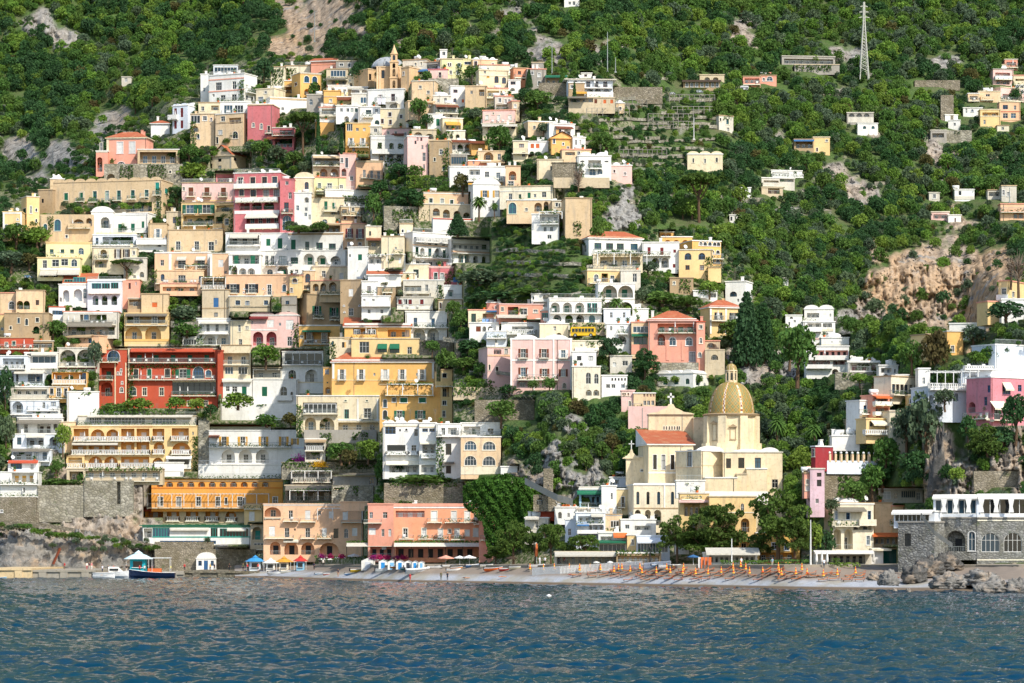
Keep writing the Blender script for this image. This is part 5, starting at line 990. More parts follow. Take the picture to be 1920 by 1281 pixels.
b('low white garden house with posts right of the ivy covered stone house','W',1300,1345,546,562,'R:550-558:1328>1343:3;V:545-552:1305>1330',cl=0,dy=2)
b('pink beige villa with white pilasters and brown shuttered balconies','K',957,1072,637,732,'E:654-671:981:9:b;E:654-671:1020:9:b;D:656-671:1056:8:w;s:689-706:981:9:b;s:691-706:1021:9:b;s:692-706:1056:8:b;B:700-712:970>1046:1.4;T:674-677:957>1072:W;t:637-732:958,1001,1038,1071:3:W;T:634-637:957>1072:W;A:712-726:980:22;o:719-728:1058:6:k',ic='K',name='villa',cat='villa',roof='d:2',yaw=0,cl=1)
b('pink beige rounded wing with covered loggia left of the pilaster villa','K',914,957,652,732,'R:655-664:926>940:2;w:654-663:949:6:k;w:688-696:932:5:n;T:665-668:914>957:P;w:684-694:918:3:k',yaw=-14,dy=-1,rc='I')
b('cream house with arched white doors right of the pilaster villa','X',1073,1126,688,745,'o:699-720:1103:10;o:701-720:1118:9;A:731-742:1104,1118:11',yaw=0,roof='f',rc='W')
b('white house with five tiny arches right of the cream arched house','W',1128,1176,705,742,'o:709-714:1148,1154,1160,1166,1172:3:k;w:721-728:1140,1150,1168:7',cl=0)
b('long peach wall house with arrow slit row','K',1165,1190,733,768,'o:737-742:1166,1172,1178:3:S;w:752-762:1181:4',cl=0,dy=-1,roof='f')
b('peach cream house with arrow slits right end of the white villa row','N',1188,1229,738,766,'o:738-744:1208,1214,1220,1226:3:S;w:751-760:1209,1216,1224:5;B:757-765:1182>1204',cl=0,dy=-1.5)
wall_('pink garden wall above the domed church',1178,1255,764,800,'K')
b('white house with five green arched windows behind the dome','W',1233,1300,700,724,'o:709-720:1247,1268,1289:8:g;T:698-700:1233>1300:C',roof='v:3',cl=1,sx=1338,yaw=30,side='o:711-722:1308:6:g;o:714-722:1333:4:g')
wall_('grey retaining wall with arched niche right of the salmon villa',1322,1359,657,700,'I',feats='A:665-675:1340:13;T:655-657:1322>1359:I')
b('tunnel mouth terrace with iron pavilion right of the salmon villa','I',1322,1350,640,657,'A:643-652:1333:14',cl=0)
wall_('grey garden wall with low arches below the salmon villa',1234,1310,682,700,'v')
b('white villa with two floors of doors left of the glazed veranda','W',1137,1182,608,655,'w:612-625:1166:7;A:630-646:1166:17;w:612-620:1146:4;B:618-626:1158>1178;w:642-652:1163,1170:5',cl=2)
b('white tower house with palm in front below the sea green arches','U',1132,1182,580,608,'w:586-596:1146,1170:5;o:594-602:1150:6',cl=1,dy=-1)
b('white long garden house right of the palm','W',1180,1216,580,604,'w:590-596:1195:5',cl=1,dy=1)
b('cream dome roofed house behind the pilaster villa','C',1012,1066,608,640,'w:612-620:1040:5;A:624-640:1048:10:t;w:616-620:1041:6',roof='d:1',cl=2,dy=2)
b('white terraces and stairs left of the cream dome roofed house','W',940,1012,606,636,'R:612-620:960>1000:3;z:618-626:950>1005;w:626-632:970:5',cl=3,dy=1,yaw=6)
b('white house with rail and blue shade above the rounded pink wing','U',912,950,622,652,'B:626-634:912>950;w:636-644:930:4',cl=2,dy=2)
b('cream wall house below the parked yellow bus','X',1072,1130,640,664,'P:652-656:1078>1126:1.5:c;w:646-650:1090:4;V:640-652:1100>1116',cl=0)
b('white house with garage doors below the bus road','W',1073,1118,660,690,'w:668-676:1086,1108:8:k;R:664-670:1078>1112:2;A:680-688:1090:6',cl=0,dy=-1)
b('whitish small house with barred window left of the dark pine','M',1144,1185,668,692,'w:677-686:1172:10:w;w:680-688:1152:6',cl=0)
wall_('green ivy wall behind the yellow bus',1068,1134,607,622,'I',feats='V:606-622:1068>1134')
wall_('tumbled stone terrace wall below the blue railed white house',785,850,640,668,'V',feats='V:640-650:790>810')
wall_('dry stone wall with wooden fence left of the wooded slope',890,1002,752,790,'V',feats='V:752-775:930>965')
wall_('upper stone wall with green netting above the wooden fence',850,935,728,742,'I',feats='V:712-742:850>930')
wall_('old stone wall fragment on the garden slope',855,862,646,668,'V')
def terr_wall(lb,x0,x1,y0,y1,h,mat='v',nm='terrace_wall'):
    n=max(2,int((x1-x0)/8));F_=[];T_=[]
    for k in range(n+1):x=x0+(x1-x0)*k/n;y=y0+(y1-y0)*k/n+1.2*sin(x*.09+y0);Y=D(x,y)+.3;hh=h*(.75+.5*float(fbm(x/15,y,0,3,2)));F_.append(P3(x,y+1.5,Y));T_.append(P3(x,y-hh,Y))
    A_=F_[0].copy();mb=MB()
    for k in range(n):a,b2,c2,d2=F_[k]-A_,F_[k+1]-A_,T_[k+1]-A_,T_[k]-A_;q=Vector((0,.8,0));mb.poly([a,b2,c2,d2]);mb.poly([d2,c2,c2+q,d2+q])
    tag(ob(nm,mb.mesh(nm,wmat(mat)),None,A_),lb,'wall')
for i,(x0,x1,y,y1,h) in enumerate([(1160,1345,186,190,5),(1150,1240,200,203,6),(1240,1345,214,211,4),(1120,1345,226,222,4),(1120,1345,243,240,5),(1110,1250,258,262,5),(1130,1320,278,280,4),(1150,1290,292,296,5),(1010,1110,240,244,5),(1240,1430,366,380,8),(1180,1300,382,380,6),(1120,1200,206,206,5),(1170,1345,268,262,3),(1200,1340,232,234,3),(1090,1130,268,272,5),(1100,1300,308,310,4)]):
    terr_wall(['highest','second','pale short','fourth','fifth','sixth','seventh','eighth','short','long pale','stepped','narrow','thin','second thin','leftmost','lowest'][i]+' dry stone terrace wall on the garden slope '+['below the upper road','by the vines','right of the pole racks','above the white cottage','in the middle','with climbing vines','above the old barn','over the farmhouse','left of the steps','behind the big umbrella pine','below the concrete villa','under the stone hut','beside the cottage','between the racks','by the mustard gable','above the farmhouse vaults'][i],x0,x1,y,y1,h)
for i,(x0,x1,y,y1,h) in enumerate([(930,1060,470,474,5),(950,1090,492,498,5),(940,1100,515,520,5),(1150,1230,575,578,6),(1460,1560,395,398,6),(1640,1720,345,352,5),(1700,1740,262,268,9),(1180,1260,142,150,5),(1560,1660,128,150,6),(830,900,640,644,8),(880,1000,700,704,5),(1010,1100,560,552,5),(700,800,352,360,6),(480,560,300,318,5),(1230,1330,560,566,6),(1100,1180,500,498,4),(1480,1530,742,748,8),(240,330,560,556,8),(320,372,612,614,10),(330,375,578,580,6)]):
    terr_wall(['upper','middle','lower','mossy','pale','broken','tall','sunken','curving','rough','hedge topped','vine topped','slanting','ivy grown','weathered','short','grey buttress','shaded','weedy','low'][i]+' dry stone wall '+['at the top of the green meadow','across the green meadow','at the foot of the green meadow','behind the palm','in the lower olive wood','on the right hand wooded slope','above the wooded gully on the right','in the wood left of the terraces','below the steel pylon','left of the pink garden','above the netted garden','above the arcaded hotel','beside the clipped hedge','below the umbrella pine','above the salmon villa','by the ochre glazed loggia house','right of the dome','above the yellow arched house','right of the yellow arched house','under the dark vine terrace'][i],x0,x1,y,y1,h)
# ================================================================ church and monastery
CHC='ecd8b2'
Yk=655
c=b('pale yellow parish church with green and gold tiled dome',CHC,1356,1467,849,1000,'w:860-878:1366:9:n;w:859-878:1390:12:n;w:859-878:1421:11:n;w:899-915:1453:12:s',name='domed_church',cat='church',cl=0,dep=16,Y=Yk-2)
b('',CHC,1315,1357,846,1000,'T:872-873:1315>1357:N',to=c,cl=0,Y=Yk-1.5,dep=10,sx=1267,yaw=-38,side='w:843-874:1293:9:n;T:875-877:1267>1315:N',roof='f')
b('',CHC,1322,1382,897,1000,'',to=c,cl=0,Y=Yk-5,dep=6,roof='f')
b('',CHC,1382,1400,890,1000,'',to=c,cl=0,Y=Yk-4,dep=4,roof='f')
b('',CHC,1400,1438,880,1000,'',to=c,cl=0,Y=Yk-3.2,dep=5,roof='f')
b('',CHC,1216,1300,832,900,'w:853-880:1228,1244,1261:7:n;T:885-888:1216>1268:W',to=c,cl=0,Y=Yk+7,dep=12,roof='s:805',yaw=-8)
h=b('',CHC,1216,1300,778,850,'o:799-806:1245,1250,1255,1260,1265,1270,1274:2.6:n;T:776-779:1216>1300:T',to=c,cl=0,Y=Yk+19,dep=5,roof='f')
b('',CHC,1300,1325,785,850,'',to=c,cl=0,Y=Yk+16,dep=6,roof='f')
def church_extra(c):
    def loc(px,py,Y):p=P3(px,py,Y);v=Vector((p.x-c.rA[0],p.y-c.rA[1],p.z-c.rA[2]));return Matrix.Rotation(-c.rth,4,'Z') @ v
    wm=wmat(CHC);Yd=Yk+8;s=FP/Yd;zz=lambda py:(P3(0,py,Yd).z-c.rA[2]);ctr=loc(1371,900,Yd)
    add=lambda n,me,l,p=None:ob(n,me,p or c.root,l)
    zb,zt=zz(852),zz(781);R_=51/s;mb=MB();V8=[(R_*1.0*cos(a),R_*1.0*sin(a)) for a in [pi/8+i*pi/4 for i in range(8)]]
    for i in range(8):
        p,q=V8[i],V8[(i+1) % 8];mb.poly([(p[0],p[1],zb),(q[0],q[1],zb),(q[0],q[1],zt),(p[0],p[1],zt)])
        a=math.atan2(p[1],p[0]);M=Matrix.Translation((p[0]*.985,p[1]*.985,0)) @ Matrix.Rotation(a,4,'Z');mb.box(-.5,.38,-.85,.85,zb-.2,zt-.05,0,M);mb.box(-.5,.75,-1.0,1.0,zb-3,zb+2.2,0,M)
    dr=add('drum',mb.mesh('drum',wm),(ctr.x,ctr.y,0))
    mb=MB();mb.lathe([(R_*.9,zt-.02),(R_*1.03,zt),(R_*1.07,zt+.35),(R_*1.0,zt+.5),(R_*.8,zt+.5)],40);mb2=mb.mesh('cornice',wmat('T'));add('cornice',mb2,(0,0,0),dr)
    for px,y0,y1 in ((1330,798,827),(1391,805,825)):
        k=0 if px > 1360 else -1;am=-pi/2+k*pi/4+(.0 if k == 0 else 0);ap=R_*cos(pi/8);p=(ap*cos(am),ap*sin(am));w,h=q1(9/s),q1((y1-y0)/s)
        o=ob('window',win_mesh(w,h,False,'n','T',2),dr,(p[0]*1.02+(.0),p[1]*1.02,zz(y1)),am+pi/2);ob('pane',pane_mesh(w,h,False,0),o)
        m=MB();m.poly([(-w*.8,-.25,0),(w*.8,-.25,0),(0,-.25,w*.5)]);m.box(-w*.85,w*.85,-.35,0,-.14,0);ob('pediment',m.mesh('pediment',wmat('T')),dr,(p[0]*1.02,p[1]*1.02,zz(y1)+h+.35),am+pi/2)
    # tiled dome
    m,t,bb=newmat('dome_tiles');g=N(t,'TexCoord');sp=N(t,'SeparateXYZ');t.links.new(g.outputs['Object'],sp.inputs[0])
    def mth(op,a,b_=None):
        q=N(t,'Math',operation=op)
        for i,v in enumerate((a,b_)):
            if v is None:continue
            if hasattr(v,'links'):t.links.new(v,q.inputs[i])
            else:q.inputs[i].default_value=v
        return q.outputs[0]
    an=mth('ARCTAN2',sp.outputs[1],sp.outputs[0]);u=mth('MULTIPLY',an,8*3/(2*pi));zz_=mth('MULTIPLY',sp.outputs[2],.72)
    d1=mth('PINGPONG',mth('ADD',u,zz_),.5);d2=mth('PINGPONG',mth('SUBTRACT',u,zz_),.5);dm=mth('MINIMUM',d1,d2);f1=ramp(t,dm,.13,.17)
    cc=mixc(t,f1,lin('a5803a'),lin('68703f'));dd_=mth('MAXIMUM',d1,d2);cc=mixc(t,ramp(t,dd_,.42,.46),cc,lin('99905c'))
    rib=mth('PINGPONG',mth('ADD',mth('MULTIPLY',an,8/(2*pi)),0.0),.5);rb=ramp(t,rib,.06,.07,(1,1,1),(0,0,0));ck=N(t,'TexChecker');ck.inputs['Scale'].default_value=2.2;t.links.new(g.outputs['Object'],ck.inputs[0]);ck.inputs[1].default_value=(*lin('e8dcc4'),1);ck.inputs[2].default_value=(*lin('7c4238'),1)
    cc=mixc(t,rb,cc,ck.outputs[0]);rb2=ramp(t,mth('ABSOLUTE',mth('SUBTRACT',rib,.09)),.012,.02,(1,1,1),(0,0,0));cc=mixc(t,rb2,cc,lin('d9a441'))
    cc=mixc(t,ramp(t,noise(t,1.2,detail=5),.45,.75,(0,0,0),(.6,)*3),cc,lin('a98a55'));t.links.new(cc,bb.inputs['Base Color']);bb.inputs['Roughness'].default_value=.6
    mb=MB();Rd=43.5/s;hd=(781-720)/s;mb.lathe([(Rd*cos(a)**.82 if a < 1.5 else .35,hd*sin(a)) for a in [i*pi/2/18 for i in range(19)]],64);do=add('dome',mb.mesh('dome',m,True),(ctr.x,ctr.y,zt+.45));do.rotation_euler=(0,0,-c.rth+RAD(67.5)-RAD(90))
    zl_=hd-.3;mb=MB();rl=9.5/s
    mb.lathe([(rl*1.2,zl_-.1),(rl*1.2,zl_+.35),(rl,zl_+.45),(rl,zl_+2.3),(rl*1.25,zl_+2.45),(rl*1.25,zl_+2.7),(0,zl_+2.75)],16)
    for i in range(8):a=i*pi/4;mb.box(-.12,.25,-.16,.16,zl_+.3,zl_+2.4,0,Matrix.Rotation(a,4,'Z') @ Matrix.Translation((rl,0,0)))
    la=ob('lantern',mb.mesh('lantern',wm),do)
    for i in (4,5,6,7):a=i*pi/4+pi/8;mm=MB();mm.poly([(p[0],0,p[1]) for p in arc(.42,1.5,True)]);ob('lantern_window',mm.mesh('lantern_window',glass(0)),la,((rl+.02)*cos(a),(rl+.02)*sin(a),zl_+.6),a+pi/2)
    mb=MB();mb.lathe([(rl*1.15*cos(a),zl_+2.72+1.35*sin(a)) for a in [i*pi/2/8 for i in range(9)]],24);ob('lantern_cap',mb.mesh('lantern_cap',m,True),do)
    mb=MB();mb.lathe([(.28*cos(a),zl_+4.3+.28*sin(a)) for a in [-pi/2+i*pi/8 for i in range(9)]],12);ob('finial',mb.mesh('finial',tm('V'),True),do)
    # vaults over the transepts
    def vault(x0,x1,y0,y1,Y,ln):
        p=loc((x0+x1)/2,y1,Y);r=(x1-x0)/2/FP*Y;h=(y1-y0)/FP*Y;mb=MB();A_=[(r*cos(pi*i/12),h*sin(pi*i/12)) for i in range(13)]
        for i in range(12):mb.poly([(A_[i][0],0,A_[i][1]),(A_[i+1][0],0,A_[i+1][1]),(A_[i+1][0],ln,A_[i+1][1]),(A_[i][0],ln,A_[i][1])])
        mb.poly([(a[0],0,a[1]) for a in A_]);o=add('vault',mb.mesh('vault',wmat('W'),False),p);o.rotation_euler=(0,0,-c.rth)
    vault(1305,1357,836,847,Yk,8);vault(1368,1436,842,851,Yk-1,6);vault(1424,1462,839,850,Yk+2,10)
    # scrolled gable with cross
    def gable(cx,ytop,ybase,w,Y,cross,sc):
        s_=FP/Y;p=loc(cx,ybase,Y);hw=w/2/s_;h=(ybase-ytop)/s_;mb=MB();pr=[(hw,0),(hw*.9,h*.12),(hw*.55,h*.25),(hw*.36,h*.5),(hw*.2,h*.62),(hw*.1,h)];P_=[(-x,z) for x,z in pr]+[(x,z) for x,z in pr[::-1]]
        mb.poly([(x,0,z) for x,z in P_]);mb.poly([(x,.6,z) for x,z in P_][::-1])
        for i in range(len(P_)-1):a,e=P_[i],P_[i+1];mb.poly([(a[0],0,a[1]),(a[0],.6,a[1]),(e[0],.6,e[1]),(e[0],0,e[1])])
        o=add('gable',mb.mesh('gable',wm),p);o.rotation_euler=(0,0,-c.rth);hh=cross/s_;mb=MB();mb.box(-.12*sc,.12*sc,.2,.45,h,h+hh);mb.box(-hh*.3,hh*.3,.2,.45,h+hh*.58,h+hh*.58+.24*sc);ob('cross',mb.mesh('cross',tm('w')),o)
    gable(1258,758,777,88,Yk+18.6,21,1.6);gable(1184,843,860,34,Yk+12.6,17,.7)
church_extra(c)
b('',CHC,1174,1216,857,900,'w:881-884:1204:6:k',to=c,cl=0,Y=Yk+13,dep=3,roof='f')
h=b('cream monastery building with four tall arched windows left of the church','e6d8bb',1188,1275,910,990,'o:922-946:1196,1215,1235,1261:6:k;A:956-985:1196,1215:11;A:956-985:1233:14;T:906-910:1188>1275:W;T:952-954:1188>1275:T;t:910-952:1246:2:W',name='monastery',cat='church building',cl=0,dep=10,dy=-4,yaw=-6)
b('','e6d8bb',1188,1268,892,908,'R:898-906:1195>1215:2',to=h,cl=0,dy=5,dep=4)
b('','e0ca9c',1153,1188,918,965,'w:932-951:1168:6:k;B:944-951:1158>1172',to=h,cl=0,dy=-4)
b('white terrace block with rail between monastery and church','W',1268,1322,902,925,'T:900-902:1268>1320:W;V:906-908:1280>1300',cl=0,Y=642,roof='r',dep=5)
b('ochre pink lower church house with terrace, vine and white doors','e8c98e',1275,1330,926,1010,'R:945-968:1283>1312:3;P:937-940:1272>1335:2:K;B:931-936:1278>1316;A:975-1000:1300:14',cl=1,Y=633,dep=6)
b('ochre house with arched windows behind the beach pines','ecc88c',1330,1418,932,1052,'o:944-962:1392:6;A:972-998:1397:16;A:1010-1040:1396:18;A:1010-1040:1370:16;T:960-962:1330>1418:X;w:1018-1030:1345:8',cl=0,Y=628,dep=8)
b('ochre house with white door hidden behind the right beach pines','e3b565',1418,1500,1000,1056,'w:1018-1030:1452:9;w:1020-1032:1475:8:u;R:1036-1054:1425>1490:4',cl=0,Y=626,dep=8)
wall_('whitewashed terrace edge with rail below the church',1322,1440,924,936,'W',Y=636)
# ================================================================ houses between hill and beach, middle
b('cream low house left behind the beach pines','M',984,1028,972,1012,'w:978-990:1006:6;P:968-972:986>1012:1.5:s;w:996-1006:996:6',yaw=8,cl=2,dy=0)
wall_('deep red wall below the ruined stone arch bridge',1006,1075,946,968,'D')
b('white domed rooftop house below the red wall','W',1040,1084,952,975,'A:960-972:1050:7;w:962-970:1066:5',roof='d:2',cl=2,dy=-1)
b('pale blue balcony house with parasols right of the white domed rooftop','U',1060,1085,975,1022,'w:992-1004:1068:6;w:1006-1016:1070:7:w',cl=1,dy=-1)
b('small stacked flats with grey blue awnings','U',1080,1135,962,1030,'R:968-978:1084>1130:4;P:980-984:1082>1104:1.5:u;R:984-994:1104>1132:3;P:964-967:1108>1132:1.5:s;B:976-982:1080>1132;R:1000-1012:1085>1130:4;b:994-999:1082>1134',cl=2,dy=-2,roof='r')
b('ochre blue railed flat with glazed balcony','N',1134,1166,966,1000,'G:976-990:1145>1160:3:w;T:964-967:1134>1166:U;B:988-996:1134>1166',cl=2,dy=-3,roof='r')
b('white flat house with silver water tank right of the glazed balcony','W',1164,1230,975,1004,'w:984-992:1176:8:w;R:986-994:1190>1220:2',roof='d:1',cl=3,dy=-2)
b('white cafe front with green roof edge and orange awning','W',1122,1176,1000,1040,'P:998-1006:1150>1176:1.2:o;R:1006-1014:1126>1148:2;P:1013-1016:1120>1174:2:g;G:1020-1036:1124>1172:6:w',cl=2,dy=-5,name='cafe',cat='cafe')
b('pale yellow narrow cafe house between two glass verandas','Y',1176,1194,1004,1040,'w:1012-1022:1186:5',cl=0,dy=-5)
b('glass fronted restaurant with blue grey striped awning','U',1194,1256,1006,1042,'P:1008-1016:1194>1254:2.2:U;G:1018-1036:1196>1252:10:w',cl=0,dy=-5,name='restaurant',cat='restaurant',rc='U')
b('white small pavilion with posts right of the glass fronted restaurant','W',1266,1292,1008,1030,'R:1012-1026:1270>1288:2',roof='d:1',cl=0,dy=-6)
b('blue walled balcony house left of the monastery','9fc4d6',1086,1128,918,955,'R:925-950:1090>1126:4:k;P:920-925:1082>1128:1.2:g;B:944-951:1086>1126;T:912-919:1086>1128:M',dy=-1,cl=0)
b('white house with slit window left of the monastery','W',1128,1156,912,968,'w:925-936:1147:3:k',dy=-2,cl=1)
b('white roof studio with black graffiti scribble','U',1143,1190,896,914,'R:900-908:1146>1160:2',dy=4,cl=1)
b('white pergola terrace below the blue walled balcony house','M',1082,1130,955,968,'R:957-964:1084>1128:5;z:960-966:1082>1130',cl=0,dy=-1)
h=b('beach front bar with long dark veranda and canvas roof','M',1040,1160,1036,1060,'R:1040-1058:1044>1156:9;P:1034-1041:1040>1156:2.5:s',cl=0,Y=636,name='beach_bar',cat='bar',dep=4)
b('hedge roofed bar with dark posts behind the white fence','T',1156,1240,1038,1060,'R:1042-1058:1158>1236:8;V:1031-1042:1154>1240',cl=0,Y=632,name='beach_bar',cat='bar',dep=4)
b('white tented beach restaurant with wooden posts','W',1320,1420,1038,1056,'R:1041-1055:1330>1416:9:k;P:1027-1038:1322>1422:4:s',cl=0,Y=612,name='beach_restaurant',cat='restaurant',dep=4,roof='f')
# ================================================================ left foot of the town
h=b('big terracotta red palace hotel with cream frames and terraces','D',240,408,655,768,'R:660-679:244>402:5:g;B:670-680:241>405;P:653-659:246>400:1.6:D;w:692-710:255:9:k;c:692-710:280:8:g;w:692-708:314:10:k;d:692-709:343:14:g;o:688-710:372:20:u;o:694-707:391:11:u;B:702-712:243>405;G:717-740:323>405:8:k;B:731-742:322>406;o:725-742:249:13:c;w:727-742:271,303:8:c;w:751-761:355,386:8:c;T:715-717:324>405:C;t:655-712:241:3:C;V:684-690:245>405;T:652-655:240>408:C;V:688-712:322>330',name='palace_hotel',cat='hotel',ic='D',yaw=0,roof='r',cl=2,dep=14)
b('','D',186,238,656,768,'o:658-677:213:23:u;B:668-679:187>222;R:690-711:190>214:1:g;B:702-712:186>212;A:717-743:200:22;w:698-703:221,226:3:c;w:692-697:227:3:c;w:716-720:229:3:c;o:726-736:228:6:c;t:680-768:216,236:2:C;T:654-656:186>238:C',to=h,cl=1,dy=-1,ic='D',roof='f')
b('','D',408,418,658,740,'T:656-658:408>418:C',to=h,cl=0,dy=2)
b('glazed long terrace with rails and vines below the red palace','M',146,368,781,797,'G:783-794:168>190:5;G:783-795:196>272:12:w;G:784-795:285>330:7;B:786-797:146>368;V:766-782:175>330;P:778-781:165>362:1.6:M',cl=2,name='roof_terrace',cat='terrace',roof='r')
h=b('yellow ochre hotel with three rows of balconied loggias','Y',133,372,800,884,'R:804-826:138>166:1:w;A:805-826:183:26:w;A:805-826:211:24:w;R:804-826:227>252:1:w;R:804-826:256>280:1:w;R:804-825:286>308:1:w;R:803-826:322>354:1:w;R:832-850:136>162:1:w;R:832-850:166>192:1:w;R:832-850:196>221:1:w;R:829-850:227>252:1:w;R:829-850:256>280:1:w;A:829-850:298:20:w;A:830-852:340:34:w;z:818-827:138>282;z:818-826:286>308:.8;z:816-826:320>354;z:842-852:134>282;z:842-851:286>309:.8;z:842-852:321>358;A:856-876:179:26:w;A:856-876:208:26:w;R:857-874:227>280:3:w;A:858-876:296:20;z:868-877:160>222;z:868-877:225>306;T:797-799:172>222:W;T:852-855:133>310:Y;T:798-801:138>168:D;T:798-801:224>286:D;w:810-816:362:3:k;P:828-833:136>222:1.5:s',name='hotel',cat='hotel',ic='O',cl=1,roof='f',rc='Y')
b('','Y',124,158,855,880,'R:858-870:128>154:1:w;z:868-877:125>157',to=h,dy=-2,cl=0)
b('','W',312,358,858,872,'G:860-871:316>354:5:k;P:855-859:312>360:1:W',to=h,dy=-1.5,cl=0)
b('dark stone veranda storey under the yellow ochre hotel','I',125,305,880,902,'R:883-896:160>300:7;B:893-902:160>300;V:876-884:160>305;R:884-900:130>156:2',cl=0,name='veranda_storey',cat='house',dy=-1)
b('white pavilion with slatted front right of the dark veranda','W',290,345,868,894,'G:884-893:338>350:3;T:880-884:295>340:W',cl=1,yaw=-8,dy=-1)
wall_('concrete chimney stack wall right of the yellow ochre hotel',372,392,790,870,'v')
h=b('stack of white terraced flats at the lower left edge','W',33,118,784,814,'R:796-811:45>52:1;R:795-812:70>95:2:n;w:795-806:104:7:n;B:804-813:40>110;P:787-793:33>116:2:V;A:790-794:50:10',name='terraced_flats',cat='flats',cl=2)
b('','U',24,117,815,844,'w:820-834:36:8:n;R:822-836:50>82:2:n;A:819-836:100:15:n;B:834-843:52>105;P:813-819:50>85:2:s',to=h,dy=-2,cl=1)
b('','U',22,96,844,866,'R:848-862:24>60:2;w:848-862:68,84:8:u;B:856-865:24>94;P:841-845:22>95:2:V',to=h,dy=-4,cl=1)
b('','W',15,72,866,886,'G:868-880:20>41:4:u;w:870-882:60:6;P:863-867:16>72:1:D',to=h,dy=-6,cl=1)
b('','W',0,72,886,934,'R:887-904:22>64:3:y;B:900-908:0>72;w:914-929:44:6;B:922-931:0>72;T:931-934:0>72:n',to=h,dy=-8,cl=1)
h=b('white arched houses with shaded arcades at the left edge','U',0,52,668,742,'R:672-690:5>45:4;z:684-692:0>48;A:698-724:8:16;A:697-724:27:15;T:692-694:0>50:W',name='arcaded_house',cat='house',cl=2,dy=1)
b('','W',46,108,662,697,'G:668-681:61>105:4:w;b:681-690:46>108;w:664-670:54:8:k;P:660-665:60>108:1.6:s',to=h,dy=.5,cl=1)
b('','M',108,182,653,692,'A:656-686:127:30;A:655-686:160:32;B:677-688:110>180;T:688-692:108>182:r',to=h,dy=1,cl=1)
b('peach terrace house with doors and white parapet above blue arches','P',122,186,630,654,'w:634-650:139:7:u;w:634-650:169:7:u;b:643-652:126>180;P:627-631:122>176:1.5:T',cl=1,sx=216,yaw=24)
b('dark red low building with rail and white parasols','D',0,62,634,656,'w:640-648:26:6:t;w:642-650:12:5;B:646-654:0>95',cl=2,roof='f',rc='W')
b('grey roofed low house right of the dark red low building','T',60,100,640,656,'R:643-652:62>98:3',cl=1,rc='W')
b('white terraced house with blue glazed arch behind awning','U',26,82,698,724,'R:701-718:30>80:2:u;o:700-716:60:18:u;B:716-724:26>84;P:694-700:28>84:2:s',cl=0,dy=-1)
b('ochre terraced house with white balustrade','O',97,163,697,724,'R:699-712:99>163:3;z:710-720:98>162;V:692-698:97>165;w:700-712:158:6:u',cl=0,dy=-1,rc='W')
b('white lace rail terrace left of the ochre door terrace','M',16,92,726,748,'R:730-740:28>88:4;B:738-748:16>92',cl=2,dy=-1)
b('ochre door terrace with folded white tent at its side','O',92,128,726,748,'d:728-744:110:8;w:728-740:97,124:6:k;B:737-747:90>128',cl=0,dy=-1.5,rc='W')
b('white house with shadowed parasol and steep stair right of the ochre door terrace','W',126,186,735,792,'w:745-748:148:4:k;V:735-740:150>170',cl=1,yaw=-12)
b('white two arched house above the lower left flats','U',19,62,752,782,'A:753-774:33:21;A:753-772:56:18;B:768-777:20>64',cl=1,dy=-1,roof='f')
b('lilac white balcony house right of the two arched house','U',62,110,752,786,'w:754-762:100:10:u;w:754-766:82:5;B:761-770:50>110;w:772-782:72,92:8:u;b:776-784:62>118',cl=1,dy=-1)
b('white square block with dish left of the stone gully','W',94,112,768,786,'',cl=1,dy=-2)
b('peach side wall house left of the yellow ochre hotel','N',112,142,792,850,'w:800-806:130:3',cl=0,yaw=-10,rc='I')
wall_('grey stone wall below the lowest white flats',0,68,934,985,'V',feats='w:956-961:1:4:w')
wall_('tall pale stone bastion wall in the lower left',70,158,912,972,'v',yaw=-6)
wall_('grey stone bastion with dark shaft and sloping stair',158,250,903,962,'v',feats='R:903-945:219>226:1')
wall_('stone arch gateway below the pale bastion wall',44,72,962,982,'V',feats='A:968-983:64:9')
h=b('orange hotel with white framed balcony doors and arched frieze','A',284,530,903,952,'w:932-949:301,335,372,409,450,516:9:w;w:933-946:458,424:5:k;T:898-903:284>530:A;T:914-916:284>530:E0883C;p:927-949:278>505:1.8:-;B:942-952:276>530;A:903-913:300:12:-;A:903-913:318,338,358,378,398,418,438,458,478,498:13:-',name='hotel',cat='hotel',ic='A',cl=0,roof='f',dep=9)
b('','E8953F',272,306,957,972,'R:958-970:278>303:1:w;P:951-957:266>305:1.4:D',to=h,dy=-.6,cl=0)
b('','I',306,460,953,982,'R:955-976:313>336:1:w;R:955-976:349>372:1:w;R:955-976:385>410:1:w;A:958-976:433:20:w;z:968-977:311>337:.5;z:968-977:347>374:.5;z:968-977:384>411:.5;z:970-978:423>444:.5',to=h,dy=-.5,cl=0,ic='A')
b('','Y',458,492,948,980,'c:959-977:472:10:w;B:944-954:458>490',to=h,dy=-.2,cl=0)
h=b('long restaurant with green sloping roof and glass front on the cliff','W',268,470,989,1022,'G:990-1007:286>318:6:t;G:991-1007:318>395:15:t;G:990-1007:395>408:3:t;G:991-1007:412>466:9:t;P:989-993:320>392:.8:s;P:990-994:426>462:.8:s;R:991-1008:269>285:1;T:1006-1008:286>470:t;G:1014-1020:300>405:12:u',name='cliff_restaurant',cat='restaurant',dy=-4,cl=0,roof='f',rc='g')
b('','W',266,470,986,989,'',to=h,dy=-5,cl=0,roof='f',rc='g',oh=.6)
wall_('pale pillared stone storey under the cliff restaurant',290,400,1018,1034,'V',dy=-3)
wall_('high rocky stone quay wall with old doors',290,480,1032,1070,'V',dy=2)
b('cream boathouse front with grey blue doors in the quay wall','Y',320,357,1048,1070,'c:1051-1070:337:8:u;w:1052-1061:326:7:u;w:1052-1061:348:6:u',roof='v:1',dep=2,dy=.3,cl=0,name='boathouse',cat='boathouse')
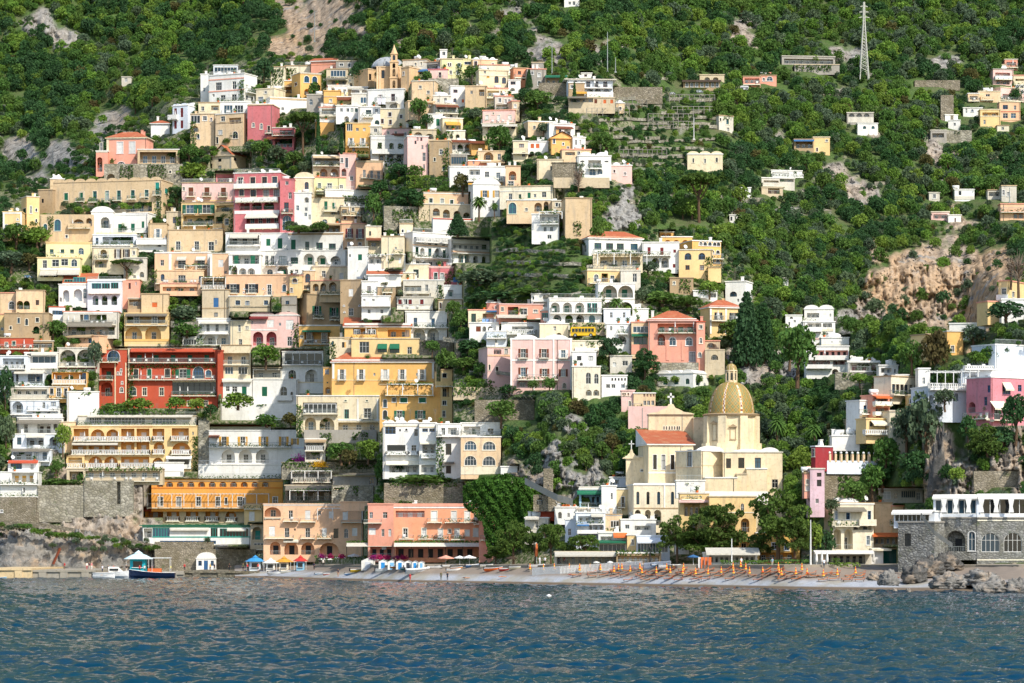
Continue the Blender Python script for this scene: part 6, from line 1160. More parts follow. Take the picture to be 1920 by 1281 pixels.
b('white boathouse front with grey blue doors in the quay wall','W',368,405,1048,1070,'c:1051-1070:386:8:u;w:1052-1061:375:7:u;w:1052-1061:398:6:u',roof='v:1',dep=2,dy=.3,cl=0,name='boathouse',cat='boathouse')
b('stone arched passage storey between restaurant and yellow hotel','I',470,496,985,1040,'A:988-1012:482:18:t;G:1018-1028:476>494:3;b:1022-1030:470>494;R:1030-1040:476>492:1',cl=0,dy=-1)
h=b('pale yellow sea front hotel with flower balconies and restaurant arches','P',494,680,946,1046,'A:951-970:511:31;w:957-973:545:8:w;c:957-975:577:10:w;w:958-966:599:6;c:959-972:621:9:w;c:960-975:647:9:w;b:969-971:496>527:.3;B:972-977:531>560;B:972-978:563>592;p:954-975:596>680:1.4:-;B:975-979:640>680;c:987-1006:510:11:w;w:990-1008:538:9:w;w:990-1008:577:9:w;c:990-1008:608:9:w;w:991-1009:630:9:k;o:991-1009:649:8;c:990-1005:665:10:w;B:1003-1009:497>551;B:1003-1009:564>590;B:1003-1009:595>622;w:991-995:553:3:k;A:1016-1040:516:20:k;A:1017-1040:546:26:k;A:1017-1040:577:25:k;A:1018-1040:617:36:k;T:944-948:494>680:W;P:1012-1015:532>560:.8:s',name='hotel',cat='hotel',cl=0,dep=9,rc='P')
b('','P',638,690,942,950,'',to=h,dy=1,cl=0,rc='P')
V_=1
h=b('salmon sea front hotel with white doors and long restaurant canopy','Q',738,898,950,1046,'c:959-977:814:11:w;c:959-977:851,876:10:w;w:965-976:892:5;c:962-976:904:6:w;B:972-979:801>829;B:972-979:834>893;B:975-982:888>916;w:991-1008:760,795:9:w;c:992-1009:826,857:9:w;w:992-1000:843:5;c:994-1005:876:8:w;c:991-1006:895:9:w;B:1003-1010:748>776;B:1003-1010:784>812;B:1004-1011:814>842;B:1004-1011:846>872;T:948-953:738>898:W;R:958-970:742>796:3:w;T:944-948:738>898:S;R:1024-1046:742>890:8:k',name='hotel',cat='hotel',ic='S',cl=1,dep=9,rc='S')
b('','S',898,916,956,1046,'c:963-976:904:6:w;c:992-1006:912:5:w;B:1004-1012:900>916',to=h,dy=.6,cl=0,rc='S')
b('','S',914,928,980,1046,'c:991-1004:918:6:w',to=h,dy=1,cl=0,rc='S')
b('','S',690,738,946,1046,'w:960-972:696:6:w;A:955-975:690:10;w:960-972:722,730:8:w;c:990-1003:697:13:w;w:992-1006:718,731:5;B:974-980:682>716;T:944-947:690>738:S;R:1024-1046:694>736:3:k',to=h,dy=1,cl=0,rc='S')
b('','W',716,724,946,1022,'',to=h,dy=-.2,cl=0,dep=1)
for nm,x0,x1,Yc in (('cream canopy with vine top in front of the pale yellow hotel',650,737,None),('cream canopy with vine top in front of the salmon hotel',739,900,None)):
    Yc=D((x0+x1)/2,1046)-5;s=FP/Yc;o=empty('restaurant_canopy',P3(x0,1047,Yc),nm,'canopy');L_=(x1-x0)/s;zt=(1047-1019)/s;mb=MB();mb.box(0,L_,0,4.5,zt,zt+.12);mb.poly([(0,0,zt),(L_,0,zt),(L_,-1.2,zt-.7),(0,-1.2,zt-.7)]);ob('canopy_roof',mb.mesh('canopy_roof',tm('s')),o)
    n=int(L_/3.6)
    for i in range(n+1):mb=MB();mb.box(L_*i/n-.07,L_*i/n+.07,-.05,.09,0,zt);ob('post',mb.mesh('post',tm('n')),o)
    mb=MB();leaf_cloud(mb,[(rnd.uniform(0,L_),rnd.uniform(0,3),zt+.3+rnd.gauss(0,.16)) for _ in range(int(L_*30))],.2,1);ob('vine',mb.mesh('vine',VINE()),o)
# ================================================================ right hillside above the beach
b('white stepped villa with open loggia, highest of the right hand white houses','W',1508,1563,580,604,'R:587-597:1513>1536:3;b:596-602:1500>1540;w:588-594:1557:3',roof='c',yaw=6,cl=0,name='villa',cat='villa')
b('white villa storey with green shutter under the stepped villa','W',1506,1566,604,640,'R:606-614:1514>1540:2;R:606-614:1543>1560:2;b:614-621:1508>1540;c:624-631:1521:12:g;w:624-630:1551:4;T:616-621:1530>1562:X;T:634-637:1512>1540:K',cl=0,dy=-1.5)
b('white low wing with arch left of the stepped villa','W',1473,1504,592,615,'A:594-598:1484:6;w:600-605:1490:4;w:604-610:1480:3:k',cl=0)
b('white house with pink recessed loggia and two terraces','W',1512,1592,650,702,'R:657-667:1525>1590:6:k;b:667-674:1508>1590;R:676-684:1514>1556:3;R:675-684:1562>1586:2:r;b:684-690:1510>1560;A:692-702:1566:12',cl=0,ic='K')
b('white square storey on top of the pink loggia house','W',1540,1592,634,650,'T:646-650:1540>1592:X;w:640-643:1560,1575:2',roof='d:1',cl=1,dy=.5)
b('long white house with red brown doors right of the pink loggia house','W',1590,1650,680,718,'R:681-695:1594>1648:3:r;A:700-716:1628:12;T:676-679:1588>1650:W',roof='d:2',cl=2)
b('white end house with arched window and banner','W',1648,1684,686,724,'R:690-699:1652>1672:2;o:702-713:1661:9:n;w:692-700:1678:3',cl=2,dy=-1)
wall_('stone buttress wall under the white terraced houses',1566,1640,700,722,'v',feats='V:700-712:1580>1620')
b('ochre upper right villa with white parapet on the headland','O',1776,1806,622,668,'w:648-660:1786:6',yaw=-10,rc='W',cl=0,dy=6)
b('white flat terrace house behind the ochre headland villa','W',1780,1846,607,640,'T:628-640:1826>1846:O',yaw=12,cl=0,dy=12)
b('ochre wing with tiled canopy and white balconies left of the ochre headland villa','Y',1736,1774,628,672,'R:632-642:1740>1768:3;P:625-630:1734>1770:2:T;B:640-648:1736>1770;w:652-662:1755:6',yaw=-35,cl=0,dy=4,rc='T')
b('white and ochre house high beside the bare tree at the right edge','Y',1872,1890,527,560,'w:540-552:1882:9:w;T:552-562:1868>1890:W',sx=1925,yaw=32,side='w:545-556:1900:5',cl=0,Y=640)
b('ochre lower stair house with white window right of the cliff','Y',1852,1880,566,600,'',yaw=-20,Y=636,cl=0,rc='W')
b('white blue shaded house beside the ochre stair house','W',1878,1920,562,600,'w:580-592:1890:7;R:585-595:1900>1915:2',Y=632,cl=0)
h=b('large pale blue house with rail terrace at the right edge','U',1866,1985,647,745,'',sx=1822,yaw=-32,side='w:656-668:1832:4:u;w:656-668:1856:4:u;o:664-684:1848:10:u;B:690-697:1826>1864',roof='r',cl=0,Y=598,name='villa',cat='villa')
b('pale blue lower terrace front with big dark arch','U',1806,1990,694,745,'A:702-716:1824:24;w:704-716:1850:5;z:686-692:1806>1860',Y=591,cl=0,yaw=-8)
h=b('white pergola terrace restaurant on arched stone base','U',1740,1834,726,782,'z:716-730:1740>1834;A:741-758:1745,1761:9;A:737-752:1781,1793:8;T:728-731:1740>1834:W',Y=586,cl=0,roof='f',yaw=-14,name='terrace_restaurant',cat='restaurant',dep=9)
Yp=YX(1786,583);s=FP/Yp;mb=MB();L_=92/s
for i in range(7):mb.box(L_*i/6-.07,L_*i/6+.07,0,.14,0,3.0);mb.box(L_*i/6-.05,L_*i/6+.05,-.4,5,3.1,3.22)
mb.box(-.3,L_+.3,0,.14,2.95,3.1);mb.box(-.3,L_+.3,4.5,4.64,2.95,3.1)
ob('pergola',mb.mesh('pergola',tm('w')),h.root,Matrix.Rotation(-h.rth,4,'Z') @ (P3(1742,726,Yp)-Vector(h.rA)),-h.rth)
wall_('high grey stone bastion under the pergola terrace restaurant',1738,1815,756,860,'V',Y=588,yaw=-30)
h=b('pink villa with scalloped gable and cream awnings at the right edge','d98c94',1858,1985,708,800,'w:722-738:1887:14:u;w:765-786:1870:12:k;P:716-729:1879>1895:1:X;P:752-766:1856>1883:1.4:X;B:776-787:1856>1890;w:742-748:1910:6;w:720-732:1912:7:u',sx=1812,yaw=-36,side='A:752-772:1822:14;w:744-760:1848:6:u;B:770-784:1812>1856;w:722-736:1855:5:u',Y=574,cl=0,roof='f',name='villa',cat='villa')
b('cream hotel wing with a row of brown doors climbing the headland','X',1671,1724,706,748,'w:720-738:1675,1683,1691,1699,1708,1717:6:n;B:732-740:1668>1724;T:703-706:1671>1724:W',yaw=-42,Y=610,cl=0,name='hotel',cat='hotel',rc='W')
b('white end gable of the hotel wing above the olive crowns','W',1722,1744,692,745,'w:708-720:1732:5',Y=606,cl=0)
h=b('terraced guest house with orange awnings and flower balconies','W',1612,1650,752,800,'w:760-772:1622,1634,1644:6:u;B:768-776:1610>1650;w:782-794:1620,1632:6:n',yaw=-30,Y=612,cl=1,name='guest_house',cat='hotel')
b('','S',1636,1668,742,790,'R:746-754:1640>1664:3;b:753-759:1636>1668;P:742-745:1636>1666:1.5:o;R:764-772:1642>1666:2;b:772-778:1636>1668',to=h,yaw=-24,Y=607,cl=1)
b('','Y',1624,1660,786,822,'R:790-800:1630>1658:2;P:788-796:1632>1660:1.5:X;z:806-814:1618>1662:1',to=h,yaw=-20,Y=602,cl=0)
b('tall plain cream tower wall under the hotel wing','X',1668,1699,772,860,'T:769-773:1667>1700:W',Y=600,cl=0,yaw=-15)
b('cream chimney block between the plain tower wall and the olive crowns','Y',1703,1724,742,790,'w:748-756:1708:4:k',Y=604,cl=0)
b('white low roofed house with big satellite dish','W',1560,1612,818,836,'T:815-818:1560>1612:W',Y=618,cl=3)
b('dark red plain house left of the lamp topped wall','9c3a3e',1529,1562,838,874,'',sx=1521,yaw=-30,side='w:842-856:1525:5',roof='d:1',Y=612,cl=1)
b('pale pink lilac house with dark windows left of the stone wall','d9b9bf',1519,1546,880,960,'w:887-894:1536:8:n;w:900-912:1536:9:k;w:936-944:1532:6',roof='f',Y=606,cl=0)
b('small red and white balconied house behind the pink lilac house','S',1508,1522,888,925,'w:900-908:1514:5;w:912-920:1514:6:w',Y=609,cl=1)
h=wall_('pale blue parapet wall with ball lamps on grey rubble base',1551,1646,866,879,'U',Y=606,yaw=-26,name='parapet_wall')
for i in range(9):mb=MB();x=h.L*(i+.5)/9;mb.box(-.22,.22,-.1,.4,0,1.5);h.add('post',mb.mesh('post',wmat('N')),(x,0,h.h));mb=MB();mb.lathe([(.02,0),(.25,.15),(.25,.4),(.02,.55)],10);h.add('ball_lamp',mb.mesh('ball_lamp',tm('w'),True),(x,.15,h.h+1.5))
wall_('grey rubble retaining wall below the lamp topped parapet',1545,1648,877,940,'V',Y=606.5,yaw=-26,feats='V:870-910:1610>1646;V:890-930:1570>1600')
h=b('cream beach villa with tall arches and flat terrace roof','X',1560,1638,946,1036,'w:959-974:1568:5:u;w:962-974:1590:7:u;w:958-974:1630:6:u;P:951-957:1566>1620:1.6:V;B:972-986:1562>1608;A:992-1030:1570:14:-;A:992-1030:1591:16:-;R:984-994:1600>1634:2;w:1005-1022:1628:6;T:942-945:1556>1640:T;b:974-984:1608>1640;V:948-1030:1553>1562',name='villa',cat='villa',Y=596,cl=2,roof='d:1',rc='W',sx=1545,yaw=-12)
b('','N',1640,1673,944,1010,'',to=h,Y=595,cl=1,roof='f',rc='T')
b('grey white cabin house with barred window above the beach villa','M',1648,1730,918,945,'G:920-934:1690>1716:7:s;w:922-936:1663:14;w:924-936:1680:7;w:924-938:1722:8;T:915-918:1646>1716:D',Y=602,cl=3,roof='f')
b('small peach house right of the beach villa','N',1673,1694,950,1010,'w:958-972:1680:5:n;B:974-984:1668>1692',Y=593,cl=0)
b('brown awning terrace beside the restaurant rock','T',1636,1684,1004,1022,'R:1006-1020:1640>1682:4;P:999-1004:1634>1684:2:o',Y=588,cl=0,name='cafe_terrace',cat='terrace')
b('white flat roof bar with shaded counter at the back of the beach','M',1528,1634,1036,1058,'R:1038-1057:1550>1622:6:k;P:1032-1036:1525>1636:3:W',Y=590,cl=0,name='beach_bar',cat='bar',dep=5)
b('white and green hut at the right end of the beach bar','W',1634,1656,1030,1060,'P:1028-1030:1634>1682:1:X',Y=584,cl=0,name='beach_hut',cat='hut',dep=3)
b('green doored shed beside the dark rock wall','1f5a52',1656,1680,1030,1058,'',Y=584.5,cl=0,name='shed',cat='shed',dep=3)
# restaurant on the right
h=b('grey stone sea restaurant with white framed arches and curtained glass terrace','j',1832,1990,972,1056,'o:998-1035:1857:34:w;o:998-1035:1899:34:w;T:975-977:1832>1990:c;T:1049-1051:1832>1990:c;w:956-960:1840:3:V;o:998-1035:1945:34:w',name='sea_restaurant',cat='restaurant',Y=531,cl=0,roof='f',rc='G',dep=12)
b('','U',1832,1990,932,972,'G:936-964:1838>1985:8:w;P:926-933:1832>1990:.8:W',to=h,Y=531.5,cl=0,roof='f',dep=11)
b('','j',1750,1834,972,1040,'A:995-1034:1792:36:k;o:996-1033:1822:13:w',to=h,Y=531,yaw=22,cl=0,roof='f',rc='G',dep=9)
b('','U',1750,1834,932,972,'G:937-964:1754>1830:7:w;P:927-933:1750>1834:.8:W',to=h,Y=531.5,yaw=22,cl=0,roof='f',dep=9)
b('','j',1684,1752,980,1085,'w:1000-1024:1702:12:k',to=h,Y=529,yaw=30,cl=0,roof='f',rc='G',dep=8)
b('','U',1676,1752,960,980,'G:962-978:1678>1742:8:w;P:956-962:1674>1750:1:W',to=h,Y=530,yaw=24,cl=0,roof='f',dep=7)
cu=MB();s=FP/YX(1800,530)
for px in (1770,1792,1816,1840,1868,1896):p=P3(px,936,YX(1800,529.6) if px > 1833 else YX(1800,529.6)+(1833-px)/s*.36);M=Matrix.Translation(p-Vector(h.rA));w=.55;cu.poly([M @ Vector(q) for q in ((-w,0,0),(w,0,0),(w*.5,0,-1.3),(-w*.5,0,-1.3))]);cu.poly([M @ Vector(q) for q in ((-w*.5,0,-1.3),(w*.5,0,-1.3),(w*.9,0,-2.4),(-w*.9,0,-2.4))])
ob('curtain',cu.mesh('curtain',tm('w')),h.root)
wall_('rough stone block wall behind the sea restaurant roof',1826,1908,886,916,'V',Y=548)
b('pale upper terrace house at the right edge of the hamlet','C',1900,1925,142,162,'R:148-156:1904>1920:2;b:153-159:1900>1924',cl=0)
b('cream stepped house with balcony left in the hamlet','N',1815,1836,176,192,'R:180-187:1818>1833:1;B:184-190:1815>1836',cl=0)
b('white stair walled house left of the hamlet hall','W',1778,1800,226,240,'w:230-236:1790:4',cl=0,yaw=10)
b('grey carport terrace under the white stair walled house','G',1745,1775,245,262,'R:250-258:1748>1770:2',cl=0)
b('white garden house above the grey carport','W',1772,1796,216,227,'',cl=0,yaw=-8)
b('salmon upper balcony house on the hamlet ridge','S',1884,1908,112,130,'R:116-123:1887>1905:2;B:120-127:1884>1908',cl=0)
b('small cream cottage on the road below the hamlet','X',1870,1892,236,246,'w:238-244:1880:5',cl=0)
b('white long terrace right of the banner house','W',1680,1704,704,722,'R:708-716:1683>1701:2',cl=0)
b('cream garden pavilion below the banner house','C',1640,1672,726,744,'R:730-740:1644>1668:2;z:736-742:1640>1672',cl=0)
# ---- scattered houses on the mountain
b('small grey white hut in the mountain wood at the upper left','M',228,246,145,158,'w:147-154:236:6',cl=0)
b('white house at the very top edge of the picture','W',1058,1086,-6,13,'w:3-9:1068:5;w:3-10:1076:5',cl=0)
b('brown roofed long house with blue shutters beside the vine terrace','T',1281,1350,153,164,'w:155-163:1288,1297,1306,1316,1326,1336,1345:4:w;P:150-153:1279>1352:1:n',cl=0,roof='f',rc='T')
b('ruined arched barn on the high terrace','I',1312,1358,141,153,'A:145-151:1326,1342:10',cl=0,dy=3,rc='I')
b('orange house with arched window on the high terrace','S',1425,1456,142,158,'o:144-152:1443:11;w:146-152:1432:4',cl=1,rc='W')
b('orange loggia wing left of the high orange house','S',1393,1426,144,160,'R:147-156:1396>1424:3;B:153-159:1393>1425',cl=0,dy=-1,roof='f',rc='T')
b('grey concrete terrace house with pillars on the upper right','G',1466,1566,106,122,'R:110-119:1470>1562:7;T:104-106:1466>1566:M',cl=0,rc='G',yaw=-6)
b('overgrown concrete storey below the pillared terrace house','G',1490,1574,122,134,'V:122-134:1492>1560',cl=0,dy=-2)
b('white green shuttered cottage on the garden terraces','M',1348,1375,217,244,'w:221-227:1351:3:k;w:222-232:1364:5:g;w:238-245:1365:4:k',cl=0,sx=1343,yaw=-30)
b('cream three part farmhouse with low vaults','C',1289,1355,290,317,'w:297-305:1300:3:k;w:298-306:1322:4;w:296-304:1344:4:k;T:288-289:1289>1355:C',roof='v:3',cl=0)
b('yellow cottage with blue shade on the wooded slope','Y',1525,1556,258,285,'w:277-284:1532:3:r;w:262-266:1550:4',cl=0,rc='C')
b('blue awning shed left of the yellow cottage','T',1489,1526,262,280,'R:265-278:1492>1524:3;P:262-264:1488>1526:1:u',cl=0)
b('grey arcaded terrace house in the olive slope','G',1588,1638,212,230,'A:213-219:1597,1611,1625:10;T:220-230:1590>1638:M',cl=0)
b('white lower storey with green arches in the olive slope','W',1608,1646,232,248,'o:236-242:1621,1637:6:g',cl=0,dy=-2)
b('white modern house with long balconies in the lower olive slope','M',1428,1490,334,352,'R:338-346:1432>1460:2;b:343-349:1428>1470;R:335-340:1462>1488:2',cl=0,yaw=-12)
b('white pergola roof storey of the modern olive slope house','W',1446,1504,320,334,'R:323-330:1448>1480:3;z:326-332:1446>1504',cl=1,yaw=-12,dy=2)
b('stone base of the modern olive slope house with wooden shutters','I',1428,1468,352,366,'R:353-363:1440>1462:2:b',cl=0,yaw=-12,dy=-1)
b('white garage box beside the umbrella pine slope','W',1386,1408,353,366,'',cl=0)
b('white small barn with dark door on the mid slope','W',1368,1390,404,416,'w:407-414:1370:4:k',cl=0)
b('peach upper house of the right hand hamlet','N',1835,1876,172,192,'w:177-183:1852:8:w;b:182-188:1838>1862',cl=1,rc='C')
b('peach main house of the right hand hamlet','P',1874,1913,192,226,'w:197-205:1885:10:u;w:198-206:1903:5:w;T:209-210:1874>1913:D;w:212-222:1885,1900:10:w;T:224-226:1874>1913:P',cl=0,rc='C',dy=-1)
b('cream front house of the right hand hamlet','Y',1838,1876,206,234,'w:225-233:1846:4:w;R:211-218:1842>1872:2;T:217-219:1838>1876:C',cl=0,dy=-2,rc='C')
b('white long hall with round window in the right hand hamlet','W',1806,1842,203,216,'q:206-210:1823:5:u;w:204-212:1812:3',cl=0)
b('pinkish terraced house climbing behind the hamlet','K',1876,1925,164,194,'o:157-164:1908,1916:6;R:176-184:1880>1915:3;B:182-188:1870>1915;o:166-173:1908,1917:6',yaw=-25,cl=1,rc='C')
b('balconied pink house high above the hamlet','K',1862,1900,130,160,'R:136-146:1866>1894:2;b:143-149:1864>1896;R:150-158:1868>1892:2',yaw=-10,cl=0,rc='G')
b('white roofed shed at the top of the hamlet','G',1860,1886,122,132,'P:123-128:1860>1886:1.5:w',cl=0)
wall_('grey curved terrace wall with rail below the hamlet',1772,1822,246,262,'v',feats='V:246-252:1790>1800')
wall_('tall stone masonry wall right of the gully',1764,1788,180,225,'V')
wall_('long castellated road wall below the hamlet trees',1715,1800,152,164,'V')
b('white ruin with pole on the right slope','W',1790,1827,356,374,'T:368-374:1790>1827:M;w:358-366:1800:5:k',cl=1)
b('beige block house with square window on the right slope','M',1878,1906,349,378,'w:360-368:1891:5;w:356-366:1860:4',cl=0,rc='B')
b('pale flat terrace house left of the beige block house','M',1852,1880,357,374,'R:360-368:1854>1876:2',cl=0)
b('white garden wall house with dark gate on the right slope','M',1742,1762,362,376,'w:364-372:1752:5',cl=0)
b('peach terraced house cut by the right edge','P',1876,1925,383,412,'B:390-398:1876>1920;R:398-410:1900>1920:2;T:396-399:1876>1920:S',cl=0)
b('low white cottage hidden in oaks above the cliff','W',1778,1802,404,418,'w:409-417:1791:3:r',cl=0)
b('pinkish flat roofed cottage above the cliff','K',1746,1780,398,412,'R:402-410:1750>1776:2',cl=0,rc='X')
b('small white canopy building in the dark wood','W',1459,1478,522,530,'',cl=0,rc='W')
# ================================================================ old hilltop church
CB='dcb88c'
o_=b('old domed church with pointed bell tower on the ridge',CB,706,752,126,168,'w:132-147:718:6:k;w:133-147:738:3:k;t:126-168:707,712,751:3:N',name='hilltop_church',cat='church',cl=0,dep=9,roof='f',rc='N')
b('',CB,690,706,130,164,'w:138-150:694:4:n',to=o_,yaw=-35,cl=0,dy=1,dep=8,roof='f',rc='N');b('',CB,752,767,126,166,'w:134-140:757:3',to=o_,yaw=35,cl=0,dy=0,dep=8,roof='f',rc='N')
Yo=o_.Y;so_=FP/Yo
def ladd(bl,nm,me,px,py,Y,par=None):p=P3(px,py,Y)-Vector(bl.rA);return ob(nm,me,par or bl.root,Matrix.Rotation(-bl.rth,4,'Z') @ p)
mb=MB();R_=31/so_;mb.lathe([(R_*cos(a),(20/so_)*sin(a)) for a in [i*pi/2/10 for i in range(11)]],32)
for i in range(14):a=i*pi/7;mb.tube([(R_*1.01*cos(e)*cos(a),R_*1.01*cos(e)*sin(a),20.3/so_*sin(e)) for e in [j*pi/2/6 for j in range(7)]],.12,4)
ladd(o_,'dome',mb.mesh('dome',plaster('a9adb0',.8),True),728,128,Yo+6)
mb=MB();tw=7.5/so_;z1=(170-118)/so_;mb.box(-tw,tw,-tw,tw,0,z1);mb.box(-tw-.15,tw+.15,-tw-.15,tw+.15,z1,z1+.3);mb.box(-tw*.8,tw*.8,-tw*.8,tw*.8,z1+.3,z1+2.2);mb.box(-tw*.95,tw*.95,-tw*.95,tw*.95,z1+2.2,z1+2.4)
mb.box(-tw-.2,tw+.2,-tw-.2,tw+.2,z1*.42,z1*.42+.25);mb.lathe([(tw*.95,z1+2.4),(tw*.62,z1+3.2),(tw*.25,z1+4.2),(.05,z1+5)],8)
tw_o=ladd(o_,'bell_tower',mb.mesh('bell_tower',wmat(CB)),739,170,Yo-1.3)
for zf_,h_ in ((.08,2),(.5,2),(.8,1.2)):me=win_mesh(q1(.7),q1(h_),True,'n',None,0);w_o=ob('window',me,tw_o,(0,-tw-.2,z1*zf_));ob('pane',pane_mesh(q1(.7),q1(h_),True,0),w_o)
mb=MB();mb.poly([(p[0],0,p[1]) for p in arc(.7,1.4,True)]);ob('belfry_opening',mb.mesh('belfry_opening',glass(0)),tw_o,(0,-tw*.8-.02,z1+.6))
# ================================================================ pylon, poles
def pylon():
    Y=D(1620,148)-4;s=FP/Y;o=empty('lattice_pylon',P3(1620,150,Y),'tall steel lattice pylon on the wooded ridge at the upper right','pylon');H_=146/s;w0,w1=8.5/s,1.6/s;mb=MB()
    wd=lambda z:w0+(w1-w0)*min(1,z/(H_*.72)) if z < H_*.72 else w1*(1-.5*(z-H_*.72)/(H_*.28));n=22
    for sx in (-1,1):
        for sy in (-1,1):mb.tube([(sx*wd(z),sy*wd(z),z) for z in [H_*i/10 for i in range(11)]],.16,4)
    zs=[H_*.10+H_*.9*(i/n)**.9 for i in range(n+1)]
    for a,b2 in zip(zs,zs[1:]):
        A_,B_=wd(a),wd(b2)
        for s1,s2 in (((-1,-1),(1,-1)),((1,-1),(1,1)),((1,1),(-1,1)),((-1,1),(-1,-1))):
            mb.tube([(s1[0]*A_,s1[1]*A_,a),(s2[0]*B_,s2[1]*B_,b2)],.055,3);mb.tube([(s2[0]*A_,s2[1]*A_,a),(s1[0]*B_,s1[1]*B_,b2)],.055,3)
    ob('mast',mb.mesh('mast',plain('galvanised_steel','d9d6c8',.6)),o)
    for f,L_ in ((.80,1.6),(.87,1.4),(.94,1.1)):m=MB();m.tube([(-L_,0,H_*f),(0,0,H_*f+.5),(L_,0,H_*f)],.07,4);m.tube([(-L_,0,H_*f),(L_,0,H_*f)],.07,4);ob('cross_arm',m.mesh('cross_arm',plain('galvanised_steel','d9d6c8',.6)),o)
pylon()
for i,(x,y0,y1,lb) in enumerate([(1139,60,135,'grey wooden pole in the wood above the pale blue hotel'),(1154,108,136,'short pale pole beside the wood above the pale blue hotel'),(590,20,78,'slim lattice mast below the orange crag'),(1301,220,262,'white pole on the garden terraces'),(1832,112,134,'white pole near the right hand hamlet'),(1893,352,380,'pole on the right slope'),(1788,388,405,'white pole above the oak cottage'),(1035,80,140,'pole on the skyline right of the orange house'),(1520,975,1068,'tall white flagpole on the beach before the cream villa'),(1372,1010,1062,'thin white pole in front of the tented restaurant'),(1219,1028,1062,'dark lamp post behind the white fence'),(925,990,1040,'white mast beside the salmon hotel')]):
    Y=D(x,min(y1,1061))-2 if y1 < 1066 else 580;s=FP/Y;mb=MB();h=(y1-y0)/s;mb.tube([(0,0,0),(0,0,h)],[.14 if i != 8 else .2,.08],6);mb.box(-.3,.3,-.3,.3,-.1,.25)
    if i in (10,):mb.box(-.5,.5,-.06,.06,h-.5,h-.4);mb.lathe([(0,h-.3),(.3,h-.1),(.2,h+.2),(0,h+.3)],8)
    tag(ob('pole' if i != 10 else 'street_lamp',mb.mesh('pole',tm('w' if i in (3,4,6,8,9,11) else 'G' if i != 10 else 'k')),None,P3(x,y1,Y)),lb,'pole')
# ================================================================ quay
def quay():
    m=plaster('a49c8c',1.0);st=stone('8a8272',.9)
    for nm,x0,x1,yt,Y,mm in (('quay',-40,60,1066,746,plaster('d8bf94',1.0)),('quay',60,180,1069,747,m),('quay',180,345,1074,748,m),('quay',345,486,1071,750,st)):
        s=FP/Y;p0=(x0-960)/s;p1=(x1-960)/s;zt=CH+(YH-yt)/s;mb=MB();n=int((p1-p0)/4.5)
        mb.box(p0,p1,Y,Y+58,-1,zt*.999);mb.box(p0,p1,Y-.35,Y,zt-.45,zt+.02)
        for i in range(n):x=p0+(p1-p0)*(i+.5)/n;mb.box(x-.9,x+.9,Y-.3,Y,-1,zt-.5)
        tag(ob('quay',mb.mesh('quay',mm)),None,None,kind='structure')
    # promenade pavement behind the beach
    mb=MB();xs=list(range(590,1960,40))
    for xa,xb in zip(xs,xs[1:]):
        q=[]
        for x in (xa,xb):Ya=D(x,1062)-1;q.append(((x-960)*Ya/FP,Ya,CH+(YH-1062)*(Ya+1)/FP+.25));
        for x in (xb,xa):Ya=D(x,1058)+6;q.append(((x-960)*Ya/FP,Ya,CH+(YH-1058)*(Ya-6)/FP+.1))
        mb.poly([q[0],q[1],q[2],q[3]]);mb.poly([(q[0][0],q[0][1],q[0][2]-1.3),(q[1][0],q[1][1],q[1][2]-1.3),q[1],q[0]])
    tag(ob('pavement',mb.mesh('pavement',plaster('9b9180',1.0))),None,None,kind='structure')
quay()
# ================================================================ beach things
BR=random.Random(21)
def bY(px,py):return D(px,py)
def bpos(px,py,dz=0):Y=bY(px,py);p=P3(px,py,Y);return Vector((p.x,p.y,p.z+dz)),FP/Y
def lounger_parts():
    f=MB();f.box(-.95,.95,-.33,-.29,.3,.35);f.box(-.95,.95,.29,.33,.3,.35);s=MB();s.box(-.95,.25,-.3,.3,.35,.4);k=MB();M=Matrix.Translation((.25,0,.37)) @ Matrix.Rotation(-.55,4,'Y');k.box(0,.75,-.3,.3,0,.05,0,M);l=MB();l.box(-.03,.03,-.03,.03,0,.32);sh=MB();sh.box(.75,1.0,-.3,.3,.75,.79);sh.box(.78,.82,-.3,-.27,.35,.76);sh.box(.78,.82,.27,.3,.35,.76)
    return [('frame',f.mesh('frame',tm('n')),(0,0,0)),('seat',s.mesh('seat',plain('orange_canvas','e8823a',.8)),(0,0,0)),('backrest',k.mesh('backrest',plain('orange_canvas','e8823a',.8)),(0,0,0))]+[('leg',l.mesh('leg',tm('n')),(x,y,0)) for x in (-.8,.7) for y in (-.3,.3)]+[('sun_visor',sh.mesh('sun_visor',plain('red_canvas','c4502c',.8)),(0,0,0))]
LP_=lounger_parts()
def lounger(px,py,rz,lb,gr):
    p,s=bpos(px,py,.03);o=empty('sun_lounger',p,lb,'sun lounger',gr,rz,.98)
    for n,me,l in LP_:ob(n,me,o,l)
RWS=[(1072,1150,1470,26,'back'),(1077,1110,1630,23,'second'),(1083,1085,1620,22,'middle'),(1089,1180,1600,24,'front')]
for y,x0,x1,st,nm in RWS:
    x=x0
    while x < x1:
        if BR.random() > .14:lounger(x+BR.uniform(-5,5),y+BR.uniform(-1.5,1.5),BR.choice([0,0,.1,-.1,pi])+BR.uniform(-.08,.08),f'orange canvas sun lounger in the {nm} row on the grey beach',f'orange sun loungers, {nm} row')
        x += st
for x,y in ((1660,1092),(1676,1091),(1700,1092),(1717,1091),(1612,1091),(1590,1091)):lounger(x,y,BR.uniform(-.3,.3),'orange sun lounger at the foot of the dark restaurant rock','loungers by the restaurant rock')
def para_mats():
    m,t,bb=newmat('striped_parasol');g=N(t,'TexCoord');s=N(t,'SeparateXYZ');t.links.new(g.outputs['Object'],s.inputs[0]);q=N(t,'Math',operation='PINGPONG');t.links.new(s.outputs[2],q.inputs[0]);q.inputs[1].default_value=.42
    t.links.new(mixc(t,ramp(t,q.outputs[0],.19,.22),lin('f0b93c'),lin('d9502a')),bb.inputs['Base Color']);bb.inputs['Roughness'].default_value=.8;return m
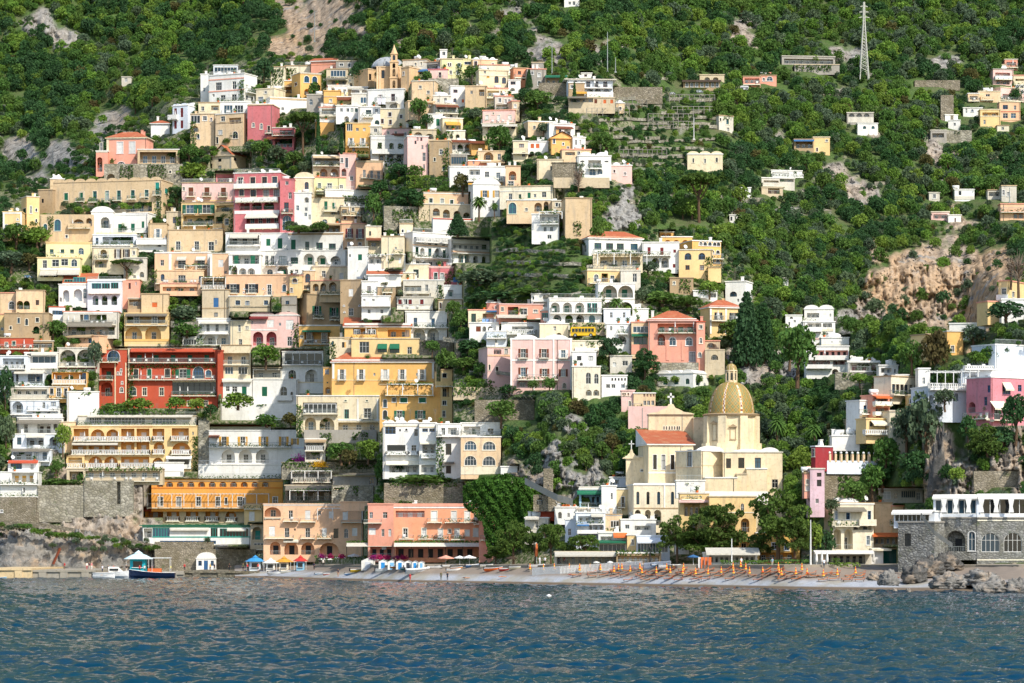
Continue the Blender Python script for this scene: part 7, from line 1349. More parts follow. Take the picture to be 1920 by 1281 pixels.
PMAT=para_mats();cl_=MB();cl_.lathe([(.02,2.55),(.1,2.35),(.2,1.6),(.36,.85),(.4,.7),(.1,.66)],10);pc=cl_.mesh('canopy',PMAT,True);q_=MB();q_.tube([(0,0,0),(0,0,2.6)],.035,6);pp=q_.mesh('pole',tm('w'));q_=MB();q_.box(-.22,.22,-.22,.22,0,.12);pbs=q_.mesh('base',tm('V'))
PAR=[(x/4+1080,(y+26)/4+840) for x,y in [(28,905),(107,905),(182,908),(285,920),(320,905),(344,902),(406,920),(479,900),(494,930),(602,930),(680,905),(706,930),(806,905),(800,935),(896,940),(990,940),(1089,930),(1178,900),(1181,935),(1235,885),(1273,905),(1301,935),(1400,935),(1518,900),(1522,935),(1540,945),(1648,940),(1694,908),(1733,945),(1855,955)]]+[(x/4+720,(y+28)/4+800) for x,y in [(1095,1060),(1196,1065),(1277,1060),(1390,1060),(1466,1070)]]+[(1570,1083),(1604,1080)]
for x,y in PAR:p,s=bpos(x,y);o=empty('closed_parasol',p,'closed orange and yellow striped parasol standing among the loungers','parasol','closed striped beach parasols',BR.random()*3,.68);ob('canopy',pc,o);ob('pole',pp,o);ob('base',pbs,o)
p,s=bpos(987+19,1060);o=empty('closed_parasol',p+Vector((0,0,.2)),'tall closed orange parasol left of the white fence','parasol',None,0,1.7);ob('canopy',cached('opc',lambda:(lambda m:(m.lathe([(.02,2.55),(.12,2.3),(.2,1.2),(.1,.9)],10),m.mesh('canopy',tm('o'),True))[1])(MB())),o);ob('pole',pp,o)
def parasol(px,py,w,h,col,lb,Y=None,gr=None):
    Y=Y or bY(px,py);s=FP/Y;o=empty('parasol',P3(px,py,Y),lb,'parasol',gr);r=w/2/s;H_=h/s
    m=MB();m.lathe([(.03,H_),(r*.5,H_-.3*r*.6),(r,H_-.55*r*.6),(r,H_-.55*r*.6-.18)],8);m.lathe([(.02,H_-.05),(r*.98,H_-.55*r*.6-.05)],8);ob('canopy',m.mesh('canopy',tm(col)),o);q=MB();q.tube([(0,0,0),(0,0,H_)],.04,6);ob('pole',q.mesh('pole',tm('w')),o)
for i,(x,y,w,h,c_) in enumerate([(611,1061,27,17,'w'),(641,1061,28,20,'w'),(664,1060,26,22,'w'),(700,1062,20,16,'w'),(836,1063,32,22,'S'),(862,1062,22,20,'w'),(880,1062,26,21,'w'),(958,1061,22,18,'n'),(1118,1061,13,9,'w'),(1144,1061,12,9,'w'),(1300,1062,22,22,'u'),(1665,1082,24,10,'o'),(1180,1060,14,9,'w')]):
    parasol(x,y,w,h,c_,['broad cream parasol furthest left before the restaurant','second cream parasol before the restaurant','tallest cream parasol beside the beach huts','small cream parasol behind the beach huts','salmon striped open parasol by the beached boats','narrow cream parasol by the beached boats','cream parasol right of the salmon one','dark brown parasol under the pines','tiny white parasol behind the fence','white parasol behind the middle of the fence','blue parasol beside the straw roof','open orange parasol on the rock at the beach end','small white parasol near the hedge roofed bar'][i])
for i,x in enumerate((1531,1541,1551,1638)):Y=YX(x,575);s=FP/Y;o=empty('closed_parasol',P3(x,1062-(i == 3)*1,Y),['closed white parasol next to the flagpole','middle closed white parasol by the beach bar','closed white parasol right of the group by the beach bar','closed white parasol beside the green shed'][i],'parasol',None,0,1.0);m=MB();m.lathe([(.02,2.9),(.12,2.6),(.25,1.3),(.22,.8),(.08,.7)],8);ob('canopy',m.mesh('canopy',tm('w'),True),o);ob('pole',pp,o)
# white picket fence
def fence(pts,lb,h=1.25,mt='w',n=None,cross=False):
    o=empty('picket_fence' if not cross else 'wooden_fence',pts[0],lb,'fence');A_=Vector(pts[0])
    r=MB();pk=MB()
    for a,c in zip(pts,pts[1:]):
        a=Vector(a)-A_;c=Vector(c)-A_;L_=(c-a).length;d=(c-a)/L_;M=Matrix.Translation(a) @ d.to_track_quat('X','Z').to_matrix().to_4x4()
        for z in ((.35,.95) if not cross else (h,)):r.box(0,L_,.03,.07,z-.04,z+.05,0,M)
        k=max(1,int(L_/(.3 if not cross else 2.0)))
        for i in range(k):
            x=L_*i/k;pk.box(x,x+(.17 if not cross else .09),-.02,.025,0,h,0,M)
            if cross:r.tube([M @ Vector((x,0,.1)),M @ Vector((x+L_/k,0,h))],.04,4);r.tube([M @ Vector((x,0,h)),M @ Vector((x+L_/k,0,.1))],.04,4)
    ob('rail',r.mesh('rail',tm(mt)),o);ob('pickets',pk.mesh('pickets',tm(mt)),o)
fence([bpos(x,y,-.05)[0] for x,y in ((998,1079.5),(1050,1076.5),(1100,1073.5),(1150,1070),(1205,1067))],'long white picket fence running across the beach',1.6)
fence([bpos(x,y,-.05)[0] for x,y in ((1207,1067),(1232,1064.5),(1258,1062.8))],'short bluish white picket fence in front of the orange boards',1.2,'U')
fence([P3(x,y,D(x,y)-1.5) for x,y in ((848,742),(900,746),(950,750),(1002,753))],'rustic wooden cross braced fence above the wooded gully',1.3,'V',cross=True)
for i,x in enumerate((1312,1317,1324,1331)):p,s=bpos(x,1066);m=MB();m.box(-.28,.28,0,.08,0,2.1);tag(ob('folded_lounger',m.mesh('folded_lounger',tm('w' if i == 0 else 'o')),None,p,0),['white board leaning beside the straw roof','first upright orange lounger leaning by the straw roof','middle upright orange lounger leaning by the straw roof','last upright orange lounger leaning by the straw roof'][i],'lounger')
# beach huts
for i in range(7):
    x=[690,718,735,750,765,778,790][i];w=[25,16,16,15,14,12,11][i];Y=bY(x,1066)-i*.2;s=FP/Y;W_=w/s;h0=[19,17,16,15,14,13,12][i]/s;o=empty('beach_hut',P3(x,1070-i*.6,Y),'white gabled beach hut with '+['open front, largest at the left of the row','bright blue door, second in the row','light blue door, middle left of the row','blue door, in the middle of the row','dark doorway, fifth in the row','double blue door, sixth in the row','blue door, smallest at the right end of the row'][i],'beach hut')
    m=MB();m.box(-W_/2,W_/2,0,2.4,0,h0);m.poly([(-W_/2,0,h0),(W_/2,0,h0),(0,0,h0+W_*.2)]);ob('wall',m.mesh('wall',wmat('W')),o)
    m=MB();m.poly([(-W_/2-.1,-.15,h0-.03),(0,-.15,h0+W_*.23),(0,2.5,h0+W_*.23),(-W_/2-.1,2.5,h0-.03)]);m.poly([(0,-.15,h0+W_*.23),(W_/2+.1,-.15,h0-.03),(W_/2+.1,2.5,h0-.03),(0,2.5,h0+W_*.23)]);ob('roof',m.mesh('roof',tm('w')),o)
    m=MB();m.box(-W_*.22,W_*.22,-.06,.02,.05,h0*.86);ob('door',m.mesh('door',plain(['hut_grey','hut_blue','hut_sky','hut_blue','hut_dark','hut_blue','hut_sky'][i],['c9ccd0','2f8fd0','7db8dd','2f8fd0','3a3f45','2f8fd0','7db8dd'][i])),o)
# kiosks
for x,yb,w,h,c1,c2,lb in ((258,1073,42,41,'2aa7b8','cfe6ea','turquoise kiosk with two tiered pale roof on the quay'),(478,1071,30,30,'dfe8ee','3d8fc6','white ticket kiosk with blue pagoda roof'),(507,1071,24,25,'e9e6df','f2efe8','white kiosk with white pagoda roof'),(532,1071,26,28,'e6d9c0','e0a23a','kiosk with mustard yellow pagoda roof'),(563,1070,22,29,'8fbfd8','c23a34','pale blue kiosk with red pagoda roof')):
    Y=bY(x,1070) if x > 400 else 756;s=FP/Y;W_=w/s/2;H_=h/s;o=empty('kiosk',P3(x,yb,Y),lb,'kiosk');m=MB();q=W_*.68;m.box(-q,q,0,q*2,0,H_*.62);ob('body',m.mesh('body',plaster(c1,.2)),o);m=MB();m.box(-q*.6,q*.6,-.04,.01,H_*.22,H_*.5);ob('hatch',m.mesh('hatch',glass(0)),o)
    m=MB();m.box(-q*.75,q*.75,-.35,0,H_*.2,H_*.225);ob('counter',m.mesh('counter',tm('w')),o)
    m=MB();c_=(0,q,0);m.lathe([(W_*1.35,H_*.6),(W_*.7,H_*.78),(W_*.35,H_*.84),(W_*.42,H_*.85),(.05,H_)],8,c_);m.lathe([(W_*1.35,H_*.6),(.1,H_*.6)],8,c_);ob('roof',m.mesh('roof',plain('kiosk_roof_'+c2,c2)),o)
    for sx in (-1,1):m=MB();m.tube([(sx*W_,-.3,0),(sx*W_,-.3,H_*.62)],.05,5);ob('post',m.mesh('post',tm('w')),o)
# boats
def boat(px,py,wpx,hull,deck,lb,kind='open',rz=0,Y=None,z=None,flip=1,extras=''):
    Y=Y or bY(px,py);s=FP/Y;L_=wpx/s;B_=L_*.3;hh=L_*.15;p=P3(px,py,Y);o=empty('boat' if kind != 'rib' else 'inflatable_dinghy',(p.x,p.y,p.z if z is None else z),lb,'boat',None,rz+(0 if flip > 0 else pi));st=[]
    for i in range(13):t=i/12;wdt=B_/2*(1-(max(0,t-.45)/.55)**2.2)*(1 if t > .02 else .92);st.append((L_*(t-.5)+L_*.03*(t > .9),wdt,hh*(.85+.5*t**2.5),-hh*.35*(1-t**4)))
    m=MB();n0=0
    for x,w,zt,zb in st:m.v += [(x,-w,zt),(x-.1*L_*.0,-w*.75,zt*.35),(x,0,zb),(x,w*.75,zt*.35),(x,w,zt)]
    for i in range(12):
        for j in range(4):a=i*5+j;m.f.append((a,a+5,a+6,a+1));m.m.append(0)
        a=i*5;m.f.append((a,a+4,a+9,a+5));m.m.append(1)
    m.f.append((0,1,2,3,4));m.m.append(0);ob('hull',m.mesh('hull',[plain('hull_'+hull,hull,.35,.05,.5),plain('deck_'+deck,deck,.6)]),o)
    g=MB();
    for sd in (-1,1):g.tube([(x,sd*w,zt+.02) for x,w,zt,zb in st],.05 if kind != 'rib' else B_*.14,6)
    ob('gunwale' if kind != 'rib' else 'tube',g.mesh('gunwale',plain('rubber_grey','d8d8d4',.5) if kind == 'rib' else plain('rail_white','efeeea',.5)),o)
    if kind == 'yacht':
        c=MB();c.poly([(-.1*L_,-B_*.32,hh),(.25*L_,-B_*.2,hh*1.1),(.12*L_,-B_*.2,hh*1.9),(-.12*L_,-B_*.3,hh*1.9)]);c.poly([(-.1*L_,B_*.32,hh),(.25*L_,B_*.2,hh*1.1),(.12*L_,B_*.2,hh*1.9),(-.12*L_,B_*.3,hh*1.9)][::-1]);c.poly([(.25*L_,-B_*.2,hh*1.1),(.25*L_,B_*.2,hh*1.1),(.12*L_,B_*.2,hh*1.9),(.12*L_,-B_*.2,hh*1.9)]);c.poly([(-.12*L_,-B_*.3,hh*1.9),(.12*L_,-B_*.2,hh*1.9),(.12*L_,B_*.2,hh*1.9),(-.12*L_,B_*.3,hh*1.9)]);ob('cabin',c.mesh('cabin',wmat('W')),o)
        c=MB();c.box(-.08*L_,.14*L_,-B_*.34,-B_*.3,hh*1.25,hh*1.6);c.box(-.08*L_,.14*L_,B_*.3,B_*.34,hh*1.25,hh*1.6);ob('windscreen',c.mesh('windscreen',glass(0)),o)
    if kind == 'launch':
        c=MB();c.box(-.42*L_,.02*L_,-B_*.4,B_*.4,hh*3.0,hh*3.12)
        for x in (-.4,0):
            for y in (-.36,.36):c.box(x*L_-.04,x*L_+.04,y*B_-.04,y*B_+.04,hh,hh*3)
        ob('canopy',c.mesh('canopy',tm('w')),o);c=MB();c.box(-.2*L_,.1*L_,-B_*.25,B_*.25,hh*.8,hh*1.5);ob('console',c.mesh('console',tm('o')),o)
        for k in range(3):c=MB();c.lathe([(.02,-.4),(.22,-.2),(.22,.2),(.02,.4)],8);ob('fender',c.mesh('fender',tm('w')),o,(L_*(-.25+.25*k),-B_*.52,hh*.5))
    if kind in ('open','rib'):
        c=MB();c.box(-.12*L_,-.04*L_,-B_*.42,B_*.42,hh*1.0,hh*1.1);c.box(.14*L_,.2*L_,-B_*.34,B_*.34,hh*1.05,hh*1.15);ob('bench',c.mesh('bench',tm('y' if kind == 'open' else 'G')),o);c=MB();c.box(-.56*L_,-.5*L_,-.15,.15,hh*.2,hh*1.5);ob('outboard_motor',c.mesh('outboard_motor',tm('k')),o)
    return o
boat(212,1083,75,'f1f0ec','d9d6cc','white motor yacht moored at the quay before the turquoise kiosk','yacht',.04,743,0)
boat(286,1084,84,'1f2c48','c98a4a','dark blue launch with white canopy and round fenders','launch',0,737,0,-1)
boat(194,1084,40,'eceae4','cfc9bb','low white skiff in front of the white motor yacht','open',0,739,0)
boat(4,1083,16,'7fb4c9','e9e6de','pale blue boat bow cut by the left edge','open',0,735,0)
boat(782,1074,46,'d9dadb','8f9294','grey inflatable dinghy drawn up on the shingle','rib',.35)
boat(722,1072,36,'efeeea','cfcabb','white covered boat before the beach huts','open',-.1)
for i,(x,y,w,h,d,k) in enumerate([(515,1077,26,'e8e6e0','5f8fb0','open'),(538,1074,24,'ddd6c2','b9a27a','open'),(597,1077,14,'7fa9d0','7fa9d0','open'),(612,1078,12,'c8402f','d9d0c0','open'),(671,1072,30,'e0b93a','e8cf6a','open'),(655,1078,18,'8fb3d6','9fc0dd','open'),(742,1065,20,'e07f35','e8964a','open'),(760,1068,18,'2f8f8a','4aa5a0','open'),(815,1066,28,'e9e7e2','c8c4b8','open'),(842,1064,26,'dfdcd4','a9b8c4','open'),(856,1067,22,'d9892f','c9762a','open'),(885,1063,26,'3a6fa5','c8402f','open'),(850,1071,26,'f0efeb','d0cdc4','open'),(912,1063,24,'efe9d8','b08c5a','open'),(925,1070,34,'e9702f','efeee8','open'),(948,1070,24,'b5322c','b5322c','open'),(968,1067,28,'d9d3b8','cfc9a8','open'),(1006,1064,30,'f3f2ee','e8e6e0','open'),(1232,1062,22,'8fb4d9','cfe0ee','open'),(1268,1062,16,'e3c23a','e9d05a','open'),(1248,1065,30,'eef0f2','6fa0cc','open')]):
    boat(x,y,w,h,d,['pale rowing boat left of the sloping shingle','cream rowing boat below the mustard kiosk','small blue kayak on the shingle','small red kayak on the shingle','long yellow canoe below the stone terrace wall','pale blue canoe near the water','orange canoe on the beach hut terrace','teal tarpaulin boat right of the huts','white boat under the salmon hotel','pale grey boat by the salmon parasol','orange hulled boat by the salmon parasol','blue and red boat beside the barrels','white pedal boat nearest the water','cream boat under the pines','orange bowed white boat in the beached cluster','red boat in the beached cluster','sail cloth covered boat in the cluster','white boat under the orange closed parasol','light blue boat behind the fence end','yellow canoe behind the fence end','white and blue boat behind the fence end'][i],k,BR.uniform(-.4,.4))
# ================================================================ people
def person_mesh(pose,top,legs,hair='4a3526',skin='c68f6a'):
    def mk():
        me=bpy.data.meshes.new('person');V=[];E=[];Rr=[]
        def v(p,r,pr=None):V.append(p);Rr.append(r);(E.append((pr,len(V)-1)) if pr is not None else None);return len(V)-1
        st=.16 if pose == 'walk' else .05;hip=v((0,0,.92),.145);ch=v((0,0,1.2),.15,hip);ch2=v((0,0,1.38),.16,ch);nk=v((0,0,1.5),.055,ch2);hd=v((0,-.02,1.6),.09,nk);v((0,-.02,1.7),.095,hd)
        for s in (-1,1):
            h=v((s*.09,0,.86),.1,hip);k=v((s*.1,-st*s*.6-.02,.48),.068,h);a=v((s*.1,-st*s*.4+(.1 if s*st > .1 else 0),.09),.045,k);v((s*.1,-st*s*.4-.14,.04),.035,a)
            sh=v((s*.18,0,1.4),.065,ch2);el=v((s*.25,.06*s*(pose == 'walk'),1.14),.045,sh);wr=v((s*.24,-.1-.05*s,.92),.033,el);v((s*.24,-.13-.05*s,.84),.035,wr)
        me.from_pydata(V,E,[]);o=bpy.data.objects.new('tmp',me);COL.objects.link(o);md=o.modifiers.new('s','SKIN');lay=me.skin_vertices[0].data if me.skin_vertices else None
        if lay is None:me.skin_vertices.new() if hasattr(me.skin_vertices,'new') else None
        return o,Rr
    return mk
def person_build():
    """body as one continuous skinned surface; four pose variants"""
    out={}
    for pose in ('stand','walk'):
        o,Rr=person_mesh(pose,'','')()
        me=o.data
        if not me.skin_vertices:
            import bmesh;bm=bmesh.new();bm.from_mesh(me);L_=bm.verts.layers.skin.verify();bm.verts.ensure_lookup_table()
            for i,vv in enumerate(bm.verts):vv[L_].radius=(Rr[i],Rr[i]*.85)
            bm.verts[0][L_].use_root=True;bm.to_mesh(me);bm.free()
        else:
            for i,d in enumerate(me.skin_vertices[0].data):d.radius=(Rr[i],Rr[i]*.85)
        sb=o.modifiers.new('b','SUBSURF');sb.levels=1;sb.render_levels=1;dg=bpy.context.evaluated_depsgraph_get();ev=o.evaluated_get(dg);m2=bpy.data.meshes.new_from_object(ev);out[pose]=m2;bpy.data.objects.remove(o)
    return out
PB=person_build()
def person_colored(pose,top,legs,skirt=False):
    def mk():
        me=PB[pose].copy();me.name='person';me.materials.clear()
        for c in (('skin','c08a66'),('cloth_'+top,top),('cloth_'+legs,legs),('hair','3c2c20')):me.materials.append(plain(*c,.8))
        zs=[0.0]*len(me.vertices)*3;me.vertices.foreach_get('co',zs);
        for p in me.polygons:
            c=p.center;z=c.z;ax=abs(c.x)
            p.material_index=3 if z > 1.6 and c.y > -.04 or z > 1.74 else 0 if z > 1.46 else (0 if ax > .225 and z < 1.2 else 1) if z > .93 else (0 if ax > .19 and z > .78 else (2 if z > (.5 if skirt else .12) else 0));p.use_smooth=True
        return me
    return cached(('person',pose,top,legs,skirt),mk)
PPL=[(769,1091,'walk','c8323a','c8323a','woman in a red dress walking along the waterline'),(827,1088.5,'stand','5b5a3c','6a6a50','person in olive clothes facing the sea beside the dark figure'),(839,1089,'stand','1e2a3a','1e2a3a','person all in dark blue standing near the water'),(634,1082,'walk','3a3640','b98a6a','person in dark top walking up the shingle'),(320,1068,'stand','c9c23a','2a2a2a','person in yellow top by the cream boathouse'),(346,1069,'walk','c8323a','2c2c34','person in red top before the cream boathouse'),(394,1069,'walk','d9b24a','2a2a30','person in mustard top at the white boathouse'),(402,1070,'walk','2a2c33','2a2c33','person in black at the white boathouse'),(430,1069,'stand','23252b','23252b','person in black alone on the quay'),(456,1069,'stand','4a5a3c','2c2c34','person in green top left of the blue roofed kiosk'),(464,1069,'stand','c8323a','20242c','person in red top at the blue roofed kiosk'),(484,1071,'stand','d25a4a','384458','person in coral top at the kiosk hatch'),(495,1072,'walk','e9e4da','3a4a6a','person in white top between two kiosks'),(121,1066,'stand','c8323a','8a7a6a','person in red sitting area on the far left quay'),(163,1066,'stand','e9e4da','b8404a','person in white top in the quay group'),(168,1067,'walk','5a3a4a','d9c9b9','person in plum top in the quay group'),(172,1066,'stand','d98a8a','e9e4da','person in pink top in the quay group'),(192,1065,'stand','e9e9ee','33405a','person in white beside the yacht stern'),(203,1066,'walk','2c3444','8a8f99','person in navy on the quay behind the yacht'),(213,1070,'stand','b83a3a','9fa7b5','person in dark red by the yacht'),(237,1063,'stand','23252b','c9b9a9','person in black left of the turquoise kiosk'),(262,1066,'stand','c02f35','2a3344','person in red before the turquoise kiosk'),(271,1066,'stand','e9e4da','4a4a4a','person in white right of the turquoise kiosk'),(285,1067,'walk','8a3a35','33333a','person in brick red by the launch'),(589,1069,'stand','2c3350','2a2a33','person in navy by the stone terrace wall'),(600,1062,'walk','3a2c2c','c9b9a9','person in brown under the cream parasols'),(606,1063,'stand','e9e4da','3a3a3a','waiter in white under the cream parasols'),(742,1062,'stand','2a2a2a','2a2a2a','person in black on the hut terrace'),(1048,1061,'stand','3a4468','2a2a2a','person in blue before the beach bar'),(1058,1061,'walk','b23a3a','2a2a2a','person in red before the beach bar'),(1012,1060,'stand','e9e9ee','e9e9ee','person in white beside the orange parasol'),(1022,1060,'walk','f0f0f0','3a3a44','person in white shirt before the beach bar'),(1390,1063,'stand','d9d9d9','6a6a6a','person in grey before the tented restaurant'),(1448,1064,'stand','8fa3b5','c8bba8','person in pale blue by the long hedge'),(1545,1066,'stand','eef0f2','3a4a5a','person in white top beside the closed white parasols'),(1460,1090,'stand','3c3c44','c08a66','bather among the loungers near the water')]
for i,(x,y,ps,tp,lg,lb) in enumerate(PPL):
    Yp=bY(x,y) if x > 500 else 752;p=P3(x,y,Yp)
    if x < 345:p.z=CH+(YH-1074)*748/FP+.01 if x > 180 else CH+(YH-1069)*747/FP+.01;p.x=(x-960)*Yp/FP
    elif x < 500:Yp=753;p=Vector(((x-960)*Yp/FP,Yp,CH+(YH-1071)*750/FP+.02))
    o=ob('person',person_colored(ps,tp,lg,i in (0,11)),None,p,BR.uniform(-1,1)+(pi if i in (1,) else 0),1.03);tag(o,lb,'person')
# two people lying on the shingle
for i,(x,y,tp,lb) in enumerate([(881,1085,'2a2a2a','sunbather lying on the grey shingle right of the dark figure'),(950,1083,'d98a6a','sunbather on a pale towel near the middle of the beach'),(1080,1079,'b83a3a','sunbather sitting at the end of the white fence')]):
    p,s=bpos(x,y,.16);o=ob('person',person_colored('stand',tp,'c08a66'),None,p);o.rotation_euler=(RAD(-90),0,RAD(80));tag(o,lb,'person')
# ================================================================ bus, cars
def vehicle(px,py,w,h,col,lb,nm,cat,bus=False,rz=0):
    Y=D(px,py)-3;s=FP/Y;L_=w/s;H_=h/s;B_=2.3 if bus else 1.7;o=empty(nm,P3(px,py,Y),lb,cat,None,rz);m=MB()
    P_=[(-L_/2,.35),(L_/2,.35),(L_/2,H_*.92),(L_/2-.25,H_),(-L_/2+.2,H_),(-L_/2,H_*.92)] if bus else [(-L_/2,.3),(L_/2,.3),(L_/2,H_*.55),(L_*.32,H_*.6),(L_*.18,H_),(-L_*.38,H_),(-L_/2,H_*.6)]
    for y,k in ((0,1),(B_,-1)):m.poly([(x,y,z) for x,z in P_][::k])
    for i in range(len(P_)):a,c=P_[i],P_[(i+1) % len(P_)];m.poly([(a[0],0,a[1]),(a[0],B_,a[1]),(c[0],B_,c[1]),(c[0],0,c[1])])
    ob('body',m.mesh('body',plain('paint_'+col,col,.35,.03,.5)),o)
    n=7 if bus else 2;x0,x1=(-L_*.46,L_*.46) if bus else (-L_*.34,L_*.16)
    for i in range(n):m=MB();a=x0+(x1-x0)*i/n;m.box(a+.06,a+(x1-x0)/n-.06,-.03,.01,H_*(.5 if bus else .62),H_*(.84 if bus else .92));ob('window',m.mesh('window',glass(0)),o)
    for x in (-.32,.32):
        m=MB();m.tube([(x*L_,-.04,.4),(x*L_,.25,.4)],.42 if bus else .32,14);w_=ob('wheel',m.mesh('wheel',tm('k')),o);m=MB();m.tube([(x*L_,-.06,.4),(x*L_,-.03,.4)],.2,10);ob('rim',m.mesh('rim',tm('G')),w_)
    if bus:m=MB();m.box(-L_*.49,L_*.49,-.025,.01,H_*.40,H_*.43);ob('stripe',m.mesh('stripe',tm('k')),o)
vehicle(1093,632,46,19,'e3b514','yellow bus parked on the road between the white hotels','bus','bus',True,-.12)
vehicle(1396,170,15,9,'f0efec','white box van on the upper road beside the orange house','van','van',True)
vehicle(1346,176,15,6,'e8e8e6','white car on the upper road below the stone wall','car','car')
vehicle(1261,178,12,5,'e8e8e6','small white car furthest left on the upper road','car','car')
vehicle(1312,175,13,6,'c9d4d9','pale grey car beside the vines on the upper road','car','car')
vehicle(52,522,14,6,'5f87a8','blue car in the garden lane at the left edge','car','car')
# ================================================================ rocks and ruins
def rockmat(k=1):
    m,t,bb=newmat('limestone');n2=noise(t,.7,detail=9,rough=.75);c=mixc(t,ramp(t,n2,.3,.68),(.17*k,.16*k,.14*k),(.50*k,.47*k,.42*k));c=mixc(t,ramp(t,noise(t,.35,detail=3),.5,.7),c,(.42,.31,.21));crk=ramp(t,noise(t,.8,detail=9,rough=.8,dist=.8),.38,.47,(.22,.21,.2),(1,1,1));t.links.new(mixc(t,1,c,crk,'MULTIPLY'),bb.inputs['Base Color']);bb.inputs['Roughness'].default_value=.95;bump(t,bb,n2,1,.5);return m
RM=rockmat(.72);RM2=rockmat(.32)  # RM2: same limestone, darkened so its colour carries the shade on the crags
def boulder(px,py,wpx,hpx,lb,Y=None,seed=1,dy=1.0,nm='boulder',z=None):
    Y=YX(px,Y) or bY(px,py);s=FP/Y;rx,rz=wpx/2/s,hpx/s;n,k=40,26;th=np.linspace(0,2*pi,n+1)[None,:];ph=np.linspace(-.35,pi/2,k)[:,None]
    d=np.stack([np.cos(ph)*np.cos(th),np.cos(ph)*np.sin(th),np.sin(ph)+0*th],-1);q=1+.7*(fbm(d[...,0]*1.6+seed*9,d[...,1]*1.6,d[...,2]*1.6,seed,3)-.5)+.6*(np.abs(fbm(d[...,0]*4+seed,d[...,1]*4,d[...,2]*4,seed+5,4)-.5)*2-.3)
    q[:,-1]=q[:,0];p=P3(px,py,Y);o=ob(nm,grid_mesh(nm,d[...,0]*q*rx,d[...,1]*q*rx*dy,d[...,2]*q*rz,RM2 if seed in (8,9,10,13,14) else RM,False),None,(p.x,p.y,p.z if z is None else z));tag(o,lb,'rock');return o
for i,a in enumerate([(1665,1091,40,22,'pale round boulder at the end of the beach',487),(1780,1097,70,20,'long low pale rock before the restaurant steps',485),(1830,1092,90,22,'broad pale rock under the restaurant terrace',498),(1868,1107,80,22,'cracked white rock at the waterline on the right',476),(1912,1107,60,24,'tall cracked white rock at the right edge',474),(1835,1108,24,12,'small pale rock at the waterline left of the cracked rocks',474),(1742,1072,60,28,'dark overhanging crag holding up the restaurant stair',520),(1775,1060,60,24,'rough crag under the restaurant corner',524),(1716,1086,50,26,'shaded rock mass beside the dark cave',512),(1703,1108,10,5,'small black rock in the wash',474),(1678,1107,9,4,'driftwood log shaped rock in the wash',474),(1765,930,56,135,'tall pale rock pillar below the bastion',566),(1900,900,60,70,'brown rock slope above the stone block wall',556),(1640,1085,26,12,'low rock at the beach end wall',500)]):boulder(*a,seed=i+2)
for i,a in enumerate([(60,1060,150,60,'pale cliff foot boulder at the far left',801),(150,1062,90,62,'orange streaked cliff foot rock left of the quay crane',800),(215,1062,80,52,'fissured grey cliff foot rock behind the quay',800),(265,1058,70,50,'rounded grey cliff foot rock behind the turquoise kiosk',803)]):boulder(*a,seed=i+22,dy=.35)
mb=MB();Y=797;mb.tube([P3(100,1058,Y),P3(113,1028,Y)],.35,5);tag(ob('crane_arm',mb.mesh('crane_arm',plain('rust','7a3f2a',.9))),'rusty leaning crane arm against the quay cliff','crane')
wall_('ruined square stone tower in the wooded gully',1019,1037,881,936,'V',name='ruined_tower',dep=4,feats='w:909-912:1028:2:k')
def slant(lb,nm,cat,pts,wd,mat,thick=.8,arches=()):
    A_=Vector(pts[0]);mb=MB()
    for a,c in zip(pts,pts[1:]):a=Vector(a)-A_;c=Vector(c)-A_;q=[a,c,c+Vector((0,wd,0)),a+Vector((0,wd,0))];d=Vector((0,0,thick));mb.poly([p+d for p in q]);mb.poly([q[0],q[1],q[1]+d,q[0]+d]);mb.poly([q[1],q[2],q[2]+d,q[1]+d]);mb.poly([q[0],q[3],q[3]+d,q[0]+d][::-1])
    return tag(ob(nm,mb.mesh(nm,mat),None,A_),lb,cat)
slant('pale stone ramp descending over ruined arches to the red wall','stone_ramp','ramp',[P3(984,908,672),P3(1010,922,668),P3(1045,940,663),P3(1074,948,660)],2.5,plaster('a8a294',.8),1.4)
wall_('ruined stone arches below the pale ramp',1000,1062,930,950,'V',feats='A:934-946:1012:12:-',Y=668)
slant('rusty brown stair rail climbing the rocky gully','stair_track','stairs',[P3(1070,955,672),P3(1110,920,682),P3(1160,872,694)],1.0,plain('rust','7a3f2a',.9),.5)
slant('white boundary stair beside the restaurant rock','stone_stair','stairs',[P3(1728,972,570),P3(1752,1004,567),P3(1786,1028,564)],1.2,plaster('a8a294',.6),.9)
slant('stone parapet path above the sea cliff','parapet_path','path wall',[P3(0,982,803),P3(80,988,802),P3(200,1008,800),P3(290,1028,798)],2,stone(),.9)
# white float
m=MB();m.lathe([(.02,0),(.3,.05),(.3,.3),(.02,.42)],10);p=P3(1029,1120,FP*CH/(1120-YH));tag(ob('buoy',m.mesh('buoy',tm('w'),True),None,(p.x,p.y,-.08),0,1.3),'white buoy floating off the beach','buoy')
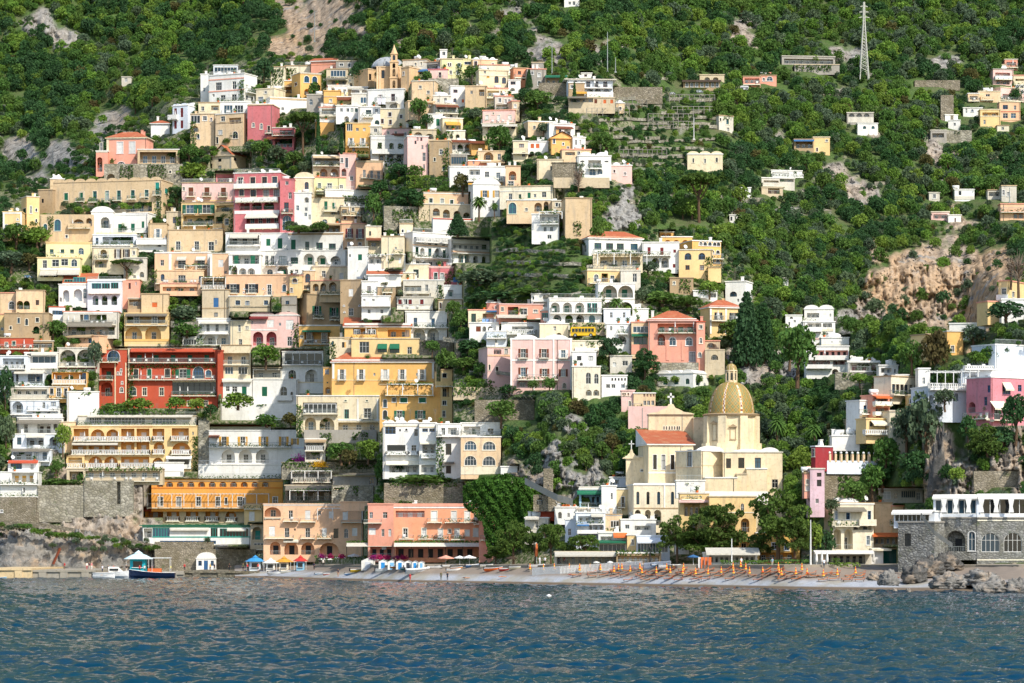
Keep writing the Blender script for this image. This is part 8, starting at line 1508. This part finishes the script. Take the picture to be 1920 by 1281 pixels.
# laundry
def laundry(px,py,w,h,cols,lb):
    Y=D(px,py)-1.8 if True else 0;s=FP/Y;o=empty('laundry_line',P3(px,py,Y),lb,'laundry');n=len(cols)
    for i,c in enumerate(cols):m=MB();x=(w/s)*(i/n-.5);q=w/s/n*.85;m.poly([(x,0,0),(x+q,0,0),(x+q*.97,.08,-h/s),(x+.03,.05,-h/s*.95)]);ob('cloth',m.mesh('cloth',plain('cloth_'+c,c,.9)),o)
    m=MB();m.tube([(-w/s/2,0,0),(w/s/2,0,0)],.02,3);ob('line',m.mesh('line',tm('G')),o)
laundry(421,253,26,18,['e9eaf4','e9e4f0','d6b9d8'],'white and lilac sheets hanging on the tan ochre house');laundry(440,231,18,12,['e08aa0','e08aa0'],'pink blanket over the loggia rail of the tan ochre house');laundry(716,184,16,12,['e9e4ec','efeff4'],'white sheets below the old church');laundry(918,598,28,8,['8fb3e6','8fb3e6','f2f2f2','f2f2f2'],'blue and white laundry by the cream cottage');laundry(886,846,14,5,['f2f2f2','6fb0d8','f2f2f2'],'laundry under the arched window of the peeling house');laundry(1840,718,20,5,['f0f0f0'],'small laundry by the pergola terrace')
# ================================================================ named trees and shrubs
T=tree
T('pine',568,288,68,84,'umbrella pine with two trunks in the upper town');T('cypress',597,292,10,78,'slim cypress right of the upper umbrella pine');T('cypress',640,290,9,48,'slim cypress beside the mustard house');T('cypress',1077,205,9,0.1+50,'small cypress below the green roofed veranda')
T('pine',237,526,62,43,'flat topped pine on the lane in the left of the town');T('pine',1311,420,86,104,'wide umbrella pine alone on the garden slope');T('fir',858,446,46,44,'dark cedar by the long white garden wall')
T('palm',898,416,34,54,'palm tree left of the tall white house with wooden shutters');T('palm',1155,604,34,52,'palm tree before the sea green arches');T('palm',1457,850,36,76,'very tall slim palm right of the tiled dome');T('palm',1527,846,36,56,'palm tree above the dark red house');T('palm',927,410,18,34,'small palm beside the tall white house');T('palm',1361,1035,20,42,'small palm before the ochre church house')
T('seapine',1143,690,52,66,'dark round pine between the villas','dark');T('seapine',1209,716,62,66,'dark pine under the salmon villa','dark');T('fir',1400,700,70,150,'big dark conifer right of the white block','dark');T('fir',1432,690,56,120,'second dark conifer behind the dome','dark');T('fir',1083,170,12,34,'small pointed conifer beside the pale blue hotel','dark');T('fir',1055,172,20,40,'conifer under the green roofed veranda','mid');T('fir',992,168,16,38,'conifer right of the bright orange house','dark')
for x,y,w,h,lb in [(963,1059,58,84,'leftmost tall pine on the beach front'),(1002,1059,46,66,'second pine on the beach front'),(1033,1060,50,86,'tallest pine before the cream low house'),(1068,1060,40,46,'low pine between two beach pines'),(1096,1060,56,62,'spreading pine before the white cafe'),(930,1060,46,40,'small dark pine beside the salmon hotel'),(1270,1058,64,92,'pine before the small white pavilion'),(1345,1054,96,118,'large pine before the ochre church house'),(1325,1056,110,68,'low spreading pine under the large pine'),(1458,1056,110,140,'largest pine right of the church'),(1492,1056,66,82,'pine at the right of the largest pine'),(1425,1056,50,60,'dark pine left under the largest pine')]:T('seapine',x,y,w*1.22,h*1.04,lb,Y=D(x,1059)-1)
T('broad',498,690,54,44,'bright green tree in the middle of the old town','bright');T('bush',446,766,64,30,'leafy vine arbour beside the red palace','bright')
for x,y,w,h,k,tn_,lb in [(935,294,54,58,'broad','mid','dense round green tree in the upper middle'),(770,397,62,42,'broad','dark','dark pine bush above the grey terrace wall'),(748,340,44,34,'broad','dark','dark tree left of the clipped hedge'),(778,342,38,32,'broad','mid','green tree behind the clipped hedge'),(713,372,44,34,'broad','dark','small dark tree above the pink lace house'),(785,395,20,20,'broad','mid','little tree by the arcade'),(868,366,38,40,'broad','brown','russet bush beside the arcaded garden house'),(355,308,44,36,'broad','mid','round tree right of the pergola columns'),(360,335,60,30,'bush','bright','bright creeper bank below the gabled barn'),(490,300,44,36,'broad','mid','tree under the rose terrace house'),(520,312,48,38,'broad','olive','olive crown left of the tan loggia house'),(552,318,40,34,'broad','mid','tree before the tan loggia house'),(575,330,34,28,'broad','olive','grey green tree right of the crimson hotel roof'),(470,292,30,26,'broad','olive','small olive tree by the rose house'),(590,180,26,26,'bush','mid','shrub before the yellow arched house'),(675,160,40,44,'broad','dark','dark tree left of the old church'),(495,165,40,56,'broad','dark','dark tree right of the tall white hotel'),(785,228,36,44,'broad','mid','leaning green pine below the old church'),(800,244,30,30,'broad','dark','dark tree over the rusty arches'),(885,158,40,34,'broad','mid','green trees beside the cream arched house'),(800,155,22,22,'bush','mid','shrub under the pink house'),(1010,210,60,40,'broad','mid','tree group right of the terraces'),(985,205,40,40,'broad','dark','dark tree beside the stacked cream terraces'),(890,232,30,30,'broad','olive','tree left of the dusty pink house'),(1020,258,30,28,'broad','olive','olive left of the mustard gable'),(1135,300,50,50,'broad','mid','broad tree right of the white row'),(1018,330,26,30,'broad','bright','small bright tree by the low white house'),(950,304,20,16,'bush','dark','dark clump beside the tan arched terrace'),(700,420,36,60,'broad','mid','tall green tree beside the zig zag hotel'),(720,440,30,40,'broad','mid','tree left of the long terraced hotel'),(600,432,36,16,'bush','mid','roof garden bushes above the long white hotel'),(560,436,56,14,'bush','mid','vine arbour right of the crimson hotel'),(545,428,30,14,'bush','olive','climbers on the arbour by the crimson hotel'),(30,470,70,50,'broad','mid','garden tree at the left edge'),(70,470,60,44,'broad','bright','bright garden tree by the yellow villa'),(20,510,60,40,'broad','olive','olive garden tree at the left edge'),(55,505,40,30,'broad','brown','russet shrub in the left garden'),(88,440,30,34,'broad','mid','tree below the arcade wall'),(100,640,50,40,'broad','mid','tree beside the crumbling cave house'),(68,636,34,24,'bush','dark','dark shrub under the cave arches'),(190,618,24,30,'broad','bright','lemon tree on the striped stone terrace'),(340,548,50,22,'bush','mid','planter bushes under the peach villa'),(345,600,56,26,'bush','olive','wild garden shrubs right of the yellow arched house'),(350,632,50,26,'bush','mid','green bank above the red palace'),(330,585,40,14,'bush','bright','bright weeds on the dark garden terrace'),(260,770,60,22,'bush','bright','leafy bushes at the foot of the red palace'),(215,772,60,16,'bush','mid','left bushes under the red palace'),(330,766,40,22,'bush','bright','fig bush under the red palace'),(368,768,36,20,'bush','bright','right bush under the red palace'),(395,778,30,20,'bush','dark','dark shrub by the tall chimney wall'),(178,700,30,60,'broad','olive','straggly shrub left of the red palace'),(118,855,34,60,'broad','bright','bright tree left of the yellow ochre hotel'),(105,898,26,36,'broad','mid','small tree above the bastion'),(155,915,28,30,'bush','mid','round bush on the bastion corner'),(115,912,80,14,'bush','mid','hedge along the pale bastion top'),(10,780,34,90,'broad','dark','dark shaded tree at the left edge'),(12,850,36,70,'broad','olive','olive tree behind the terraced flats'),(500,800,50,22,'bush','mid','green terrace bushes above the brown tiled house'),(545,798,36,24,'bush','brown','purple brown shrub above the porch'),(640,870,60,40,'broad','mid','garden trees below the peach and cream house'),(690,868,50,44,'broad','bright','bright trees beside the shabby flats'),(655,868,34,26,'bush','brown','red tinged shrub in the flower terrace'),(560,870,50,12,'bush','bright','climbing plants on the stone terrace restaurant'),(715,905,26,46,'bush','mid','ivy column beside the old stone wall'),(790,908,120,18,'bush','mid','pergola greenery below the shabby flats'),(760,948,40,10,'bush','mid','weeds on the salmon hotel roof'),(850,600,34,36,'broad','mid','tree right of the blue railed house'),(865,625,44,44,'broad','mid','rounded tree left of the cream cottage'),(810,668,30,30,'broad','mid','tree beside the golden palazzo'),(835,690,40,34,'bush','mid','scrub below the tumbled wall'),(880,662,50,26,'bush','dark','dark shrubs above the rounded pink wing'),(870,700,60,30,'broad','mid','garden trees left of the pink villa'),(905,705,40,24,'bush','mid','garden hedge left of the pink villa'),(955,748,50,26,'broad','dark','dark tree at the foot of the pink villa'),(1000,735,24,22,'broad','mid','small tree before the pink villa arch'),(940,800,60,50,'broad','mid','round tree on the dry stone wall'),(1030,738,30,30,'broad','mid','tree before the cream arched house'),(1245,672,28,26,'broad','mid','clipped tree at the left foot of the salmon villa'),(1280,676,30,26,'broad','mid','clipped tree at the right foot of the salmon villa'),(1180,600,30,30,'broad','bright','bright tree right of the palm'),(1240,580,70,34,'broad','mid','tree group above the salmon villa'),(1290,585,60,30,'broad','mid','second tree group above the salmon villa'),(1205,575,40,36,'broad','olive','olive above the salmon villa'),(1330,560,40,34,'broad','bright','bright tree left of the white block'),(1380,650,70,50,'broad','mid','green bank under the ochre pink tiled villa'),(1120,470,30,60,'broad','mid','tree left of the red roofed villa'),(1215,520,40,30,'broad','olive','small tree right of the pale grey house'),(1000,555,100,14,'bush','mid','long vine roof above the white arcaded hotel'),(900,545,90,40,'broad','olive','spreading tree right of the pink wall house'),(930,565,110,18,'bush','dark','dark hedge above the pink terraced house')]:
    T(k,x,y,w,h,lb,tn_)
for x,y,w,h,k,tn_,lb,Y in [(1700,862,60,100,'broad','olive','large olive tree left under the bastion',596),(1735,880,86,140,'broad','olive','largest grey olive tree under the bastion',588),(1772,770,44,40,'broad','olive','olive crown at the bastion corner',582),(1715,905,70,60,'broad','dark','dark shrub mass under the olives',584),(1850,880,90,90,'seapine','pine','big pine above the stone block wall',556),(1880,860,60,60,'broad','dark','dark tree right of the big pine',556),(1905,830,60,90,'broad','dark','dark cypress like tree at the right edge',554),(1815,840,40,60,'broad','dark','shaded tree left of the big pine',560),(1600,960,60,60,'broad','mid','round shrub above the cream beach villa',601),(1635,940,50,70,'broad','mid','ivy mass right of the lamp topped wall',599),(1560,965,34,30,'broad','olive','grey shrub behind the cream beach villa',603),(1660,880,60,60,'bush','mid','climber bank below the plain tower wall',599),(1655,920,50,50,'broad','dark','shaded shrubs above the cabin house',600),(1710,700,50,60,'broad','mid','tree right of the ochre wing',618),(1755,720,60,100,'broad','brown','russet and green trees behind the pergola terrace',612),(1760,690,50,50,'broad','mid','tree left of the pale blue house',620),(1825,655,60,44,'broad','olive','tree before the ochre headland villa',628),(1888,610,80,44,'broad','dark','dark pine mass below the ochre stair house',618),(1495,720,80,110,'broad','mid','tall green tree left of the white terraces',665),(1480,690,60,80,'broad','mid','tree behind the tall green tree',680),(1612,726,36,26,'broad','bright','bright tree before the long white house',650),(1636,728,36,24,'broad','mid','tree below the banner house',648),(1548,1056,40,60,'broad','dark','shaded trees left of the cream beach villa',604),(1520,1056,50,80,'broad','bright','bright tree right of the big pines',607),(1500,905,60,60,'broad','bright','bright green tree behind the church',655),(1910,560,60,90,'dead','brown','bare branched tree beside the high white house',634),(1895,540,50,60,'dead','brown','small bare tree against the cliff',640),(1085,370,34,60,'dead','brown','bare tree under the white villa',790)]:
    T(k,x,y,w,h,lb,tn_,Y=Y)
def hedge(x0,x1,y,h,lb,Y,dep=1.2,tone='mid',n=14):
    s=FP/Y;L_=(x1-x0)/s;H_=h/s;p=P3(x0,y,Y);mb=MB();r=random.Random(int(x0));pts=[]
    for _ in range(int(L_*H_*n*1.6+L_*dep*n)):
        q=r.random();pts.append((r.uniform(0,L_),-r.random()*.25,r.uniform(0,H_)) if q < .6 else (r.uniform(0,L_),r.uniform(0,dep),H_*r.uniform(.92,1.08)))
    leaf_cloud(mb,pts,.2,.4,0,r);tag(ob('hedge',mb.mesh('hedge',LM[tone]()),None,p),lb,'hedge')
hedge(1352,1440,1066,14,'long green hedge before the tented restaurant',601);hedge(1440,1520,1066,15,'hedge left of the flagpole',592);hedge(1556,1612,1063,7,'low yellow green hedge before the beach bar',584,tone='bright');hedge(1560,1575,1060,12,'small planter hedge at the beach bar',580);hedge(762,806,352,22,'bright clipped hedge in the upper middle',D(784,352)-2,tone='bright');hedge(806,842,350,16,'lower clipped hedge right of the bright one',D(820,350)-2,tone='mid');hedge(590,700,1049,6,'flower box hedge along the yellow hotel terrace',716,tone='mid')
def ivy():
    r=random.Random(5);mb=MB();Y0=676;s=FP/Y0;P_=[(868,912),(900,896),(948,888),(985,900),(1004,930),(1008,960),(996,1000),(975,1030),(935,1046),(915,1040),(905,980),(870,950)];A_=P3(930,1040,Y0);pts=[]
    while len(pts) < 11000:
        x,y=r.uniform(866,1010),r.uniform(886,1048)
        if pip(x,y,P_):cx=(x-945)/70;d=Y0+1.5+5*cx*cx-(y-960)*.05+.9*sin(x*.3)*sin(y*.21)+r.gauss(0,.35)-(3 if y > 900 else 0);pts.append(P3(x,y,d)-A_)
    leaf_cloud(mb,pts,.27,.4,0,r);tag(ob('ivy_bank',mb.mesh('ivy_bank',LM['ivy']()),None,A_),'huge ivy covered rock bank right of the salmon hotel','ivy')
ivy()
def bougain(px,py,w,h,col,lb,Y=None):
    Y=Y or D(px,min(py,1061))-2;s=FP/Y;r=random.Random(int(px));mb=MB();leaf_cloud(mb,[(r.gauss(0,.3)*w/s/1.2,r.gauss(0,.25),abs(r.gauss(.4,.3))*h/s) for _ in range(int(w*h*1.6)+60)],.14,.4,0,r);tag(ob('flowering_shrub',mb.mesh('flowering_shrub',leafmat('flowers_'+col,lin(col),tuple(x*1.2 for x in lin(col)),lin(col))),None,P3(px,py,Y)),lb,'flowers')
bougain(563,872,22,20,'b04a9a','violet bougainvillea on the vine terrace');bougain(600,876,28,12,'c9a02a','orange yellow flowers hanging on the concrete wall')
for i,x in enumerate((604,620,640,700,712,726,743,757)):bougain(x,1047+(i > 2)*2,14,8,'a02a5a' if i % 3 else '8f2a6a',['crimson flower box at the restaurant arch','crimson flower box right of the arch','magenta planter before the canopy','magenta planter behind the huts','crimson planter above the largest hut','crimson planter above the blue doors','magenta planter above the middle huts','crimson planter above the right huts'][i],690 if x > 690 else 712)
# vineyard racks on the garden terraces
for i,(x0,x1,y) in enumerate([(1255,1340,186),(1150,1240,196),(1260,1340,208),(1215,1300,236),(1215,1300,222),(1160,1250,290),(1100,1180,212)]):
    o=empty('vine_rack',P3(x0,y+6,D(x0,y+6)-.5),['topmost','second','third','fourth','fifth','lowest','leftmost'][i]+' row of grey chestnut pole racks for lemons on the terraces','pole rack');A_=P3(x0,y+6,D(x0,y+6)-.5);mb=MB();n=int((x1-x0)/9);pv=None
    for j in range(n+1):x=x0+(x1-x0)*j/n;p=P3(x,y+6,D(x,y+6)-.5)-A_;t=p+Vector((0,0,2.1));mb.tube([p,t],.08,4);mb.tube([t,t+Vector((0,3,0))],.06,4);pv is not None and (mb.tube([pv,t],.07,4),mb.tube([pv-Vector((0,0,.9)),t-Vector((0,0,.9))],.05,4));pv=t
    ob('poles',mb.mesh('poles',plain('chestnut_pole','9a948a',.9)),o)
OCC2.append((1262,1338,318,414,D(1311,418)-1,0))

hr=random.Random(3)
for i in range(26):x=4+i*11.5;T('bush',x+hr.uniform(-4,4),984+x*.155+hr.uniform(0,9),hr.uniform(14,26),hr.uniform(7,13),'low green scrub along the path above the sea cliff',hr.choice(['mid','olive','mid','bright']),group='scrub along the sea cliff path',Y=797)
for i in range(12):T('bush',hr.uniform(90,400),hr.uniform(1010,1040),hr.uniform(10,20),hr.uniform(7,12),'small bush rooted in the sea cliff rock','olive',group='bushes in the sea cliff',Y=796)
TRR=(PX > 1100) & (PX < 1450) & (PY > 165) & (PY < 400) | (PX > 1700) & (PY > 610)
dd=np.where(PY < 1059,1,0)*np.where((TN > 0) | TRR,1.2+(fbm(PX/20,PY/14,0,3,3)-.5)*1.5,relief(PX,PY,0*RK))+RK*relief(PX,PY,RK*0+1)*(1-.5*TN)
DD=Dg(PX,PY)+.9+dd
for x0,x1,y0,y1,Yc,cd in OCC:             # the ground is cut back where a building stands
    m_=(PX > x0-2) & (PX < x1+2) & (PY > y0-2) & (PY < y1-1);DD=np.where(m_,np.maximum(DD,Yc+cd),DD)
DD=np.maximum(DD,np.maximum.accumulate(DD,axis=0)-np.where(TN > 0,7,9))
hill=ob('hillside',grid_mesh('hillside',(PX-960)*DD/FP,DD,CH+(YH-PY)*DD/FP,terrain_mat(),False,dict(rock=RK,orange=OR,town=TN*(1-((PX > 900) & (PX < 1112) & (PY > 425) & (PY < 560))))));tag(hill,'steep green and rocky hillside rising behind the town',kind='structure')
# the rest of the mountain, above and beside what the photograph shows
m_,t_,b_=newmat('mountain');b_.inputs['Roughness'].default_value=.95
n_=noise(t_,.05,detail=8,rough=.7);c_=mixc(t_,ramp(t_,n_,.35,.65),(.03,.055,.02),(.09,.12,.045));t_.links.new(mixc(t_,ramp(t_,noise(t_,.012,detail=6),.55,.65),c_,(.3,.27,.23)),b_.inputs['Base Color'])
for x0,x1,y0,y1 in ((-3600,5600,-60,-3000),(-3600,-56,1100,-62),(1980,5600,1100,-62)):
    X_,Y_=np.meshgrid(np.linspace(x0,x1,110),np.linspace(y0,y1,60));dq=Dg(np.clip(X_,-60,1980),np.maximum(Y_,-150))+14+np.maximum(0,-60-Y_)*.42+(fbm(X_/400,Y_/300,0,7,4)-.5)*60*np.clip(np.maximum(0,-60-Y_)/400+np.maximum(0,np.maximum(-200-X_,X_-2200))/600,0,1)
    tag(ob('mountain',grid_mesh('mountain',(X_-960)*dq/FP,dq,CH+(YH-Y_)*dq/FP,m_)),'wooded mountain beyond the picture',kind='structure')
scatter()
